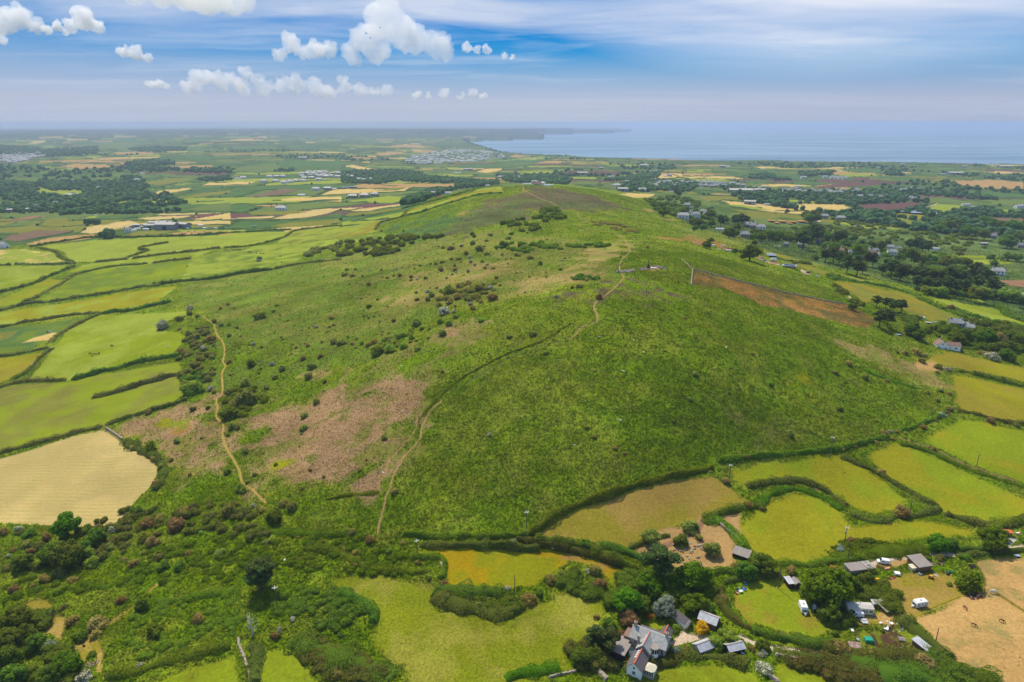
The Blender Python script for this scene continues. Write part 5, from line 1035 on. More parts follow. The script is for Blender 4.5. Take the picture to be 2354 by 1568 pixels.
WOODS = [('K','370,600 640,600 900,600 1230,600 1250,550 1400,545 1480,600 1440,620 1550,640 1440,700 1400,760 1150,770 900,740 780,690 560,700 400,660'), ('K','0,610 120,600 380,620 380,720 250,800 0,790'), ('K','350,720 520,720 600,760 440,790 360,780'), ('K','830,790 960,760 1250,780 1180,830 960,840 850,830'), ('K','480,920 700,900 950,880 1380,880 1640,890 1620,925 1200,935 700,940 540,960'), ('K','0,830 180,830 460,860 700,830 860,860 480,910 300,930 0,930'),
 ('K','1260,430 1380,400 1560,390 1780,395 1780,430 1600,440 1400,445 1300,450'), ('K','1300,270 1600,250 1900,255 1890,285 1600,300 1380,290'), ('K','1300,460 1700,470 1850,490 1500,495 1340,490'), ('K','1850,490 2352,490 2352,520 2000,515 1880,505'), ('K','2000,580 2352,545 2352,590 2100,600'), ('K','860,1030 1040,1020 1040,1050 880,1055'), ('K','920,1150 1050,1130 1220,1140 1200,1185 960,1185'), ('K','1900,900 1300,905 1340,930 1600,930'), ('K','0,230 500,280 1000,240 1000,330 500,350 300,340 0,330'),
 ('B','410,520 600,515 800,530 1000,545 1080,545 1080,570 900,590 790,600 790,560 500,555 410,545'), ('B','1060,505 1400,500 1580,530 1560,570 1400,560 1160,555'), ('B','0,480 400,470 560,490 540,540 400,545 250,570 0,560'), ('B','1780,540 1960,520 2200,480 2180,520 2000,535 1900,545'), ('B','640,600 800,600 560,690 440,715 400,705'), ('M','130,170 480,170 760,180 880,220 740,290 450,280 120,290 0,250'), ('M','140,140 250,110 460,95 460,130 330,150 170,160'), ('M','1080,230 1180,220 1270,240 1260,270 1090,270'), ('M','1360,130 1480,110 1620,110 1660,150 1500,160 1380,160'), ('M','1620,150 1700,150 1830,170 1650,180'), ('L','700,290 760,265 1000,290 1180,310 1130,340 900,340 700,320'), ('L','920,110 1000,85 1080,100 1140,125 960,122'), ('L','1180,310 1600,310 1980,340 2100,380 1700,350 1400,330'), ('L','520,405 760,398 980,395 980,402 700,412 540,418'), ('L','1600,490 1800,480 1900,500 1740,500'), ('L','1920,460 2060,460 2050,510 1940,490'), ('L','50,95 130,90 420,90 400,120 200,130 60,130'), ('M','1290,360 1570,368 1560,376 1300,370')]
def far_woods():
    L = Leaves(); n = 0
    def tree(x, y, s):
        z = float(hz(x, y)); v = CS3V if math.hypot(x, y) < 1500 else CSV; f = CS3F if v is CS3V else CSF
        for b in range(2 if s > 6 else 1):
            dx, dy = RNG.normal(size=2) * s * .22 * (b > 0)
            q = v * np.array([s * .5, s * .5, s * .5]) * (1 + (RNG.random((len(v), 1)) - .5) * .45) + np.array([x + dx, y + dy, z + s * (.36 + .2 * RNG.random() * b)])
            L.solid(q, f, np.clip(RNG.random() * .8 + .25 * (RNG.random(len(v)) - .5), 0, 1))
    for reg, s in WOODS:
        Q = hit(pts(reg, s))[:, :2]; lo, hi = Q.min(0), Q.max(0); e = np.roll(Q, -1, 0); ar = abs((Q[:, 0] * e[:, 1] - Q[:, 1] * e[:, 0]).sum()) / 2
        r = np.hypot(*Q.mean(0)); s0 = 9 if r < 3000 else 13; m = int(min(900, ar / (s0 * s0) * .42)); k = max(10, int(m * (hi - lo).prod() / max(ar, 1)))
        x = RNG.uniform(lo[0], hi[0], k); y = RNG.uniform(lo[1], hi[1], k); ok = inpoly(x, y, Q)
        for a, b in zip(x[ok], y[ok]): tree(a, b, s0 * (.6 + .7 * RNG.random()))
    for a, b in lump: tree(a + RNG.normal() * 1.5, b + RNG.normal() * 1.5, 3.0 + 4 * RNG.random() ** 2)
    m = np.nonzero((VR > 1000) & (VR < 5200) & (fbm(VX, VY, 620, 41, 4) > .65) & ~insea & (AMP > 1))[0]
    for i in RNG.choice(m, min(len(m), 3500), False): tree(VX[i] + RNG.normal() * 4, VY[i] + RNG.normal() * 8, 7 + 7 * RNG.random())
    return L
tag(far_woods().mesh('woodland', LM['far']), 'far woods and hedgerow trees of the plain', 'woodland', None, 'stuff')
# ================================================================== BUILDINGS, VEHICLES, ANIMALS
REG.update({'Q': (1388.2, 1405.9, .14994), 'R': (1788.3, 1305.9, .14994), 'S': (1911.8, 1258.9, .11245), 'T': (1382.4, 576.5, .07497), 'U': (1764.8, 553.0, .1312), 'V': (282.4, 488.2, .2274)})
MT = {'white': plain('white_render', (248,247,243), .8, .02), 'cream': plain('cream_panel', (226,214,182), .6, .08), 'stone': plain('stone_wall', (150,142,130), .9, .3, 1.4, b=(188,178,160)), 'slate': plain('slate_roof', (156,156,156), .6, .2, 1.3, b=(192,190,180)),
      'dslate': plain('dark_slate', (104,96,96), .6, .12, 2), 'brown': plain('brown_tiles', (136,108,94), .8, .15, 1.2), 'terra': plain('ridge_tiles', (206,104,62), .8, .1), 'zinc': plain('zinc_sheet', (196,198,204), .45, .14, .7, b=(224,224,226), wave=(3, 'X')),
      'rust': plain('rusty_sheet', (196,110,70), .8, .3, .9, b=(226,216,206), wave=(3, 'X')), 'timber': plain('weathered_timber', (124,98,76), .9, .25, 2), 'dark': plain('dark_timber', (60,52,46), .9, .2, 2), 'felt': plain('grey_felt', (150,140,132), .9, .14, .8),
      'glass': plain('window_glass', (38,46,54), .12, .1, spec=.6), 'frame': plain('white_frame', (236,236,232), .5, .04), 'black': plain('black_rubber', (30,30,32), .7, .1), 'red': plain('red_paint', (186,28,30), .3, .1, spec=.5), 'wpaint': plain('white_paint', (238,238,236), .3, .03, spec=.5),
      'green': plain('green_plastic', (28,150,122), .5, .1), 'blue': plain('blue_plastic', (44,120,196), .4, .1), 'orange': plain('orange_cover', (240,160,40), .6, .1), 'navy': plain('blue_stripe', (60,66,110), .4, .1), 'conc': plain('concrete', (192,186,176), .9, .12, .8), 'gsheet': plain('green_sheet', (140,176,140), .7, .2, .6, b=(206,176,160), wave=(3, 'X')),
      'grey': plain('grey_metal', (140,144,150), .5, .1), 'pole': plain('pole_wood', (122,104,86), .9, .2, 4), 'chest': plain('chestnut_coat', (112,58,30), .7, .12, 2), 'wcoat': plain('white_coat', (226,222,214), .7, .06, 2), 'bcoat': plain('black_coat', (30,26,24), .7, .1), 'pink': plain('pink_hull', (236,150,124), .4, .08),
      'yellow': plain('yellow_plastic', (244,180,30), .5, .1), 'lilac': plain('wood_cladding', (176,132,96), .8, .16, 2), 'solar': plain('roof_panels', (52,58,74), .25, .1, spec=.6), 'rock': plain('pale_granite', (146,132,114), .9, .25, 2, b=(184,170,148)), 'drock': plain('dark_granite', (84,84,88), .9, .2, 3), 'bgrey': plain('blue_grey_paint', (150,170,190), .6, .1)}
class MB:
    def __init__(s): s.v = []; s.f = []
    def poly(s, *p):
        b = len(s.v); s.v += [tuple(q) for q in p]; s.f.append(tuple(range(b, b + len(p))))
    def box(s, x0, x1, y0, y1, z0, z1):
        b = len(s.v); s.v += [(x, y, z) for z in (z0, z1) for y in (y0, y1) for x in (x0, x1)]
        s.f += [tuple(b + i for i in q) for q in ((0,2,3,1),(4,5,7,6),(0,1,5,4),(1,3,7,5),(3,2,6,7),(2,0,4,6))]
    def prism(s, prof, y0, y1):           # profile in x,z pushed along y
        b = len(s.v); n = len(prof); s.v += [(x, y0, z) for x, z in prof] + [(x, y1, z) for x, z in prof]
        s.f.append(tuple(b + i for i in range(n))); s.f.append(tuple(b + n + i for i in range(n - 1, -1, -1)))
        s.f += [(b + i, b + n + i, b + n + (i + 1) % n, b + (i + 1) % n) for i in range(n)]
    def cyl(s, c, r, h, ax='z', n=12, r2=None):
        b = len(s.v); r2 = r if r2 is None else r2
        for k, (q, rr) in enumerate(((-h / 2, r), (h / 2, r2))):
            for i in range(n):
                a = 6.2832 * i / n; u, w_ = rr * math.cos(a), rr * math.sin(a)
                s.v.append((c[0] + (q if ax == 'x' else u), c[1] + (q if ax == 'y' else (u if ax == 'x' else w_)), c[2] + (q if ax == 'z' else w_)))
        s.f += [(b + i, b + (i + 1) % n, b + n + (i + 1) % n, b + n + i) for i in range(n)] + [tuple(b + i for i in range(n - 1, -1, -1)), tuple(b + n + i for i in range(n))]
    def gable(s, W, x0, x1, y0, y1, z0, h, rh, ax='x', ov=.3, th=.14, roof=True):
        """s takes the walls, W the roof slabs"""
        if ax == 'x':
            ym = (y0 + y1) / 2; s.poly((x0,y0,z0),(x1,y0,z0),(x1,y0,h),(x0,y0,h)); s.poly((x1,y1,z0),(x0,y1,z0),(x0,y1,h),(x1,y1,h)); s.poly((x0,y1,z0),(x0,y0,z0),(x0,y0,h),(x0,ym,h+rh),(x0,y1,h)); s.poly((x1,y0,z0),(x1,y1,z0),(x1,y1,h),(x1,ym,h+rh),(x1,y0,h))
            k = rh / (ym - y0); a, b = x0 - ov, x1 + ov
            for sg, ye in ((1, y0 - ov), (-1, y1 + ov)):
                ze = h - k * ov + .03; zt = h + rh + .03
                q = [(a,ye,ze),(b,ye,ze),(b,ym,zt),(a,ym,zt)]
                if sg < 0: q = q[::-1]
                W.poly(*[(x, y, z + th) for x, y, z in q]); W.poly(*q[::-1])
                for i in range(4):
                    p, r = q[i], q[(i + 1) % 4]; W.poly(p, r, (r[0], r[1], r[2] + th), (p[0], p[1], p[2] + th))
        else:
            s2, W2 = MB(), MB(); s2.gable(W2, y0, y1, -x1, -x0, z0, h, rh, 'x', ov, th)
            for src, dst in ((s2, s), (W2, W)):
                b = len(dst.v); dst.v += [(-y, x, z) for x, y, z in src.v]; dst.f += [tuple(b + i for i in f) for f in src.f]
    def obj(s, name, mat, parent=None, sm=False):
        o = mesh_np(name, s.v, s.f, MT[mat] if isinstance(mat, str) else mat, sm, None, parent); return o
def win(root, side, u, z, w, h, off, name='window'):
    """window on a wall plane: side f (-y), b (+y), l (-x), r (+x) at distance off"""
    A, B = MB(), MB()
    def bx(m, u0, u1, z0, z1, d0, d1):
        if side == 'f': m.box(u0, u1, off - d1, off - d0, z0, z1)
        elif side == 'b': m.box(u0, u1, off + d0, off + d1, z0, z1)
        elif side == 'l': m.box(off - d1, off - d0, u0, u1, z0, z1)
        else: m.box(off + d0, off + d1, u0, u1, z0, z1)
    t_ = .07
    bx(A, u-w/2, u-w/2+t_, z, z+h, -.05, .06); bx(A, u+w/2-t_, u+w/2, z, z+h, -.05, .06); bx(A, u-w/2+t_, u+w/2-t_, z, z+t_, -.05, .06); bx(A, u-w/2+t_, u+w/2-t_, z+h-t_, z+h, -.05, .06); bx(A, u-.03, u+.03, z+t_, z+h-t_, -.05, .06); bx(B, u-w/2+t_, u+w/2-t_, z+t_, z+h-t_, -.04, .03)
    o = A.obj(name, 'frame', root); B.obj('pane', 'glass', o)
def T_(reg, x, y, name, label, cat, yaw=0, group=None, dz=0):
    p = at(reg, x, y); r = empty(name, (p[0], p[1], p[2] + dz), math.radians(yaw)); return tag(r, label, cat, group)

# the farmhouse in the foreground
def farmhouse():
    r = T_('Q', 700, 560, 'farmhouse', 'old stone farmhouse with white gabled wing and cream conservatory among the trees', 'house', -29.7)
    w, rf = MB(), MB(); w.gable(rf, -5.6, 5.6, -3, 3, -1.5, 4.2, 2.3); st = w.obj('wall', 'stone', r); R1 = rf.obj('roof', 'slate', r)
    w, rf = MB(), MB(); w.gable(rf, -2.4, 2.0, -6.6, -.6, -1.5, 4.0, 2.25, 'y', .2); w.obj('wing_wall', 'stone', r); R2 = rf.obj('wing_roof', 'slate', r)
    m = MB(); m.box(-.3, -.1, -6.7, -.2, 6.37, 6.5); m.obj('ridge', 'terra', R2)
    w, rf = MB(), MB(); w.gable(rf, -2.6, 1.8, -13.6, -6.62, -1.5, 3.1, 1.9, 'y', .3); w.obj('white_gabled_wing', 'white', r); R3 = rf.obj('tiled_roof', 'dslate', r)
    m = MB(); m.box(-.55, -.25, -13.9, -6.65, 5.05, 5.24); m.obj('ridge', 'terra', R3)
    for i in range(4):
        m = MB(); a = 1.9 / 2.2; x0, x1 = -1.5, -.8; y = -8 - i * .9; m.poly((x0, y, 5 + (x0 + .4) * a + .22), (x0, y + .5, 5 + (x0 + .4) * a + .22), (x1, y + .5, 5 + (x1 + .4) * a + .22), (x1, y, 5 + (x1 + .4) * a + .22)); m.f[0] = m.f[0][::-1]; m.obj('skylight', 'frame', R3)
    for x, y, z in ((-5.0, 0, 5.6), (5.0, 0, 5.6)):
        m = MB(); m.box(x - .4, x + .4, -.35, .35, z, z + 2.2); m.box(x - .5, x + .5, -.45, .45, z + 2.2, z + 2.35); c = m.obj('chimney', 'stone', R1); m = MB(); m.cyl((x, 0, z + 2.6), .16, .5); m.obj('chimney_pot', 'terra', c)
    m = MB(); m.box(-2.8, -2.1, -4.6, -3.9, 3.5, 7.0); m.box(-2.9, -2.0, -4.7, -3.8, 7.0, 7.15); m.obj('chimney', 'stone', R2)
    w, rf = MB(), MB(); w.gable(rf, 1.6, 4.8, 3.02, 7.4, -1.5, 3.0, 1.4, 'y', .2); w.obj('rear_wing', 'stone', r); q = rf.obj('rear_wing_roof', 'dslate', r); m = MB(); m.box(3.05, 3.35, 3.2, 7.6, 4.5, 4.66); m.obj('ridge', 'terra', q)
    m = MB(); m.box(-4.6, 1.5, 3.02, 5.4, -1.5, 2.6); m.obj('lean_to', 'stone', r); m = MB(); m.prism([(-4.8, 2.62), (1.55, 2.62), (1.55, 2.9), (-4.8, 2.9)], 3.05, 5.6); m.obj('lean_to_roof', 'dslate', r)
    m = MB(); m.box(-8.0, -5.65, -1.8, 2.4, -1.5, 2.7); m.obj('side_extension', 'stone', r); m = MB(); m.box(-8.2, -5.66, -2, 2.6, 2.72, 2.95); m.obj('side_extension_roof', 'brown', r)
    m = MB(); m.cyl((2.7, -4.3, 1.7), 1.2, 6.4, n=18); b = m.obj('bay_tower', 'white', r); m = MB(); m.cyl((2.7, -4.3, 5.0), 1.3, .16, n=18); m.obj('bay_roof', 'felt', b)
    for z in (.4, 3.3):
        m = MB()
        for a in (-2.2, -1.6, -1.0, -.4): ca, sa = math.cos(a), math.sin(a); px, py = 2.7 + 1.23 * ca, -4.3 + 1.23 * sa; m.poly((px + sa * .3, py - ca * .3, z), (px - sa * .3, py + ca * .3, z), (px - sa * .3, py + ca * .3, z + 1.5), (px + sa * .3, py - ca * .3, z + 1.5))
        m.obj('bay_window', 'glass', b)
    win(r, 'f', 4.7, 1.2, .9, 2.6, -3.0); win(r, 'f', -3.8, 2.4, 1.0, 1.3, -3.0); win(r, 'r', 0, 1.6, 1.0, 1.5, 5.6); win(r, 'f', -.4, .9, 1.0, 1.2, -13.6); win(r, 'r', -12.4, .9, .9, 1.2, 1.8)
    m = MB(); m.cyl((-.4, -13.62, 3.3), .42, .1, 'y', 16); q = m.obj('round_window', 'frame', r); m = MB(); m.cyl((-.4, -13.66, 3.3), .32, .1, 'y', 16); m.obj('pane', 'glass', q)
    m = MB(); x0, x1, y0, y1 = 1.82, 5.0, -11.6, -8.3
    m.box(x0, x1, y0, y1, -1.2, .7); c = m.obj('conservatory', 'stone', r)
    m = MB(); m.box(x0 + .08, x1 - .08, y0 + .08, y1 - .08, .72, 2.2); m.obj('glazing', 'glass', c); m = MB()
    for i in range(7):
        u = x0 + (x1 - x0) * i / 6; m.box(u - .05, u + .05, y0, y0 + .1, .7, 2.3); m.box(x1 - .1, x1, y0 + (y1 - y0) * i / 6 - .05, y0 + (y1 - y0) * i / 6 + .05, .7, 2.3)
    m.obj('frame', 'frame', c); m = MB(); ap = ((x0 + x1) / 2 - .3, (y0 + y1) / 2, 3.4); cs = [(x0, y0 - .15), (x1 - .6, y0 - .15), (x1 + .15, y0 + .6), (x1 + .15, y1 - .6), (x1 - .6, y1 + .15), (x0, y1 + .15)]
    for i in range(6): a, b2 = cs[i], cs[(i + 1) % 6]; m.poly((*a, 2.3), (*b2, 2.3), ap)
    m.poly(*[(x, y, 2.3) for x, y in cs[::-1]]); m.obj('conservatory_roof', 'cream', c)
    m = MB(); m.box(-4.6, -3.5, -6.3, -5.2, -1, 2.2); g = m.obj('glazed_porch', 'frame', r); m = MB(); m.poly((-4.7, -6.4, 2.25), (-3.4, -6.4, 2.25), (-3.4, -5.1, 2.8), (-4.7, -5.1, 2.8)); m.obj('porch_roof', 'glass', g)
farmhouse()
def shed(reg, x, y, W, D, h, rh, yaw, wm, rm, label, name='shed', cat='shed', ridge=None, open_=None, ax='x', door=True):
    r = T_(reg, x, y, name, label, cat, yaw); w, rf = MB(), MB(); w.gable(rf, -W / 2, W / 2, -D / 2, D / 2, -.8, h, rh, ax, .25, .07); w.obj('wall', wm, r); ro = rf.obj('roof', rm, r)
    if ridge: m = MB(); (m.box(-W / 2 - .25, W / 2 + .25, -.14, .14, h + rh + .05, h + rh + .16) if ax == 'x' else m.box(-.14, .14, -D / 2 - .25, D / 2 + .25, h + rh + .05, h + rh + .16)); m.obj('ridge', ridge, ro)
    if door:
        m = MB(); s = open_ or 'f'
        if s == 'f': m.box(-.6, .6, -D / 2 - .03, -D / 2 + .02, 0, min(2.1, h - .2))
        elif s == 'wide': m.box(-W / 2 + .3, W / 2 - .3, -D / 2 - .03, -D / 2 + .02, 0, h - .25)
        elif s == 'r': m.box(W / 2 - .02, W / 2 + .03, -D / 2 + .4, D / 2 - .4, 0, h - .2)
        m.obj('door' if s == 'f' else 'shade_panel', 'dark' if wm != 'dark' else 'black', r)  # open side: dark panel on the closed wall stands for the shade inside
    return r
def mono(reg, x, y, W, D, h0, h1, yaw, wm, rm, label, name='shed', cat='shed', open_=False, posts=True):
    """single slope roof, low edge h0 at the front (-y), high edge h1 behind"""
    r = T_(reg, x, y, name, label, cat, yaw); m = MB(); a, b, c, d = -W / 2, W / 2, -D / 2, D / 2
    if not open_: m.poly((a,c,-.8),(b,c,-.8),(b,c,h0),(a,c,h0))
    m.poly((b,d,-.8),(a,d,-.8),(a,d,h1),(b,d,h1)); m.poly((b,c,-.8),(b,d,-.8),(b,d,h1),(b,c,h0)); m.poly((a,d,-.8),(a,c,-.8),(a,c,h0),(a,d,h1)); m.obj('wall', wm, r)
    if open_:
        p = MB()
        for u in (a + .1, 0, b - .1): p.box(u - .07, u + .07, c, c + .14, -.5, h0)
        p.obj('front_posts', 'timber', r)
    m = MB(); o = .3; k = (h1 - h0) / D; q = [(a-o,c-o,h0-k*o+.04),(b+o,c-o,h0-k*o+.04),(b+o,d+o,h1+k*o+.04),(a-o,d+o,h1+k*o+.04)]; m.poly(*[(x, y, z + .08) for x, y, z in q]); m.poly(*q[::-1])
    for i in range(4): p, s = q[i], q[(i + 1) % 4]; m.poly(p, s, (s[0], s[1], s[2] + .08), (p[0], p[1], p[2] + .08))
    m.obj('roof', rm, r); return r
shed('Q', 1600, 190, 5.8, 4.4, 2.4, 1.3, -34, 'timber', 'zinc', 'zinc roofed garage with a rusty ridge behind the golden shrub', 'garage', 'garage', 'rust', 'r')
r = shed('Q', 1185, 185, 5.4, 2.8, 2.4, 1.4, -58, 'white', 'dslate', 'small white gabled outbuilding with black slate roof between the garden shrubs', 'outbuilding', 'outbuilding', door=False)
shed('Q', 1510, 600, 5.2, 3.8, 2.1, 1.2, 24, 'stone', 'zinc', 'ivy walled shed with pale rusty zinc roof, nearest the farmhouse', ridge='rust', door=False)
shed('Q', 1985, 620, 5.4, 3.4, 2.3, 1.0, 16, 'dark', 'zinc', 'open fronted black shed with blue grey zinc roof beside the cold frame', ridge='rust', open_='wide')
mono('Q', 225, 640, 5.2, 4.8, 2.4, 2.7, -32, 'dark', 'felt', 'dark timber outbuilding with flat grey felt roof, left of the farmhouse', 'outbuilding', 'outbuilding'); mono('Q', 310, 520, 2.4, 1.8, 2.1, 2.3, -30, 'dark', 'felt', 'little felt roofed store behind the dark timber outbuilding', 'store', 'shed')
mono('I', 2005, 480, 5.6, 3.4, 2.0, 2.9, -35, 'timber', 'felt', 'open fronted field shelter with weathered sloping roof beside the dirt paddock', 'field_shelter', 'shelter', True)
# right hand yard
def static_home():
    r = T_('R', 1225, 668, 'static_caravan', 'long cream static caravan with a flat pitched roof behind the parked white van', 'static caravan', -7); w, rf = MB(), MB(); w.gable(rf, -4.1, 4.1, -1.6, 1.6, .35, 2.6, .35, 'x', .12, .06); w.obj('wall', 'cream', r); ro = rf.obj('roof', 'conc', r)
    m = MB(); m.cyl((.3, .4, 3.2), .08, .7); m.obj('flue', 'grey', ro)
    for u, wd in ((-2.9, 1), (-.9, .6), (.9, 1.0), (2.0, .8), (3.3, 1.1)): win(r, 'f', u, 1.1, wd, 1.0, -1.6)
    m = MB(); m.box(-3.9, 3.9, -1.4, 1.4, -.5, .36); m.obj('skirting', 'dark', r)
static_home()
def wheels(r, xs, y, rad=.32):
    for x in xs:
        for s in (-1, 1):
            m = MB(); m.cyl((x, s * y, rad), rad, .2, 'y', 14); w = m.obj('wheel', 'black', r); m = MB(); m.cyl((x, s * (y + .02), rad), rad * .55, .19, 'y', 10); m.obj('rim', 'grey', w)
def van(reg, x, y, yaw, label):
    """front to -x"""
    r = T_(reg, x, y, 'parked_van', label, 'van', yaw, 'white vans'); m = MB(); pr = [(-2.15,.35),(2.05,.35),(2.12,.6),(2.08,1.5),(1.98,1.82),(-.2,1.85),(-.6,1.8),(-1.3,1.12),(-2.0,.95),(-2.18,.7)]; m.prism(pr[::-1], -.86, .86); b = m.obj('body', 'wpaint', r); bm = b.modifiers.new('bevel', 'BEVEL'); bm.width = .08; bm.segments = 2
    m = MB(); m.poly((-1.27,.74,1.17),(-1.27,-.74,1.17),(-.66,-.68,1.74),(-.66,.68,1.74)); m.v = [(x_ - .03, y_, z + .03) for x_, y_, z in m.v]; m.obj('windscreen', 'glass', r)
    for s in (-1, 1): m = MB(); q = [(-1.05,s*.875,1.18),(-.1,s*.875,1.18),(-.1,s*.875,1.65),(-.62,s*.875,1.65)]; m.poly(*(q if s < 0 else q[::-1])); m.obj('side_window', 'glass', r)
    m = MB(); m.box(2.06, 2.14, -.6, .6, 1.15, 1.6); m.obj('rear_window', 'glass', r)
    for s in (-1, 1): m = MB(); m.box(-2.14, -1.98, s * .62 - .16, s * .62 + .16, .72, .9); m.obj('headlight', 'frame', r)
    m = MB(); m.box(-2.24, -2.1, -.8, .8, .32, .55); m.obj('bumper', 'black', r); wheels(r, (-1.35, 1.3), .78); return r
van('S', 1045, 318, -14, 'white panel van parked on the gravel turning area, nose to the left'); van('R', 1195, 735, -8, 'white panel van parked in front of the cream static caravan')
def car(reg, x, y, yaw, mat, label, s=1):
    r = T_(reg, x, y, 'parked_car', label, 'car', yaw); r.scale = (s, s, s); m = MB(); pr = [(-2,.35),(2,.35),(2.05,.6),(2.0,.92),(1.6,1.0),(1.0,1.42),(-.5,1.45),(-1.05,1.0),(-1.9,.85),(-2.05,.6)]; m.prism(pr[::-1], -.82, .82); b = m.obj('body', mat, r); bm = b.modifiers.new('bevel', 'BEVEL'); bm.width = .1; bm.segments = 2
    m = MB(); m.poly((-1.06,.66,1.03),(-1.06,-.66,1.03),(-.53,-.6,1.44),(-.53,.6,1.44)); m.v = [(a - .03, b_, c + .03) for a, b_, c in m.v]; m.obj('windscreen', 'glass', r); m = MB(); m.poly((1.0,.6,1.43),(1.0,-.6,1.43),(1.58,-.66,1.02),(1.58,.66,1.02)); m.v = [(a + .03, b_, c + .03) for a, b_, c in m.v]; m.obj('rear_window', 'glass', r)
    for q in (-1, 1): m = MB(); g = [(-.9,q*.83,1.02),(1.35,q*.83,1.02),(.9,q*.83,1.36),(-.48,q*.83,1.38)]; m.poly(*(g if q < 0 else g[::-1])); m.obj('side_window', 'glass', r)
    wheels(r, (-1.25, 1.25), .74, .3); return r
car('S', 800, 450, -115, 'red', 'red hatchback car at the end of the grey flat roofed building')
def caravan(reg, x, y, yaw, label, L=4.8):
    r = T_(reg, x, y, 'touring_caravan', label, 'caravan', yaw, 'white touring caravans'); h = L / 2; m = MB(); pr = [(-h,.75),(-h+.15,.5),(h-.15,.5),(h,.8),(h-.05,1.9),(h-.35,2.45),(-h+.5,2.5),(-h+.12,1.8)]; m.prism(pr[::-1], -1.05, 1.05); b = m.obj('body', 'wpaint', r); bm = b.modifiers.new('bevel', 'BEVEL'); bm.width = .12; bm.segments = 3
    m = MB(); m.box(-h + .3, h - .3, -1.075, -1.04, .9, 1.08); m.obj('stripe', 'navy', r)
    for u, w_ in ((-h + .9, .9), (h - 1.0, 1.0)): win(r, 'f', u, 1.3, w_, .6, -1.05)
    m = MB(); m.box(-.35, .25, -1.08, -1.04, .6, 2.1); d = m.obj('door', 'wpaint', r); m = MB(); m.box(-.25, .15, -1.1, -1.07, 1.4, 1.9); m.obj('pane', 'glass', d)
    m = MB(); m.box(-h - .04, -h + .3, -.8, .8, 1.15, 1.7); m.obj('front_window', 'glass', r); m = MB(); m.box(-.3, .3, -.25, .25, 2.5, 2.62); m.obj('roof_vent', 'grey', r)
    m = MB(); m.prism([(-h - 1.1, .42), (-h + .2, .42), (-h + .2, .52), (-h - 1.1, .52)], -.08, .08); m.box(-h - .75, -h - .2, -.35, .35, .52, .9); m.obj('hitch', 'frame', r); wheels(r, (.2,), .98, .3); return r
caravan('R', 2165, 585, 12, 'white touring caravan with a blue stripe, alone on the dry yard', 4.7); caravan('R', 375, 640, 82, 'white touring caravan end on, on the lawn beside the big sycamore', 4.6)
caravan('U', 95, 365, -12, 'white caravan on the gravel behind the wooden chalet', 6.5)
shed('R', 878, 610, 1.9, 1.7, 2.0, .5, -5, 'bgrey', 'bgrey', 'small blue shed left of the static caravan'); shed('R', 562, 655, 1.3, 1.5, 1.4, .6, -10, 'bgrey', 'zinc', 'tiny pale pointed hut by the lawn caravan', ax='y')
mono('R', 155, 265, 1.7, 3.2, 2.0, 2.3, 8, 'dark', 'zinc', 'narrow store with a white sheet roof at the top of the lawn', 'store', 'shed'); shed('R', 262, 275, 2.2, 3.0, 2.0, .7, 6, 'timber', 'felt', 'brown summer house shed beside the narrow white roofed store', 'summer_house', 'shed', ax='y')
mono('R', 1605, 640, 2.3, 4.2, 1.3, 2.2, 24, 'timber', 'gsheet', 'lean-to of green and white corrugated sheets beside the static caravan', 'lean_to', 'shed', True); mono('R', 1475, 590, 1.9, 1.4, 1.8, 2.0, -4, 'white', 'zinc', 'small white cabin between the static caravan and the green lean-to', 'cabin', 'cabin')
mono('R', 1165, 1240, 3.0, 1.5, .9, 1.6, -8, 'rust', 'rust', 'rust red and white sheet hut below the vegetable plots', 'hut', 'shed')
def kennel():
    r = mono('R', 2195, 1235, 2.5, 4.8, 1.5, 2.1, 28, 'timber', 'zinc', 'pale roofed animal pen with a wire run beside the parched paddock', 'animal_pen', 'pen', True); m = MB()
    for u in (-1.5, 0, 1.5): m.box(u - .04, u + .04, -4.0, -3.92, -.4, 1.3)
    m.box(-1.5, 1.5, -4.0, -3.94, 1.22, 1.3); m.box(-1.54, -1.46, -4.0, -2.4, 1.22, 1.3); m.box(1.46, 1.54, -4.0, -2.4, 1.22, 1.3); m.box(-1.5, 1.5, -4.0, -3.94, .1, .18); m.obj('run_frame', 'grey', r)
kennel()
r = mono('S', 545, 490, 9.5, 3.6, 2.3, 2.6, 10, 'stone', 'felt', 'long low building with a grey flat roof behind the sycamore', 'workshop', 'building'); m = MB(); m.box(1.8, 2.2, -1.9, 1.9, 2.66, 2.72); m.box(3.9, 4.3, -1.9, 1.9, 2.66, 2.72); m.box(2.2, 3.9, -.2, .2, 2.66, 2.72); m.obj('roof_battens', 'conc', r)
for o in r.children:
    if o.name.startswith('roof_battens'): o.location.z = .12
mono('S', 1765, 400, 5.4, 5.6, 2.4, 3.2, 12, 'timber', 'felt', 'square brown shed with a broad sloping grey roof beside the lane', 'workshed', 'shed'); mono('S', 1645, 460, 2.1, 1.6, 1.6, 1.8, 8, 'cream', 'cream', 'small cream box store against the square brown shed', 'store', 'shed')
shed('S', 50, 500, 3, 2.4, 1.8, .7, -20, 'dark', 'terra', 'little dark hut with red ridge tiles behind the big sycamore', 'hut', 'shed'); shed('R', 1882, 1120, 1.5, 1.3, 1.0, .3, -12, 'timber', 'felt', 'small brown hen house in the vegetable garden', 'hen_house', 'hen house'); shed('J', 1892, 575, 1.4, 1.4, 1.3, .5, 0, 'dark', 'dark', 'small black hut in the dry yard by the tan paddock', 'hut', 'shed')
mono('J', 2205, 285, 2.6, 1.6, 1.7, 1.9, -10, 'timber', 'terra', 'brown garden store at the top of the concrete yard', 'store', 'shed')
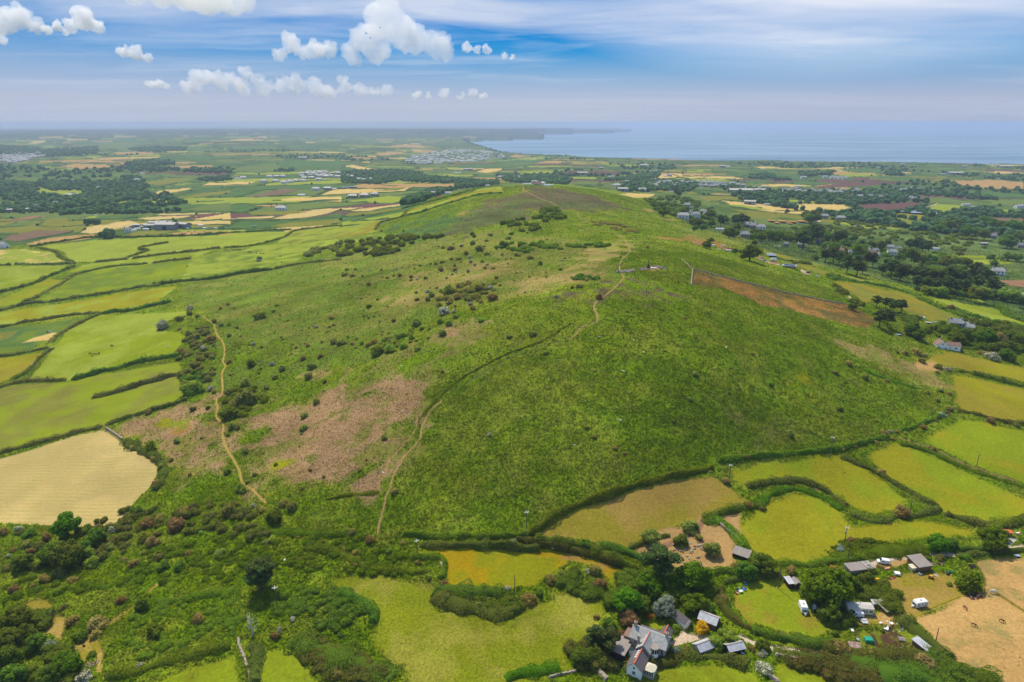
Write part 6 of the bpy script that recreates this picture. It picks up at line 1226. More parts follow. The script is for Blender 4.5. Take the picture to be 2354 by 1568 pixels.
def simple(name, label, cat, reg, x, y, yaw, parts, dz=0, group=None):
    r = T_(reg, x, y, name, label, cat, yaw, group, dz)
    for pn, mt, fn in parts: m = MB(); fn(m); m.obj(pn, mt, r)
    return r
def frame_net(m): m.prism([(-1.2,0),(1.2,0),(1.25,1.1),(.9,1.35),(-.9,1.35),(-1.25,1.1)][::-1], -.9, .9)
simple('netting_cage', 'bright green net cage over a vegetable bed', 'net cage', 'R', 1385, 1130, -8, [('net', 'green', frame_net), ('hoop', 'grey', lambda m: (m.box(-1.3,-1.22,-.95,-.87,0,1.45), m.box(1.22,1.3,-.95,-.87,0,1.45)))])
simple('water_butt', 'dark green water butt lying in the vegetable garden', 'water butt', 'R', 1862, 1262, 20, [('barrel', 'green', lambda m: m.cyl((0,0,.5), .5, 1.5, 'x', 14)), ('stand', 'timber', lambda m: m.box(-.5,.5,-.3,.3,-.3,.1))])
simple('flatbed_trailer', 'flat trailer loaded with pale corrugated sheets below the parked van', 'trailer', 'R', 1305, 820, -4, [('bed', 'conc', lambda m: m.box(-1.2,1.2,-.8,.6,.5,.62)), ('sheet_load', 'zinc', lambda m: (m.box(-.9,.9,-1.6,-.5,.64,.7), m.box(-1.0,1.0,-.4,.5,.64,.85))), ('wheel', 'black', lambda m: (m.cyl((-1.25,0,.3),.3,.16,'x'), m.cyl((1.25,0,.3),.3,.16,'x'))), ('drawbar', 'grey', lambda m: m.box(1.2,2.0,-.05,.05,.45,.52))])
def tub(c, label, reg, x, y, rad=.55, h=.35): return simple('tub', label, 'tub', reg, x, y, 0, [('shell', c, lambda m: m.cyl((0,0,h/2-.05), rad*.9, h, 'z', 16, rad)), ('water', 'grey', lambda m: m.cyl((0,0,h-.02), rad*.82, .12, 'z', 16))])
tub('blue', 'round blue tub on the grass right of the parked van', 'R', 1470, 735, .4, .3); tub('blue', 'round blue tub at the edge of the vegetable garden', 'R', 1892, 952, .45, .3); tub('blue', 'oval turquoise tub left of the corrugated sheet trailer', 'R', 1080, 788, .62, .4); tub('black', 'black round tub beside the white trailer', 'S', 1260, 572, .7, .45); tub('black', 'old tyre planter at the bottom of the vegetable garden', 'R', 1730, 1280, .45, .3)
simple('gas_tank', 'white round tank left of the parked van', 'tank', 'R', 980, 720, 0, [('shell', 'frame', lambda m: (m.cyl((0,0,.35),.55,.7,'z',14), m.cyl((0,0,.8),.55,.2,'z',14,.2)))])
def kayak(c, c2, label, reg, x, y, yaw, L=3.2):
    def hull(m):
        for i in range(8):
            a0, a1 = -1 + i / 4, -1 + (i + 1) / 4; w0, w1 = .42 * (1 - a0 ** 2) ** .7 if abs(a0) < 1 else .02, .42 * (1 - a1 ** 2) ** .7 if abs(a1) < 1 else .02; x0, x1 = a0 * L / 2, a1 * L / 2
            m.poly((x0,-w0,.32),(x1,-w1,.32),(x1,w1,.32),(x0,w0,.32)); m.poly((x0,-w0,.32),(x0,0,.02),(x1,0,.02),(x1,-w1,.32)); m.poly((x0,0,.02),(x0,w0,.32),(x1,w1,.32),(x1,0,.02))
    return simple('kayak', label, 'kayak', reg, x, y, yaw, [('hull', c, hull), ('deck_trim', c2, lambda m: m.box(-L*.45,-L*.3,-.2,.2,.33,.4))], dz=.25)
kayak('pink', 'blue', 'pink and blue kayak lying beside the lane', 'S', 1125, 445, 28, 3.6); kayak('yellow', 'yellow', 'orange yellow kayak at the edge of the shrubbery', 'S', 915, 655, 4, 3.0); kayak('frame', 'cream', 'long pale boat hull lying on the dry yard', 'R', 1745, 385, -38, 4)
simple('box_trailer', 'white box trailer on the dry grass beside a black tub', 'trailer', 'S', 1325, 560, -12, [('body', 'wpaint', lambda m: m.box(-.9,.9,-.8,.8,.4,1.1)), ('wheel', 'black', lambda m: (m.cyl((0,-.9,.3),.3,.15,'y'), m.cyl((0,.9,.3),.3,.15,'y')))])
simple('toy_slide', 'red and white plastic toy on the yard grass', 'toy', 'S', 1215, 635, 10, [('seat', 'red', lambda m: m.box(-1.1,-.3,-.3,.3,0,.45)), ('chute', 'frame', lambda m: m.prism([(-.3,.4),(.5,.05),(.5,.12),(-.3,.5)],-.25,.25)), ('ladder', 'red', lambda m: m.box(.5,1.1,-.25,.25,0,.6))])
simple('digger', 'little orange machine on the yard by the green sheet', 'machine', 'S', 2020, 625, -35, [('cab', 'orange', lambda m: m.box(-.5,.5,-.4,.4,.4,1.2)), ('track', 'black', lambda m: (m.box(-.8,.8,-.6,-.38,0,.4), m.box(-.8,.8,.38,.6,0,.4))), ('arm', 'timber', lambda m: m.prism([(.3,1.0),(1.6,1.2),(1.6,1.35),(.3,1.2)],-.1,.1))])
simple('ground_sheet', 'pale green sheet spread on the yard', 'sheet', 'S', 2122, 560, -10, [('sheet', 'gsheet', lambda m: m.box(-.7,.7,-.9,.9,.02,.08))])
simple('greenhouse_frame', 'flat glass cold frame among the shrubbery', 'cold frame', 'R', 1442, 392, -4, [('base', 'timber', lambda m: m.box(-1,1,-.7,.7,-.3,.9)), ('glazing', 'bgrey', lambda m: m.box(-.95,.95,-.65,.65,.92,1.0))]); simple('greenhouse_frame', 'sloping cold frame at the end of the open black shed', 'cold frame', 'Q', 2140, 650, -20, [('base', 'frame', lambda m: m.prism([(-.8,0),(.8,0),(.8,.5),(-.8,1.2)][::-1],-.7,.7)), ('glazing', 'glass', lambda m: m.poly((-.75,-.6,1.22),(.75,-.6,.56),(.75,.6,.56),(-.75,.6,1.22)))])
def garden_chair(c, label, reg, x, y, yaw): return simple('garden_chair', label, 'chair', reg, x, y, yaw, [('seat', c, lambda m: m.box(-.35,.35,-.4,.3,.35,.45)), ('backrest', c, lambda m: m.prism([(-.35,.45),(.35,.45),(.35,1.1),(-.35,1.1)],.28,.38)), ('leg', 'grey', lambda m: [m.box(u-.03,u+.03,v-.03,v+.03,0,.35) for u in (-.3,.3) for v in (-.35,.25)])], group='garden chairs on the lawn')
garden_chair('blue', 'blue garden chair left of the white lawn table', 'I', 1980, 765, 60); garden_chair('blue', 'turquoise blue garden chair behind the white lawn table', 'I', 2012, 762, 10); garden_chair('blue', 'blue garden chair right of the white lawn table', 'I', 2038, 768, -40); garden_chair('blue', 'blue garden chair apart under the hedge at the top of the lawn', 'I', 2045, 722, 20); garden_chair('pink', 'salmon garden chair at the left end of the lawn table', 'I', 1966, 795, 70)
simple('garden_table', 'white garden table on the lawn', 'table', 'I', 2002, 785, 20, [('tabletop', 'frame', lambda m: m.box(-.7,.7,-.45,.45,.68,.74)), ('leg', 'frame', lambda m: [m.box(u-.04,u+.04,v-.04,v+.04,0,.68) for u in (-.6,.6) for v in (-.35,.35)])])
simple('picnic_table', 'cream picnic table beside the concrete yard', 'table', 'J', 2296, 275, 10, [('tabletop', 'cream', lambda m: m.box(-.9,.9,-.4,.4,.7,.78)), ('bench', 'cream', lambda m: (m.box(-.9,.9,-.95,-.65,.4,.48), m.box(-.9,.9,.65,.95,.4,.48))), ('leg', 'timber', lambda m: (m.box(-.6,-.5,-.8,.8,0,.7), m.box(.5,.6,-.8,.8,0,.7)))])
simple('cart', 'grey flat cart under the hedge at the right edge', 'cart', 'J', 2290, 472, 5, [('bed', 'bgrey', lambda m: m.box(-1,1,-.6,.6,.5,.65)), ('wheel', 'black', lambda m: (m.cyl((0,-.7,.35),.35,.12,'y'), m.cyl((0,.7,.35),.35,.12,'y')))])
def heap(name, label, reg, x, y, rad, n, mats, seed, s=.5, kind='stuff'):
    p = at(reg, x, y); rg = np.random.default_rng(seed); V, Fc, mi = [], [], []
    for i in range(n):
        a = rg.random() * 6.28; q = rad * math.sqrt(rg.random()); x_, y_ = p[0] + math.cos(a) * q * 1.3, p[1] + math.sin(a) * q; z = float(hz(x_, y_)) + .15 * rg.random()
        M = Euler((rg.normal() * .4, rg.normal() * .4, rg.random() * 3)).to_matrix(); sz = np.array([.4 + rg.random(), .3 + .5 * rg.random(), .25 + .4 * rg.random()]) * s
        b = len(V); V += [tuple(np.array(M @ Vector(v * sz * (1 + .35 * (rg.random() - .5)))) + np.array([x_, y_, z + sz[2] * .4])) for v in CSV]; Fc += [tuple(int(k) + b for k in f) for f in CSF]; mi += [int(rg.integers(0, len(mats)))] * len(CSF)
    o = mesh_np(name, V, Fc, mats=[MT[k] for k in mats], midx=mi); return tag(o, label, name.replace('_', ' '), None, kind)
heap('scrap_heap', 'heap of white tubs and scrap beside the square brown shed', 'S', 2060, 290, 1.9, 26, ['frame', 'frame', 'timber', 'grey', 'yellow'], 1, .7); heap('timber_pile', 'pile of boards at the edge of the scrap heap', 'S', 2210, 350, 1.4, 14, ['timber', 'lilac', 'black'], 2, .9); heap('scrap_heap', 'green and black tarpaulin heap by the bramble mound', 'J', 1688, 612, 1.5, 12, ['green', 'black', 'black'], 3, .8); heap('scrap_heap', 'boards and junk along the shrubbery edge of the dry yard', 'R', 1670, 440, 2.0, 12, ['frame', 'yellow', 'timber'], 4, .6); heap('scrap_heap', 'white bits and pieces above the vegetable garden', 'R', 1760, 900, 2.4, 10, ['frame', 'frame', 'yellow'], 5, .45); heap('scrap_heap', 'junk left of the static caravan', 'R', 995, 620, 1.4, 12, ['grey', 'frame', 'timber'], 6, .6)
heap('rubble', 'pale rubble among the weeds of the dirt paddock', 'I', 1555, 400, 5.5, 46, ['rock', 'rock', 'conc'], 7, .6); heap('rubble', 'heap of tan stones beside the garden path in the lower left', 'G', 795, 1420, 1.6, 30, ['rock', 'lilac', 'rock'], 8, .6); heap('dung_heap', 'dark brown heap at the corner of the parched paddock', 'J', 1905, 815, 2.0, 26, ['timber', 'dark', 'chest'], 9, .8)
heap('rocks', 'long grey rock outcrop beside the trail below the summit', 'T', 740, 650, 2.6, 34, ['rock', 'rock', 'grey'], 10, 1.1); heap('rocks', 'larger end of the grey outcrop by the summit trail', 'T', 890, 625, 2.2, 30, ['rock', 'rock', 'grey'], 11, 1.2); heap('rocks', 'small grey outcrop left of the trail below the summit', 'T', 535, 660, 1.8, 22, ['rock', 'grey'], 12, 1.1); heap('rocks', 'single pale boulder on the trail above the outcrops', 'T', 538, 445, .6, 5, ['rock'], 13, 1.2); heap('rocks', 'scattered pale stones left of the memorial', 'T', 1290, 570, 3.2, 46, ['rock', 'rock', 'grey'], 14, .8); heap('rocks', 'stones strewn to the right of the memorial platform', 'T', 1760, 500, 3.6, 46, ['rock', 'rock', 'grey'], 15, .8); heap('rocks', 'far right stones of the summit', 'T', 1860, 550, 2.2, 20, ['rock', 'grey'], 16, .8)
heap('rocks', 'little pale outcrop in the bracken left of the summit trail', 'B', 1520, 1092, 1.6, 9, ['rock'], 17, .9); heap('rocks', 'small reddish outcrop on the slope left of the summit', 'B', 1515, 1128, 1.4, 8, ['lilac', 'rock'], 18, .8)
def memorial():
    r = T_('T', 1430, 530, 'memorial_cross', 'dark stepped stone memorial with a cross on the summit', 'memorial', 12); rg = random.Random(3)
    for i, (w_, z0, z1) in enumerate(((2.7, -.4, .6), (2.1, .62, 1.25), (1.6, 1.27, 1.9), (1.15, 1.92, 2.5), (.8, 2.52, 3.1))):
        m = MB(); n = 5
        for a in range(n):
            for b in range(n):
                if 0 < a < n - 1 and 0 < b < n - 1 and i < 4: pass
                x0, y0 = -w_ / 2 + w_ * a / n, -w_ / 2 + w_ * b / n; m.box(x0 + .02, x0 + w_ / n - .02, y0 + .02, y0 + w_ / n - .02, z0, z1 - rg.random() * .12)
        m.obj('step', 'drock', r)
    m = MB(); m.box(-.16, .16, -.14, .14, 3.12, 5.2); m.box(-.55, -.165, -.12, .12, 4.3, 4.6); m.box(.165, .55, -.12, .12, 4.3, 4.6); m.obj('cross', 'drock', r)
memorial()
simple('stone_platform', 'pale concrete platform beside the summit memorial', 'platform', 'T', 1580, 555, -12, [('slab', 'conc', lambda m: m.box(-2.4,2.4,-1.6,1.6,.5,.75)), ('footing', 'rock', lambda m: m.box(-2.2,2.2,-1.4,1.4,-.8,.49))])
simple('trig_pillar', 'small white survey pillar left of the memorial', 'pillar', 'T', 783, 305, 0, [('pillar', 'frame', lambda m: m.cyl((0,0,.6), .36, 1.4, 'z', 4, .22)), ('base', 'lilac', lambda m: m.cyl((0,0,0), .9, .2, 'z', 10))])
# stone walls
def wall(label, reg, s, h=1.1, w=.8):
    L3 = resample(hit(spline(pts(reg, s), 3)), .55); d = np.gradient(L3[:, :2], axis=0); V, Fc, mi = [], [], []
    for i, p in enumerate(L3):
        a = math.atan2(d[i, 1], d[i, 0]); gap = RNG.random() < .06
        for lay in range(3 if not gap else 1):
            sz = np.array([.42 + .2 * RNG.random(), w * .5 * (1.15 - .2 * lay), h * .22]); M = Euler((0, RNG.normal() * .12, a + RNG.normal() * .12)).to_matrix(); b = len(V); c = np.array([p[0], p[1], float(hz(p[0], p[1])) + h * (.12 + .32 * lay)]) + RNG.normal(size=3) * .05
            V += [tuple(np.array(M @ Vector((sx * sz[0], sy * sz[1], sz_ * sz[2]))) * 1.0 + c) for sx, sy, sz_ in ((-.9,-.9,-1),(.9,-.9,-1),(.9,.9,-1),(-.9,.9,-1),(-1,-1,.6),(1,-1,.7),(1,1,.6),(-1,1,.7),(-.6,-.6,1),(.6,-.6,1),(.6,.6,1),(-.6,.6,1))]
            Fc += [tuple(b + k for k in f) for f in ((0,3,2,1),(0,1,5,4),(1,2,6,5),(2,3,7,6),(3,0,4,7),(4,5,9,8),(5,6,10,9),(6,7,11,10),(7,4,8,11),(8,9,10,11))]
    return tag(mesh_np('stone_wall', V, Fc, MT['rock']), label, 'wall', None)
wall('short grey dry stone wall at the corner of the mown hay field', 'D', '735,880 770,905 810,930 840,955', 1.2, .9); wall('broken dry stone wall left of the cow pasture', 'D', '215,450 250,415 290,380 330,345 370,325', 1.1, 1.0); wall('low stone wall along the left edge of the ochre enclosure', 'C', '60,1265 62,1230 66,1190 70,1155', 1.1, .8); wall('long low stone wall along the top of the ochre enclosure', 'C', '70,1155 150,1170 220,1192 300,1212 400,1238 500,1262 600,1285 700,1312 850,1342 1000,1374 1120,1394', .9, .7); wall('thin stone wall running down from the saddle to the ochre enclosure', 'C', '0,1088 30,1115 50,1140 70,1155', .8, .6)
wall('ruined dry stone wall between the two bottom lime fields', 'G', '2085,1200 2095,1260 2130,1340 2150,1400 2170,1470 2200,1568', .9, .7); wall('tumbled stone wall at the foot of the farmhouse trees', 'I', '700,1440 740,1470 780,1510 820,1550', 1.4, 1.6); wall('reddish stone wall above the dirt paddock', 'I', '1765,140 1810,180 1860,230 1920,275 1975,325', 1.2, .8); wall('mossy stone wall below the lower lane', 'J', '190,1350 250,1362 320,1375 390,1388', 1.5, 1.1); wall('stone wall at the bottom edge beside the blossom bush', 'J', '80,1490 120,1520 170,1555 210,1590', 1.2, 1.0); wall('low stone wall in the left corner of the golden field', 'H', '1620,540 1632,575 1645,610', 1.0, .8); wall('stone wall below the farmhouse meadow gate', 'I', '340,1530 420,1510 490,1497 560,1480', .9, .7)
# poles
def pole(reg, x0, y0, x1, y1, label, arm=True, tr=False):
    b = at(reg, x0, y0); h = min(12, max(6, (y0 - y1) * REG[reg][2] * mpp(b) * 1.0 / math.cos(math.atan2(H - b[2], math.hypot(b[0], b[1])))))
    r = empty('utility_pole', b); tag(r, label, 'pole', 'wooden utility poles'); r.rotation_euler = (0, 0, .3); m = MB(); m.cyl((0,0,h/2-.3), .17, h + .6, 'z', 8, .12); m.obj('post', 'pole', r)
    if arm: m = MB(); m.box(-.9,.9,-.08,.08,h-.35,h-.2); m.box(-.06,.06,-1.0,1.0,h-.2,h-.08); a = m.obj('crossarm', 'frame', r); m = MB(); [m.cyl((u,0,h-.02),.07,.2,'z',6) for u in (-.8,.8)]; m.obj('insulator', 'frame', a)
    if tr: m = MB(); m.cyl((-.35,0,h-2.2), .32, .9, 'z', 10); m.obj('transformer', 'grey', r)
pole('I', 127, 262, 115, 85, 'utility pole standing in the bracken above the tan field corner'); pole('H', 1412, 475, 1400, 335, 'utility pole at the left end of the golden field'); pole('H', 182, 890, 165, 745, 'utility pole right of the big dark pine in the lower left'); pole('H', 2262, 845, 2272, 648, 'bare utility pole behind the thicket of the golden field', False); pole('F', 1015, 1085, 1018, 938, 'utility pole on the hedge above the left lime field'); pole('F', 318, 1262, 322, 1130, 'utility pole with white crossarms at the corner of the tan field'); pole('F', 2028, 1135, 2037, 1052, 'bare utility pole beside the sunken lane', False)
pole('J', 780, 362, 798, 215, 'utility pole with a transformer on the fern bank', True, True); pole('J', 806, 525, 812, 355, 'bare utility pole beside the lane behind the sycamore', False); pole('J', 201, 745, 208, 535, 'bare utility pole at the top corner of the lawn', False); pole('J', 1573, 1242, 1588, 1098, 'bare utility pole at the left edge of the parched paddock', False); pole('F', 1760, 850, 1766, 765, 'utility pole among the brown bushes at the right end of the bracken'); pole('F', 1565, 1470, 1572, 1372, 'bare utility pole behind the big brown thorn bush', False); pole('M', 2265, 1320, 2265, 1245, 'utility pole on the slope above the white track', False); pole('U', 553, 560, 556, 445, 'utility pole beside the wooden chalet', False)
def dead_tree(reg, x, y, hgt, seed, label):
    b = at(reg, x, y); rg = random.Random(seed); P = [[(0,0,-.3,.38),(.1,0,hgt*.35,.26),(-.1,.1,hgt*.6,.18),(.6,0,hgt*.85,.1),(.9,.1,hgt,.03)]]
    for i in range(11):
        z = hgt * (.25 + .06 * i); a = rg.random() * 6.3; l = hgt * (.12 + .16 * rg.random()); x1, y1 = math.cos(a) * l, math.sin(a) * l; P.append([(0,0,z,.11),(x1*.6,y1*.6,z+l*.35,.08),(x1,y1,z+l*(.5+.5*rg.random()),.02)]); P.append([(x1*.6,y1*.6,z+l*.35,.05),(x1*.9+.3,y1*.6,z+l*.9,.015)])
    r = empty('dead_tree', b); tag(r, label, 'tree'); trunk_mesh('trunk', P[:1], M_dead, r); trunk_mesh('branches', P[1:], M_dead, r)
dead_tree('G', 2210, 1165, 8.5, 2, 'bare white dead tree above the ruined wall'); dead_tree('H', 205, 1140, 2.6, 5, 'small bare white stump right of the dead tree'); dead_tree('E', 1020, 935, 2.4, 6, 'small bleached dead bush in the middle of the bracken'); dead_tree('I', 1385, 660, 5.5, 8, 'bleached dead stem in the farmhouse wood')
def fence(label, reg, line, h=1.1, step=2.2, rails=2, mt='timber'):
    L3 = resample(hit(pts(reg, line)), step); c = L3[0]; r = empty('post_fence', c); tag(r, label, 'fence'); A, B = MB(), MB()
    for i, p in enumerate(L3):
        x, y, z = p - c; A.box(x-.06, x+.06, y-.06, y+.06, z-.3, z+h)
        if i:
            q = L3[i-1] - c; d = np.array([x-q[0], y-q[1]]); d /= np.hypot(*d); n = np.array([-d[1], d[0]]) * .035
            for k in range(rails): u = h * (.9 - .4 * k); B.poly((q[0]-n[0], q[1]-n[1], q[2]+u), (x-n[0], y-n[1], z+u), (x-n[0], y-n[1], z+u-.1), (q[0]-n[0], q[1]-n[1], q[2]+u-.1)); B.poly((q[0]+n[0], q[1]+n[1], q[2]+u-.1), (x+n[0], y+n[1], z+u-.1), (x+n[0], y+n[1], z+u), (q[0]+n[0], q[1]+n[1], q[2]+u))
    A.obj('posts', mt, r); B.obj('rails', mt, r)
fence('timber fence below the lane beside the kayak', 'S', '985,490 1150,475 1300,470 1450,445 1540,430'); fence('grey post fence from the static caravan to the animal pen', 'R', '1740,720 1850,760 1960,870 2060,970 2140,1050', 1.3); fence('post fence along the top of the vegetable garden', 'R', '1160,905 1350,915 1550,900 1700,905 1900,920', 1.1); fence('long pale fence through the vegetable garden', 'R', '1750,910 1800,1000 1850,1100 1900,1170 1960,1250 2020,1310', 1.4); fence('low fence beside the lawn caravan', 'R', '300,380 330,420 420,430 500,470 520,560', 1.0); fence('post fence across the parched paddock by the two ponies', 'J', '2000,770 2110,800 2200,855 2300,925 2354,960', 1.0, 3.5)
for k, (rg_, x, y, c, w_, lb) in enumerate((('R',1440,692,'green','.5','dark green bin right of the parked van'),('R',1565,855,'frame','.5','white board on the grass below the green lean-to'),('R',1735,862,'frame','.6','white crate left of the round tub by the garden'),('R',1652,928,'frame','1.1','long white panel at the top of the vegetable garden'),('R',1130,965,'frame','.7','white and yellow sack at the garden corner'),('R',1215,1110,'bgrey','.5','grey barrel left of the green net cage'),('R',1800,540,'lilac','.5','small wooden box on the edge of the dry yard'),('S',1800,555,'bgrey','.6','pale grey bowl on the yard grass'),('S',1040,745,'bgrey','.6','little grey box in the shrubbery'),('S',1760,485,'bgrey','.7','grey trough under the square brown shed'),('S',160,470,'frame','.5','white box by the little dark hut'),('Q',1785,585,'bgrey','.4','pale trough between the two zinc roofed sheds'),('J',1200,1065,'frame','.5','white bucket pair above the garden'))):
    q = float(w_); simple('yard_box', lb, 'box', rg_, x, y, 20 * k, [('shell', c, lambda m: m.prism([(-q*.9,0),(q*.9,0),(q,.5),(-q,.5)][::-1], -q*.55, q*.55)), ('lid', c, lambda m: m.box(-q*.96,q*.96,-q*.6,q*.6,.504,.56))])
# animals: one skinned surface each, posed from a skeleton of joints
def quadruped(name, mat, k=1.0, graze=True, cow=False):
    B = [(0,0,1.25,.24),(.55,0,1.27,.25),(-.45,0,1.22,.27),(-.75,0,1.3,.2)]; E = [(0,1),(0,2),(2,3)]
    def add(p, j): B.append(p); E.append((j, len(B) - 1)); return len(B) - 1
    n = add((-1.05,0,1.15 if graze else 1.6,.14 if not cow else .17), 3); hd = add((-1.3,0,.62 if graze else 1.85,.12), n); mz = add((-1.42,0,.22 if graze else 1.6,.085), hd); add((-1.5,0,.1 if graze else 1.5,.06), mz)
    for s in (-1, 1): add((-1.2,s*.1,.75 if graze else 2.05,.03), hd)
    for s in (-1, 1):
        a = add((-.62,s*.17,.95,.12), 2); b = add((-.6 - .08*s,s*.18,.5,.07), a); c = add((-.6 - .12*s,s*.18,.12,.05), b); add((-.66 - .12*s,s*.18,.03,.06), c)
        a = add((.62,s*.18,1.0,.16), 1); b = add((.52 + .06*s,s*.19,.72,.1), a); c = add((.72 + .08*s,s*.19,.48,.06), b); d = add((.68 + .08*s,s*.19,.12,.05), c); add((.62 + .08*s,s*.19,.03,.06), d)
    me = bpy.data.meshes.new(name); me.from_pydata([b[:3] for b in B], E, []); me.materials.append(MT[mat]); o = bpy.data.objects.new('body', me); r = empty(name, (0,0,0)); link(o, r)
    sk = o.modifiers.new('skin', 'SKIN'); f = 1.18 if cow else 1.0
    for i, b in enumerate(B): me.skin_vertices[0].data[i].radius = (b[3] * f, b[3] * f)
    me.skin_vertices[0].data[0].use_root = True; sb = o.modifiers.new('sub', 'SUBSURF'); sb.levels = sb.render_levels = 1; me.polygons.foreach_set('use_smooth', [True] * len(me.polygons))
    m = MB(); m.prism([(.78,1.35),(.95,1.2),(.98,.55),(.9,.5),(.84,1.0)], -.05, .05); m.obj('tail', mat, r)
    if not cow: m = MB(); m.prism([(-.7,1.55),(-1.05,1.32),(-1.28,.85),(-1.2,.8),(-1.0,1.15),(-.72,1.4)] if graze else [(-.7,1.55),(-1.1,1.85),(-1.2,2.0),(-1.1,2.02),(-.85,1.75),(-.65,1.5)], -.04, .04); m.obj('mane', mat, r)
    r.scale = (k, k, k); return r
AN = {}
def animal(kind, reg, x, y, yaw, k, label, cat, group):
    nm, mt, gz, cw = {'wh': ('white_horse','wcoat',True,False), 'po': ('brown_pony','chest',True,False), 'cb': ('brown_cow','chest',True,True), 'cs': ('standing_cow','chest',False,True), 'ck': ('black_cow','bcoat',True,True), 'cw': ('white_cow','wcoat',False,True)}[kind]
    if kind not in AN: AN[kind] = r = quadruped(nm, mt, 1, gz, cw)
    else: r = copy_tree(AN[kind])
    p = at(reg, x, y); r.location = (p[0], p[1], p[2] + .04); r.rotation_euler = (0, 0, math.radians(yaw)); r.scale = (k, k, k); tag(r, label, cat, group)
animal('wh','I',1643,565,8,1.0,'white horse grazing on the dirt paddock','horse','white horses'); animal('wh','J',2088,795,-12,1.05,'white horse grazing at the top of the parched tan paddock','horse','white horses')
animal('po','J',1838,935,-80,.8,'brown pony furthest left on the parched paddock','pony','brown ponies'); animal('po','J',1910,1080,125,.8,'brown pony nearest the pole on the parched paddock','pony','brown ponies'); animal('po','J',2152,1045,140,.8,'brown pony furthest right on the parched paddock','pony','brown ponies')
for x, y, yw, lb in ((626,370,0,'brown cow at the left end of the small herd in the lime pasture'),(658,374,20,'brown cow in the middle of the small herd in the lime pasture'),(684,368,90,'brown cow at the right end of the small herd in the lime pasture'),(774,315,-10,'brown cow apart, above the small herd in the lime pasture'),(635,384,160,'brown calf below the small herd in the lime pasture'),(333,220,0,'brown cow on the straw patch at the left edge')): animal('cb','D',x,y,yw,.75 if 'calf' in lb else 1.15,lb,'cow','brown cows')
animal('cw','D',348,218,30,1.1,'white cow on the straw patch at the left edge','cow','white cows'); animal('cw','D',1160,322,0,1.0,'white cow alone at the right of the lime pasture','cow','white cows')
i_ = 0
for x, y in ((1552,1025),(1566,1022),(1580,1024),(1596,1018),(1604,1024),(1616,1020),(1628,1021),(1638,1024),(1650,1019),(1658,1023)): animal('ck','A',x,y,RNG.random()*360,1.15,'black cow in the tight herd by the pasture hedge','cow','black cattle in a herd')
for k, (x, y) in enumerate(((1715,1036),(1728,1038),(1770,1045),(1798,1048),(1818,1049),(1935,1068),(1940,1108),(1292,1136))): animal('ck','A',x,y,RNG.random()*360,1.15,['black cow just right of the tight herd','second black cow right of the tight herd','black cow straggling above the stone hut','black cow behind the stone hut','black cow right behind the stone hut','lone black cow well right of the stone hut','lone black cow low right of the stone hut','lone black cow on the fence line left of the pasture'][k],'cow','scattered black cattle')
for x in range(1190,1460,22): animal('ck' if RNG.random()<.6 else 'cb','A',x,902+RNG.integers(-6,8),RNG.random()*360,1.2,'cow grazing in the tan field below the grey barns','cow','cows in the tan field')
# gulls on the wing, low over the bracken
GULL = []
def gull(reg, x, y, yaw, label):
    p = at(reg, x, y); c = Vector((0,0,H)); q = c + (Vector(p) - c) * .965
    if not GULL:
        r = empty('white_gull', q); m = MB()
        for i in range(8):
            a = lambda k: (-.28 + .56 * k / 8, .07 * math.sin(math.pi * min(1, (k + .4) / 8.6)))
            x0, r0 = a(i); x1, r1 = a(i + 1); n = 8
            for j in range(n): t0, t1 = 6.2832 * j / n, 6.2832 * (j + 1) / n; m.poly((x0, r0*math.cos(t0), r0*math.sin(t0)), (x0, r0*math.cos(t1), r0*math.sin(t1)), (x1, r1*math.cos(t1), r1*math.sin(t1)), (x1, r1*math.cos(t0), r1*math.sin(t0)))
        m.obj('body', 'wpaint', r)
        for s in (-1, 1): m = MB(); T = [(-.1,.05*s,.03),(-.16,.35*s,.14),(.0,.75*s,.08),(.06,.72*s,.07),(.04,.35*s,.12),(.12,.05*s,.02)]; m.poly(*T); m.poly(*[(a_, b_, c_ + .02) for a_, b_, c_ in T[::-1]]); m.obj('wing', 'wpaint', r)
        m = MB(); m.poly((.24,-.03,0),(.42,-.1,.01),(.42,.1,.01),(.24,.03,0)); m.obj('tail', 'frame', r); GULL.append(r)
    else: r = copy_tree(GULL[0]); r.location = q
    r.rotation_euler = (RNG.normal() * .4 - .3, RNG.normal() * .2, math.radians(yaw)); r.scale = (1.15,) * 3; PLANTS.append((r, 'gull flying', 'white', 1.15, p[0], p[1], 'b')); r['category'] = 'gull'
for reg, x, y in (('E',1040,148),('E',2015,270),('E',2083,350),('E',1943,480),('E',1985,630),('E',1920,818),('E',1573,787),('E',1188,690),('E',1430,535),('E',1607,992),('E',930,457),('E',415,445),('E',287,1180),('E',700,430),('F',300,315),('F',660,231),('H',250,497),('F',458,117),('B',642,1050)): gull(reg, x, y, RNG.random() * 360, '')

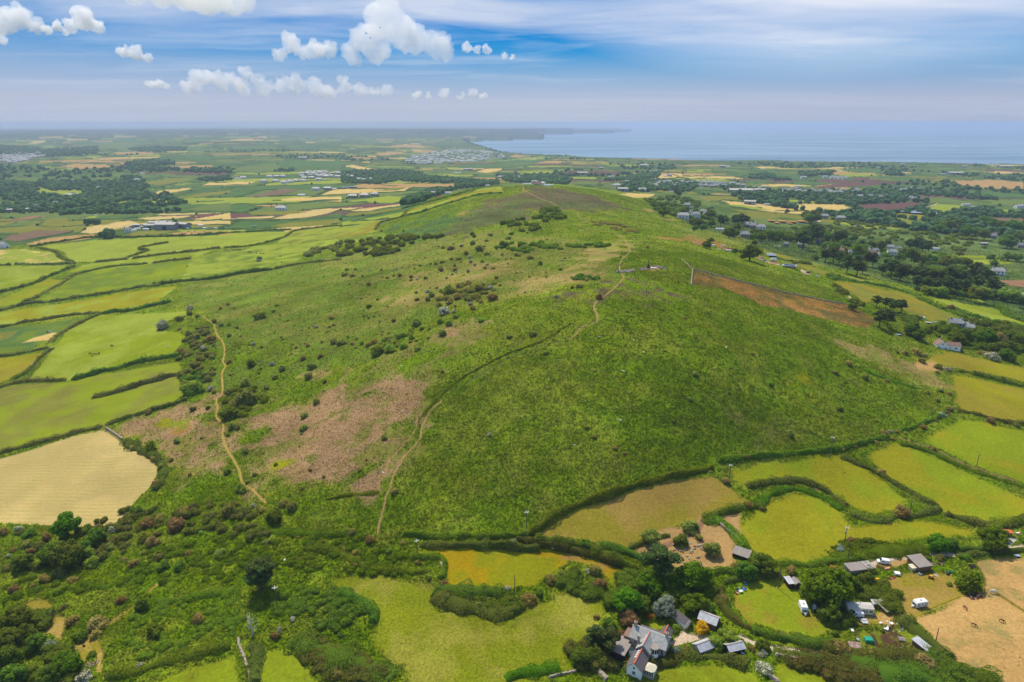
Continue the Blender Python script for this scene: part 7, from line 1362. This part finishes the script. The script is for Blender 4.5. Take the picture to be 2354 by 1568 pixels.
# ------------------------------------------------------------------ houses of the middle distance and the villages
HP = {}
def house_proto(k):
    r = empty({'w':'white_house','g':'stone_house','b':'brown_bungalow','n':'barn','s':'low_shed','t':'bell_tent','o':'orange_lodge','f':'flat_shed'}[k], (0,0,0)); w, rf = MB(), MB()
    if k in 'wgb':
        h, rh, d = {'w': (.52,.30,.62), 'g': (.50,.32,.66), 'b': (.26,.26,.64)}[k]; w.gable(rf, -.5, .5, -d/2, d/2, -.2, h, rh, 'x', .03, .02); w.obj('wall', {'w':'white','g':'stone','b':'cream'}[k], r); ro = rf.obj('roof', {'w':'slate','g':'slate','b':'brown'}[k], r)
        for u in (-.42, .42): m = MB(); m.box(u-.05,u+.05,-.05,.05,h+rh*.7,h+rh+.16); m.obj('chimney', 'stone', ro)
        for z in ((.08, .32) if k != 'b' else (.08,)):
            for u in (-.3, 0, .3): m = MB(); m.box(u-.06,u+.06,-d/2-.008,-d/2+.01,z,z+.13); m.obj('window', 'glass', r)
        m = MB(); m.box(-.506,-.49,-.08,.08,.1,.26); m.box(.49,.506,-.08,.08,.1,.26); m.obj('gable_window', 'glass', r)
    elif k == 'n': w.gable(rf, -.5, .5, -.3, .3, -.2, .26, .09, 'x', .02, .015); w.obj('wall', 'grey', r); rf.obj('roof', 'conc', r); m = MB(); m.box(-.1,.1,-.306,-.29,0,.2); m.obj('door', 'dark', r)
    elif k == 's': w.gable(rf, -.5, .5, -.22, .22, -.2, .2, .07, 'x', .02, .015); w.obj('wall', 'white', r); rf.obj('roof', 'zinc', r)
    elif k == 'f': w.box(-.5,.5,-.3,.3,-.2,.24); w.obj('wall', 'dark', r); m = MB(); m.box(-.52,.52,-.32,.32,.243,.28); m.obj('roof', 'bgrey', r)
    elif k == 'o': w.box(-.5,.5,-.3,.3,-.2,.26); w.obj('wall', 'stone', r); m = MB(); m.prism([(-.55,.263),(.55,.263),(.55,.3),(-.55,.36)][::-1],-.34,.34); m.obj('roof', 'orange', r); m = MB(); m.box(-.3,.3,-.306,-.29,.05,.2); m.obj('window', 'glass', r)
    elif k == 't': m = MB(); m.cyl((0,0,.1),.5,.3,'z',12); m.cyl((0,0,.5),.5,.5,'z',12,.03); m.obj('canvas', 'cream', r); m = MB(); m.box(-.1,.1,-.5,-.47,-.05,.25); m.obj('flap', 'timber', r)
    return r
HNM = {'w': ('white slate roofed house', 'house', 'white'), 'g': ('grey stone house', 'house', 'grey'), 'b': ('brown roofed bungalow', 'bungalow', 'brown'), 'n': ('pale roofed barn', 'barn', 'grey'), 's': ('low pale shed', 'shed', 'white'), 't': ('bell tent', 'tent', 'cream'), 'o': ('orange roofed lodge', 'lodge', 'orange'), 'f': ('flat roofed shed', 'shed', 'dark')}
BLD = []
def houses(reg, s):
    for it in s.split():
        k = it[-1]; x, y, wd, *yw = [float(q) for q in it[:-1].split(',')]; p = at(reg, x, y); W = max(3.0, wd * REG[reg][2] * mpp(p))
        if k in 'wgb': W = min(max(W, 7), 20)
        r = house_proto(k) if k not in HP else copy_tree(HP[k]); HP.setdefault(k, r); zk = 1.0
        if k in 'wg': zk = min(1, 11.0 / W)
        if k in 'bnsfo': zk = min(1, (14. if k != 'n' else 30.) / W)
        r.location = (p[0], p[1], p[2]); r.rotation_euler = (0, 0, math.radians(yw[0] if yw else RNG.uniform(-50, 50))); r.scale = (W, W if k in 'wgb' else W * .9, W * zk); r['category'] = HNM[k][1]; BLD.append((r, HNM[k][0], W, p[0], p[1]))
houses('V', '450,172,200,-2n 608,155,140,-18n 285,162,120,4n 320,132,110,-8n 390,128,110,10n 470,112,60,5n 140,150,80,10n 95,152,50,20n 55,205,62,20w 110,190,55,0s 240,180,60,0s 150,175,60,5s 200,158,50,0n 235,135,60,0f 790,140,50,0s 880,170,30,0f 940,165,36,0s 1000,160,30,0f 830,165,40,0s 550,165,30,0s 650,165,30,10s 1050,160,25,0f 1330,150,40,0f')
houses('U', '585,130,130,-25g 300,105,90,10g 190,108,55,0s 120,100,36,0s 1110,195,170,-8b 1225,215,120,-10b 870,45,80,0g 30,260,110,-8f 60,295,150,-8f 110,320,70,-8f 860,625,45,-10s')
houses('M', '700,562,110,-10w 820,550,90,10w 740,450,60,-20g 795,500,30,0w 900,520,70,-20g 940,540,70,-10w 785,470,40,10g 1075,680,80,-8s 1170,740,90,-5g 1205,745,60,-20g 1325,760,90,-5g 1360,655,90,-5g 1410,665,80,0g 1490,680,90,-10w 1605,600,70,0o 1712,608,75,0o 1815,612,75,0o 1915,608,75,0o 1660,618,50,0o 1790,622,50,0o 800,678,24,0s 1000,840,50,-5s 1110,840,40,0s 1160,895,60,-5s 1060,880,36,0s 1380,415,110,-15n 1560,425,70,0s 1870,238,60,0s 580,290,40,0s 85,280,90,-15n 285,285,75,-20g 125,200,55,-10w 30,235,70,0w 415,245,60,-10w 440,215,50,0g 360,218,40,0w 500,205,50,5g 560,195,70,0g 610,240,50,0g 690,200,50,0g 740,210,50,0w 770,205,60,0g 845,200,50,-10g 915,200,60,0w 960,205,50,0w 1000,205,50,0w 1050,210,50,10w 1090,215,50,0w 1130,215,40,0w 1200,215,55,0w 930,240,50,0g 990,245,50,0g 870,235,50,0w 1030,240,50,0g 1120,235,50,0w 1260,230,60,0g 1310,235,50,0g 1360,265,60,0w 1410,265,60,5w 1450,262,60,0w 1500,265,60,-5w 1540,260,50,0w 1285,295,230,-4n 1480,295,120,-3n 1740,285,50,0w 1800,288,60,-10w 1890,292,70,0w 1960,300,60,0w 1850,270,50,0g 2000,285,60,0g 2050,300,60,0b 2100,300,60,0w 2160,300,60,0g 2200,310,60,0g 2250,310,60,10w 2300,310,60,0g 2330,290,60,0w 300,32,65,0n 350,82,40,0s 430,78,50,0s 210,128,40,0s 520,132,40,0s 560,130,50,-10g 1100,40,60,0n 1160,35,50,0s')
houses('L', '40,290,60,0w 120,298,70,0w 200,300,60,-10w 260,305,50,0g 300,290,60,10g 360,295,60,0g 430,310,60,0w 380,280,50,0g 470,300,50,0g 520,315,55,0g 560,290,50,0w 600,300,50,0g 640,295,50,0g 540,340,50,0b 640,280,50,0g 1030,275,55,0w 1120,280,70,-5w 1200,265,50,10g 1270,275,45,0g 1430,300,50,0w 1340,265,30,0w 920,350,90,-5w 880,355,50,0g 780,345,50,0g 670,350,60,0g 590,368,50,0s 1080,360,90,-8b 1170,365,80,0w 1220,375,60,0g 1270,382,60,0s 740,390,90,0f 1160,500,150,-6f 1250,515,120,-8f 1120,495,60,0f 1400,535,90,-8w 1755,425,75,-5s 1830,470,80,-10w 1790,500,110,0s 1870,505,100,-6s 2300,455,80,0w 310,560,70,-8g 475,578,80,-8g 580,580,60,-12w 635,640,36,0s 1750,658,100,-2s 1950,655,50,0n 2040,735,60,-10b 2030,765,60,0g 1935,830,70,0n 2260,830,60,0g 2310,860,60,-8g 2020,690,60,-20b 1800,800,30,0s 590,930,65,-15w 790,945,110,-18b 845,950,60,-60w 745,905,60,-15w 830,915,60,-10g 985,885,70,-20g 1070,885,50,-10g 1000,940,90,-15w 1440,880,80,-10s 1010,985,30,0s 1470,1020,45,0f 1960,1130,120,-10n 2080,1140,110,-25w 420,905,150,-8b 100,150,90,-4w 250,105,60,0w 320,145,45,0w 400,150,60,-3w 440,152,60,-3w 480,155,50,-3w 520,158,50,-3w 1040,118,50,0g 1520,108,60,0s 1650,110,150,-3n 2095,162,25,0s 830,45,40,0s 870,42,36,0s 1110,20,50,0n 2150,40,120,0n 1740,40,50,0n')
houses('L', '870,605,20,0s 912,618,34,0t 955,612,26,0s 995,624,36,0t 1045,638,34,0t')
houses('N', '700,575,60,-14f 1000,350,90,-40s 1090,420,70,-20n 1180,405,40,0s 1440,475,150,-20g 1550,490,110,-25g 1620,520,90,-30w 1750,465,70,-5s')
houses('A', '500,660,90,-3n 580,658,30,0s 620,656,30,0s 660,655,30,0s 390,710,40,-10g 80,755,55,0n 120,752,36,0n 195,752,60,0n 255,735,36,10g 30,1005,60,-20w 690,600,36,0w 950,545,40,-5w 660,780,18,0s 430,775,30,0g 1940,745,70,-3w 1960,560,60,0w 1900,552,60,0w 2000,555,50,0w 1860,520,50,0w 1910,520,40,0g 1950,518,50,0w 2080,500,40,0g 2120,498,40,0g 2160,495,45,0w 2210,515,50,0w 2250,520,50,0g 2280,515,40,0w 2330,520,50,0w 2100,530,50,0g 2150,528,50,0g 2200,540,50,0w 2040,550,50,0g 2090,548,40,0w 1680,528,60,-3w 1640,530,40,0s 2180,608,50,-5w 2260,605,60,0g 2300,602,40,0s 2090,392,55,0n 985,495,30,0s 2080,645,50,0s 1990,555,40,0w 1820,552,50,0w')
houses('B', '30,515,60,0w 65,520,40,0g 150,545,60,0w 190,540,50,0g 120,540,40,0w 80,660,110,-4g 160,655,80,-4g 230,648,50,0g 625,645,50,-4w 585,645,40,0g 735,630,40,-5s 1280,568,60,-5s 1380,570,62,-22w 1350,575,50,-8b 1415,580,40,0s 1330,560,40,0g 1440,578,36,0s 1010,578,30,-10s 25,595,50,0f 80,590,50,0f 855,470,40,0g 890,468,36,0g 800,490,50,0s 1660,500,70,0n 1790,460,30,0g 2080,442,50,0n 1860,515,40,0s 1965,560,40,0w 1895,585,55,-10w 1940,615,70,-15n 2070,615,55,-20w 2160,580,40,0w 2300,575,60,0w 2340,560,50,0g 2250,560,50,0g 2200,560,40,0w 1100,525,50,0g 1210,525,50,0g 1140,535,40,0s')
def cottage():
    r = T_('N', 1320, 742, 'white_cottage', 'big white cottage with two gables and brown grey roofs above the gold field', 'house', -12); w, rf = MB(), MB(); w.gable(rf, -7.0, 0.2, -3.6, 3.4, -2, 3.2, 2.6, 'y', .3); w.gable(rf, .22, 8.2, -3.0, 3.0, -2, 3.0, 1.7, 'x', .3); w.obj('wall', 'white', r); ro = rf.obj('roof', 'brown', r)
    m = MB(); m.box(-3.8, -3.0, .6, 1.4, 5, 6.9); m.obj('chimney', 'stone', ro)
    for u, z, a in ((-5.6, .7, 1.2), (-1.2, .5, 1.0)): win(r, 'f', u, z, a, 1.1, -3.6)
    win(r, 'f', -3.4, 3.4, 1.2, .7, -3.6)
    for u, a in ((1.6, .8), (5.4, 1.7)): win(r, 'f', u, .7, a, 1.0, -3.0)
    m = MB(); m.box(-7.1, 8.3, -3.72, -3.62, -2, -.6); m.obj('plinth', 'stone', r)
cottage()
def chalet():
    r = T_('U', 370, 480, 'wooden_chalet', 'long timber clad chalet with solar panels on its roof', 'chalet', -22); m = MB(); m.box(-6, 6, -3, 3, -1.2, 2.4); m.obj('wall', 'lilac', r); m = MB(); m.prism([(-6.5,2.42),(6.5,2.42),(6.5,2.7),(-6.5,2.7)][::-1], -3.6, 3.6); ro = m.obj('roof', 'bgrey', r); m = MB(); m.prism([(-2.8,2.72),(2.8,2.72),(2.8,3.4),(-2.8,3.4)][::-1], -1.5, 2.6); m.v = [(x * 1.7, y, z) for x, y, z in m.v]; q = m.obj('raised_roof', 'solar', ro)
    for u in (-4, -1.5, 1.5, 4): win(r, 'f', u, .5, 1.1, 1.1, -3)
chalet()
simple('stone_hut', 'ruined stone hut half covered by a bush in the cattle pasture', 'hut', 'A', 1785, 1098, 20, [('wall', 'stone', lambda m: (m.box(-2.6,2.6,-2,-1.5,-.5,2.2), m.box(-2.6,-2.1,-1.5,2,-.5,2.6), m.box(2.1,2.6,-1.5,2,-.5,1.8), m.box(-2.1,2.1,1.5,2,-.5,2.4)))])
plants('A', '1785,1075,50d')
car('M', 1508, 965, 60, 'grey', 'grey car parked by the lorries on the gravel'); car('M', 1528, 995, 20, 'blue', 'blue car parked below the grey car on the gravel'); car('M', 803, 680, 10, 'wpaint', 'white car parked alone on the upper slope'); car('U', 700, 572, 10, 'black', 'black car parked on the chalet gravel')
# far towns: hundreds of roofs that read as one mass each
def town(label, reg, poly, n, seed):
    Q = hit(pts(reg, poly))[:, :2]; lo, hi = Q.min(0), Q.max(0); rg = np.random.default_rng(seed); V, Fc, mi = [], [], []; c = 0
    while c < n:
        x, y = rg.uniform(lo[0], hi[0]), rg.uniform(lo[1], hi[1])
        if not inpoly(np.array([x]), np.array([y]), Q)[0]: continue
        a = .3 * rg.normal(); L_, d, h = 6 + 7 * rg.random(), 4.5, 4.5 + 3 * rg.random(); z = float(hz(x, y)) - 1; b = len(V); ca, sa = math.cos(a), math.sin(a)
        for sx, sy, zz_ in ((-1,-1,0),(1,-1,0),(1,1,0),(-1,1,0),(-1,-1,h),(1,-1,h),(1,1,h),(-1,1,h),(-1,0,h+3),(1,0,h+3)): V.append((x + ca*sx*L_ - sa*sy*d, y + sa*sx*L_ + ca*sy*d, z + zz_))
        wm = 0 if rg.random() < .3 else 1
        for f, k in (((0,1,5,4),wm),((2,3,7,6),wm),((1,2,6,9,5),wm),((3,0,4,8,7),wm),((4,5,9,8),2),((6,7,8,9),2)): Fc.append(tuple(b + q for q in f)); mi.append(k)
        c += 1
    tag(mesh_np('town', V, Fc, mats=[MT['white'], MT['stone'], MT['slate']], midx=mi), label, 'town', None, 'stuff')
town('dense pale seaside town on the bay', 'B', '420,400 480,370 690,332 800,326 900,330 1000,337 1130,370 1100,392 1000,402 900,410 700,422 520,430', 460, 1); town('hazy town at the left edge of the plain', 'K', '0,330 150,300 330,300 500,310 480,350 330,360 300,385 130,420 0,400', 300, 2); town('hamlet roofs beyond the left village', 'A', '2060,500 2160,480 2354,480 2354,510 2200,520 2080,515', 26, 3)
def turbine(x, y, label):
    az, t_ = azslope(pts('A', '%f,%f' % (x, y))); p = hit(pts('A', '%f,%f' % (x, y + 18)))[0]; r = empty('wind_turbine', p); tag(r, label, 'wind turbine', 'wind turbines on the skyline'); m = MB(); m.cyl((0,0,30), 2.6, 66, 'z', 8, 1.5); m.obj('tower', 'wpaint', r); m = MB()
    for k in range(3): a = k * 2.094 + .4; c_, s_ = math.sin(a), math.cos(a); m.poly((s_*1.2, -3, 62 - c_*1.2), (c_*26 , -3, 62 + s_*26), (c_*26 - s_*.8, -3.4, 62 + s_*26 + c_*.8), (-s_*1.2, -3.6, 62 + c_*1.2))
    m.obj('blades', 'wpaint', r); m = MB(); m.box(-1.6,1.6,-3,4,60.5,63.5); m.obj('nacelle', 'wpaint', r)
for x, lb in ((1570,'wind turbine furthest left on the skyline'),(1640,'second wind turbine from the left on the skyline'),(1712,'middle wind turbine on the skyline'),(1810,'wind turbine fourth from the left on the skyline'),(1876,'wind turbine furthest right on the skyline')): turbine(x, 182, lb)
def ship(reg, x, y, L_, label):
    p = plane_hit(pts(reg, '%f,%f' % (x, y)), SEA_Z)[0]; r = empty('cargo_ship' if L_ > 60 else 'fishing_boat', (p[0], p[1], SEA_Z)); tag(r, label, 'ship' if L_ > 60 else 'boat'); m = MB(); m.prism([(-.5,.06),(-.46,-.02),(.46,-.02),(.5,.05)], -.07, .07); m.v = [(a*L_, b*L_, c*L_) for a, b, c in m.v]; m.obj('hull', 'navy', r); m = MB(); m.box(.3*L_,.42*L_,-.05*L_,.05*L_,.055*L_,.16*L_); m.obj('deckhouse', 'wpaint', r)
ship('C', 1232, 141, 260, 'cargo ship far out on the hazy horizon'); ship('C', 285, 370, 16, 'tiny boat on the sea off the near coast')

# ------------------------------------------------------------------ labels for the plants and buildings: which one, by the nearest landmark
MARKS = [('summit memorial','T',1430,520),('white gabled cottage','N',1320,700),('mown hay field','D',500,1200),('brown cow herd','D',650,370),('grey barns','A',1150,870),('stone hut','A',1785,1090),('stone farmhouse','Q',700,560),('lone yard caravan','R',2165,570),('open field shelter','I',2005,470),('bare white dead tree','G',2210,1150),('bracken trail fork','E',290,1320),('ochre enclosure','C',700,1320),('hilltop houses','B',1370,565),('curved bank','F',800,1290),('golden field','H',1950,600),('trail bend','E',1640,190),('pink bracken patch','O',720,1030),('saddle scrub band','B',400,980),('track top','D',1530,270),('track foot','D',1660,1240),('orange roofed lodges','M',1760,610),('timber chalet','U',370,470),('valley pond','L',630,710),('pine belt','L',1500,1200),('bell tents','L',955,620),('curving lime field','N',1700,260),('tan smooth field','O',1480,1170),('bleached dead bush','E',1020,925),('hay field corner wall','D',790,920),('lower left garden path','G',860,1250),('vegetable garden','R',1385,1130),('concrete yard','J',2220,330),('sunken lane','F',1860,1090),('tan summit slope','B',1800,1010),('far hump','B',1200,650),('large meadow','H',1500,1100),('spur hedge','D',800,630),('far hump scrub','B',1380,800),('upper track slope','D',1990,150),('ruined wall fields','G',1700,1500),('green fern streak','D',1950,720),('seaside town','B',800,380),('left village','A',2000,530),('white terrace village','M',1100,210),('brown ploughed field','L',1000,440),('right village','L',350,290),('white farm track','L',1300,455),('purple ploughed strips','L',450,190),('left valley wood','K',1000,680),('lone flank tree','M',1380,930),('white gabled barn','L',2080,1140),('mid slope gorse','B',750,1350),('lower slope thorns','B',650,1110)]
MP = [(n, at(r_, x, y)) for n, r_, x, y in MARKS]
ORD = ['', 'second ', 'third ', 'fourth ', 'fifth ', 'sixth ', 'seventh ', 'eighth ', 'ninth ', 'tenth ', 'eleventh ', 'twelfth '] + ['%dth ' % i for i in range(13, 60)]
def number(items, kindword):
    G = {}
    for o, noun, colour, sz, x, y, size in items:
        d = [math.hypot(x - p[0], y - p[1]) / (40 + math.hypot(x, y) * .25) for _, p in MP]; k = int(np.argmin(d)); n, p = MP[k]; dx = math.atan2(x, y) - math.atan2(p[0], p[1]); dr = (math.hypot(x, y) - math.hypot(p[0], p[1])) / math.hypot(x, y)
        di = ('left of' if dx < 0 else 'right of') if abs(dx) * 2 > abs(dr) else ('behind' if dr > 0 else 'in front of')
        G.setdefault((colour, noun, size, di, n), []).append((d[k], o))
    for (colour, noun, size, di, n), L in G.items():
        L.sort(key=lambda q: q[0])
        for i, (_, o) in enumerate(L):
            o['label'] = ('%s%s %s %s the %s' % (size + ' ' if size else '', colour, noun, di, n)).strip() + ('' if len(L) == 1 else ', %snearest' % ORD[i])
            o['group'] = ('%s%s' % (noun, 's on the hill and in the hedges' if kindword == 'p' else 's of the villages and farms'))
number([(o, n, c, s, x, y, '' if 'gull' in n else (('small' if s < 3 else 'big' if s > 6 else 'mid sized') if k == 'b' else ('small' if s < 7 else 'big' if s > 13 else 'mid sized'))) for o, n, c, s, x, y, k in PLANTS], 'p')
number([(o, n, 'small' if W < 9 else 'big' if W > 16 else 'mid sized', W, x, y, '') for o, n, W, x, y in BLD], 'h')
# ================================================================== CLOUDS, far above and beyond the haze
def vapour(d):
    t = NT('cloud_vapour'); p = t.n('ShaderNodeVolumePrincipled'); p.inputs['Color'].default_value = (.998, .998, .999, 1); p.inputs['Density'].default_value = d; p.inputs['Anisotropy'].default_value = .35
    t.l(p.outputs[0], t.out.inputs['Volume']); return t.m
tex1 = bpy.data.textures.new('billow', 'CLOUDS'); tex1.noise_scale = .16; tex1.noise_depth = 3
def cloud(px, py, w, h, seed, label, lumps):
    """px,py: middle of the base in the picture; w,h picture size; lumps: (u 0..1 along, v height 0..1, r)"""
    az, tt = azslope(np.array([[px, py]], float)); base = 1150.0; r = (base - H) / tt[0]; D = min(r, 30000); z0 = H + tt[0] * D
    s = D * math.hypot(1, tt[0]) / F; W, Hh = w * s, h * s
    rg = np.random.default_rng(seed); V, Fc = [], []; V3, F3 = cubesphere(4)
    for (u, v, rr) in lumps:
        c = np.array([(u - .5) * 1.0, rg.normal() * .05, v * h / w]); q = V3 * np.array([rr, rr * .8, rr * .85]) + c; q[:, 2] = np.maximum(q[:, 2], -.01 + .012 * np.sin(q[:, 0] * 40))
        b = sum(len(x) for x in V); V.append(q); Fc.append(F3 + b)
        for k in range(5):
            a = rg.random() * 6.28; e = rg.random() * 1.3; d = np.array([math.cos(a) * math.cos(e), math.sin(a) * math.cos(e), math.sin(e)]); r2 = rr * (.35 + .45 * rg.random()); q = V3 * r2 + c + d * rr * .85; q[:, 2] = np.maximum(q[:, 2], -.012)
            b = sum(len(x) for x in V); V.append(q); Fc.append(F3 + b)
    o = mesh_np('cloud', np.concatenate(V), np.concatenate(Fc).astype(np.int32), vapour(6.5 / W), True)
    m = o.modifiers.new('union', 'REMESH'); m.mode = 'VOXEL'; m.voxel_size = .011
    for k, (sc_, st) in enumerate(((.24, .16), (.09, .08), (.035, .03))):
        tx = bpy.data.textures.new('billow', 'CLOUDS'); tx.noise_scale = sc_; tx.noise_depth = 2
        m = o.modifiers.new('billow', 'DISPLACE'); m.texture = tx; m.strength = st; m.mid_level = .56; m.texture_coords = 'LOCAL'
    o.location = (math.sin(az[0]) * D, math.cos(az[0]) * D, z0); o.rotation_euler = (0, 0, -az[0]); o.scale = (W, W, W)
    tag(o, label, 'cloud', 'cumulus clouds over the plain')
CL = [(45,102,100,75,'ragged white cloud at the left edge',((.3,.35,.2),(.55,.55,.22),(.78,.4,.16),(.2,.1,.14))), (128,84,50,34,'small wisp of cloud between the two left clouds',((.3,.2,.17),(.6,.45,.2),(.8,.2,.12))), (196,80,80,46,'rounded white cloud third from the left edge',((.25,.2,.16),(.5,.45,.24),(.75,.3,.18))),
 (315,148,70,40,'small cloud low above the left plain',((.25,.5,.17),(.5,.4,.2),(.75,.25,.14))), (360,206,60,26,'little cloud just left of the long cloud bank',((.3,.25,.14),(.55,.3,.17),(.8,.15,.1))), (440,26,250,60,'broad white cloud cut by the top edge',((.15,.5,.12),(.35,.4,.15),(.55,.3,.15),(.75,.3,.15),(.9,.4,.1))),
 (703,138,135,45,'bright cloud left of the biggest cloud',((.12,.15,.1),(.3,.5,.15),(.5,.35,.14),(.68,.4,.15),(.87,.4,.12))), (920,148,235,105,'biggest cloud, towering white with a grey hollow',((.1,.15,.1),(.22,.45,.13),(.38,.7,.16),(.55,.45,.15),(.7,.4,.13),(.85,.35,.11),(.3,.2,.12),(.93,.2,.08))), (1096,128,78,30,'small cloud directly right of the biggest cloud',((.25,.4,.14),(.5,.3,.12),(.75,.3,.13))), (1168,138,50,18,'tiny flat cloud furthest right',((.35,.3,.14),(.65,.2,.12))),
 (512,220,150,60,'left puff of the low cloud bank',((.12,.25,.1),(.3,.5,.13),(.5,.3,.12),(.7,.4,.12),(.86,.7,.1))), (658,222,200,42,'long middle stretch of the low cloud bank',((.1,.3,.08),(.27,.4,.1),(.45,.45,.1),(.62,.4,.1),(.8,.35,.09),(.92,.2,.06))), (828,222,150,36,'right end of the low cloud bank',((.12,.2,.08),(.3,.45,.12),(.5,.3,.1),(.7,.2,.08),(.88,.3,.08))), (992,228,98,22,'faint low cloud left of a like one near the horizon',((.2,.25,.1),(.45,.2,.09),(.75,.4,.12))), (1088,230,84,24,'faint low cloud nearest the headland',((.2,.2,.1),(.45,.45,.13),(.72,.25,.1)))]
for i, (x, y, w, h, lb, lm) in enumerate(CL): cloud(x, y, w, h, 40 + i, lb, lm)
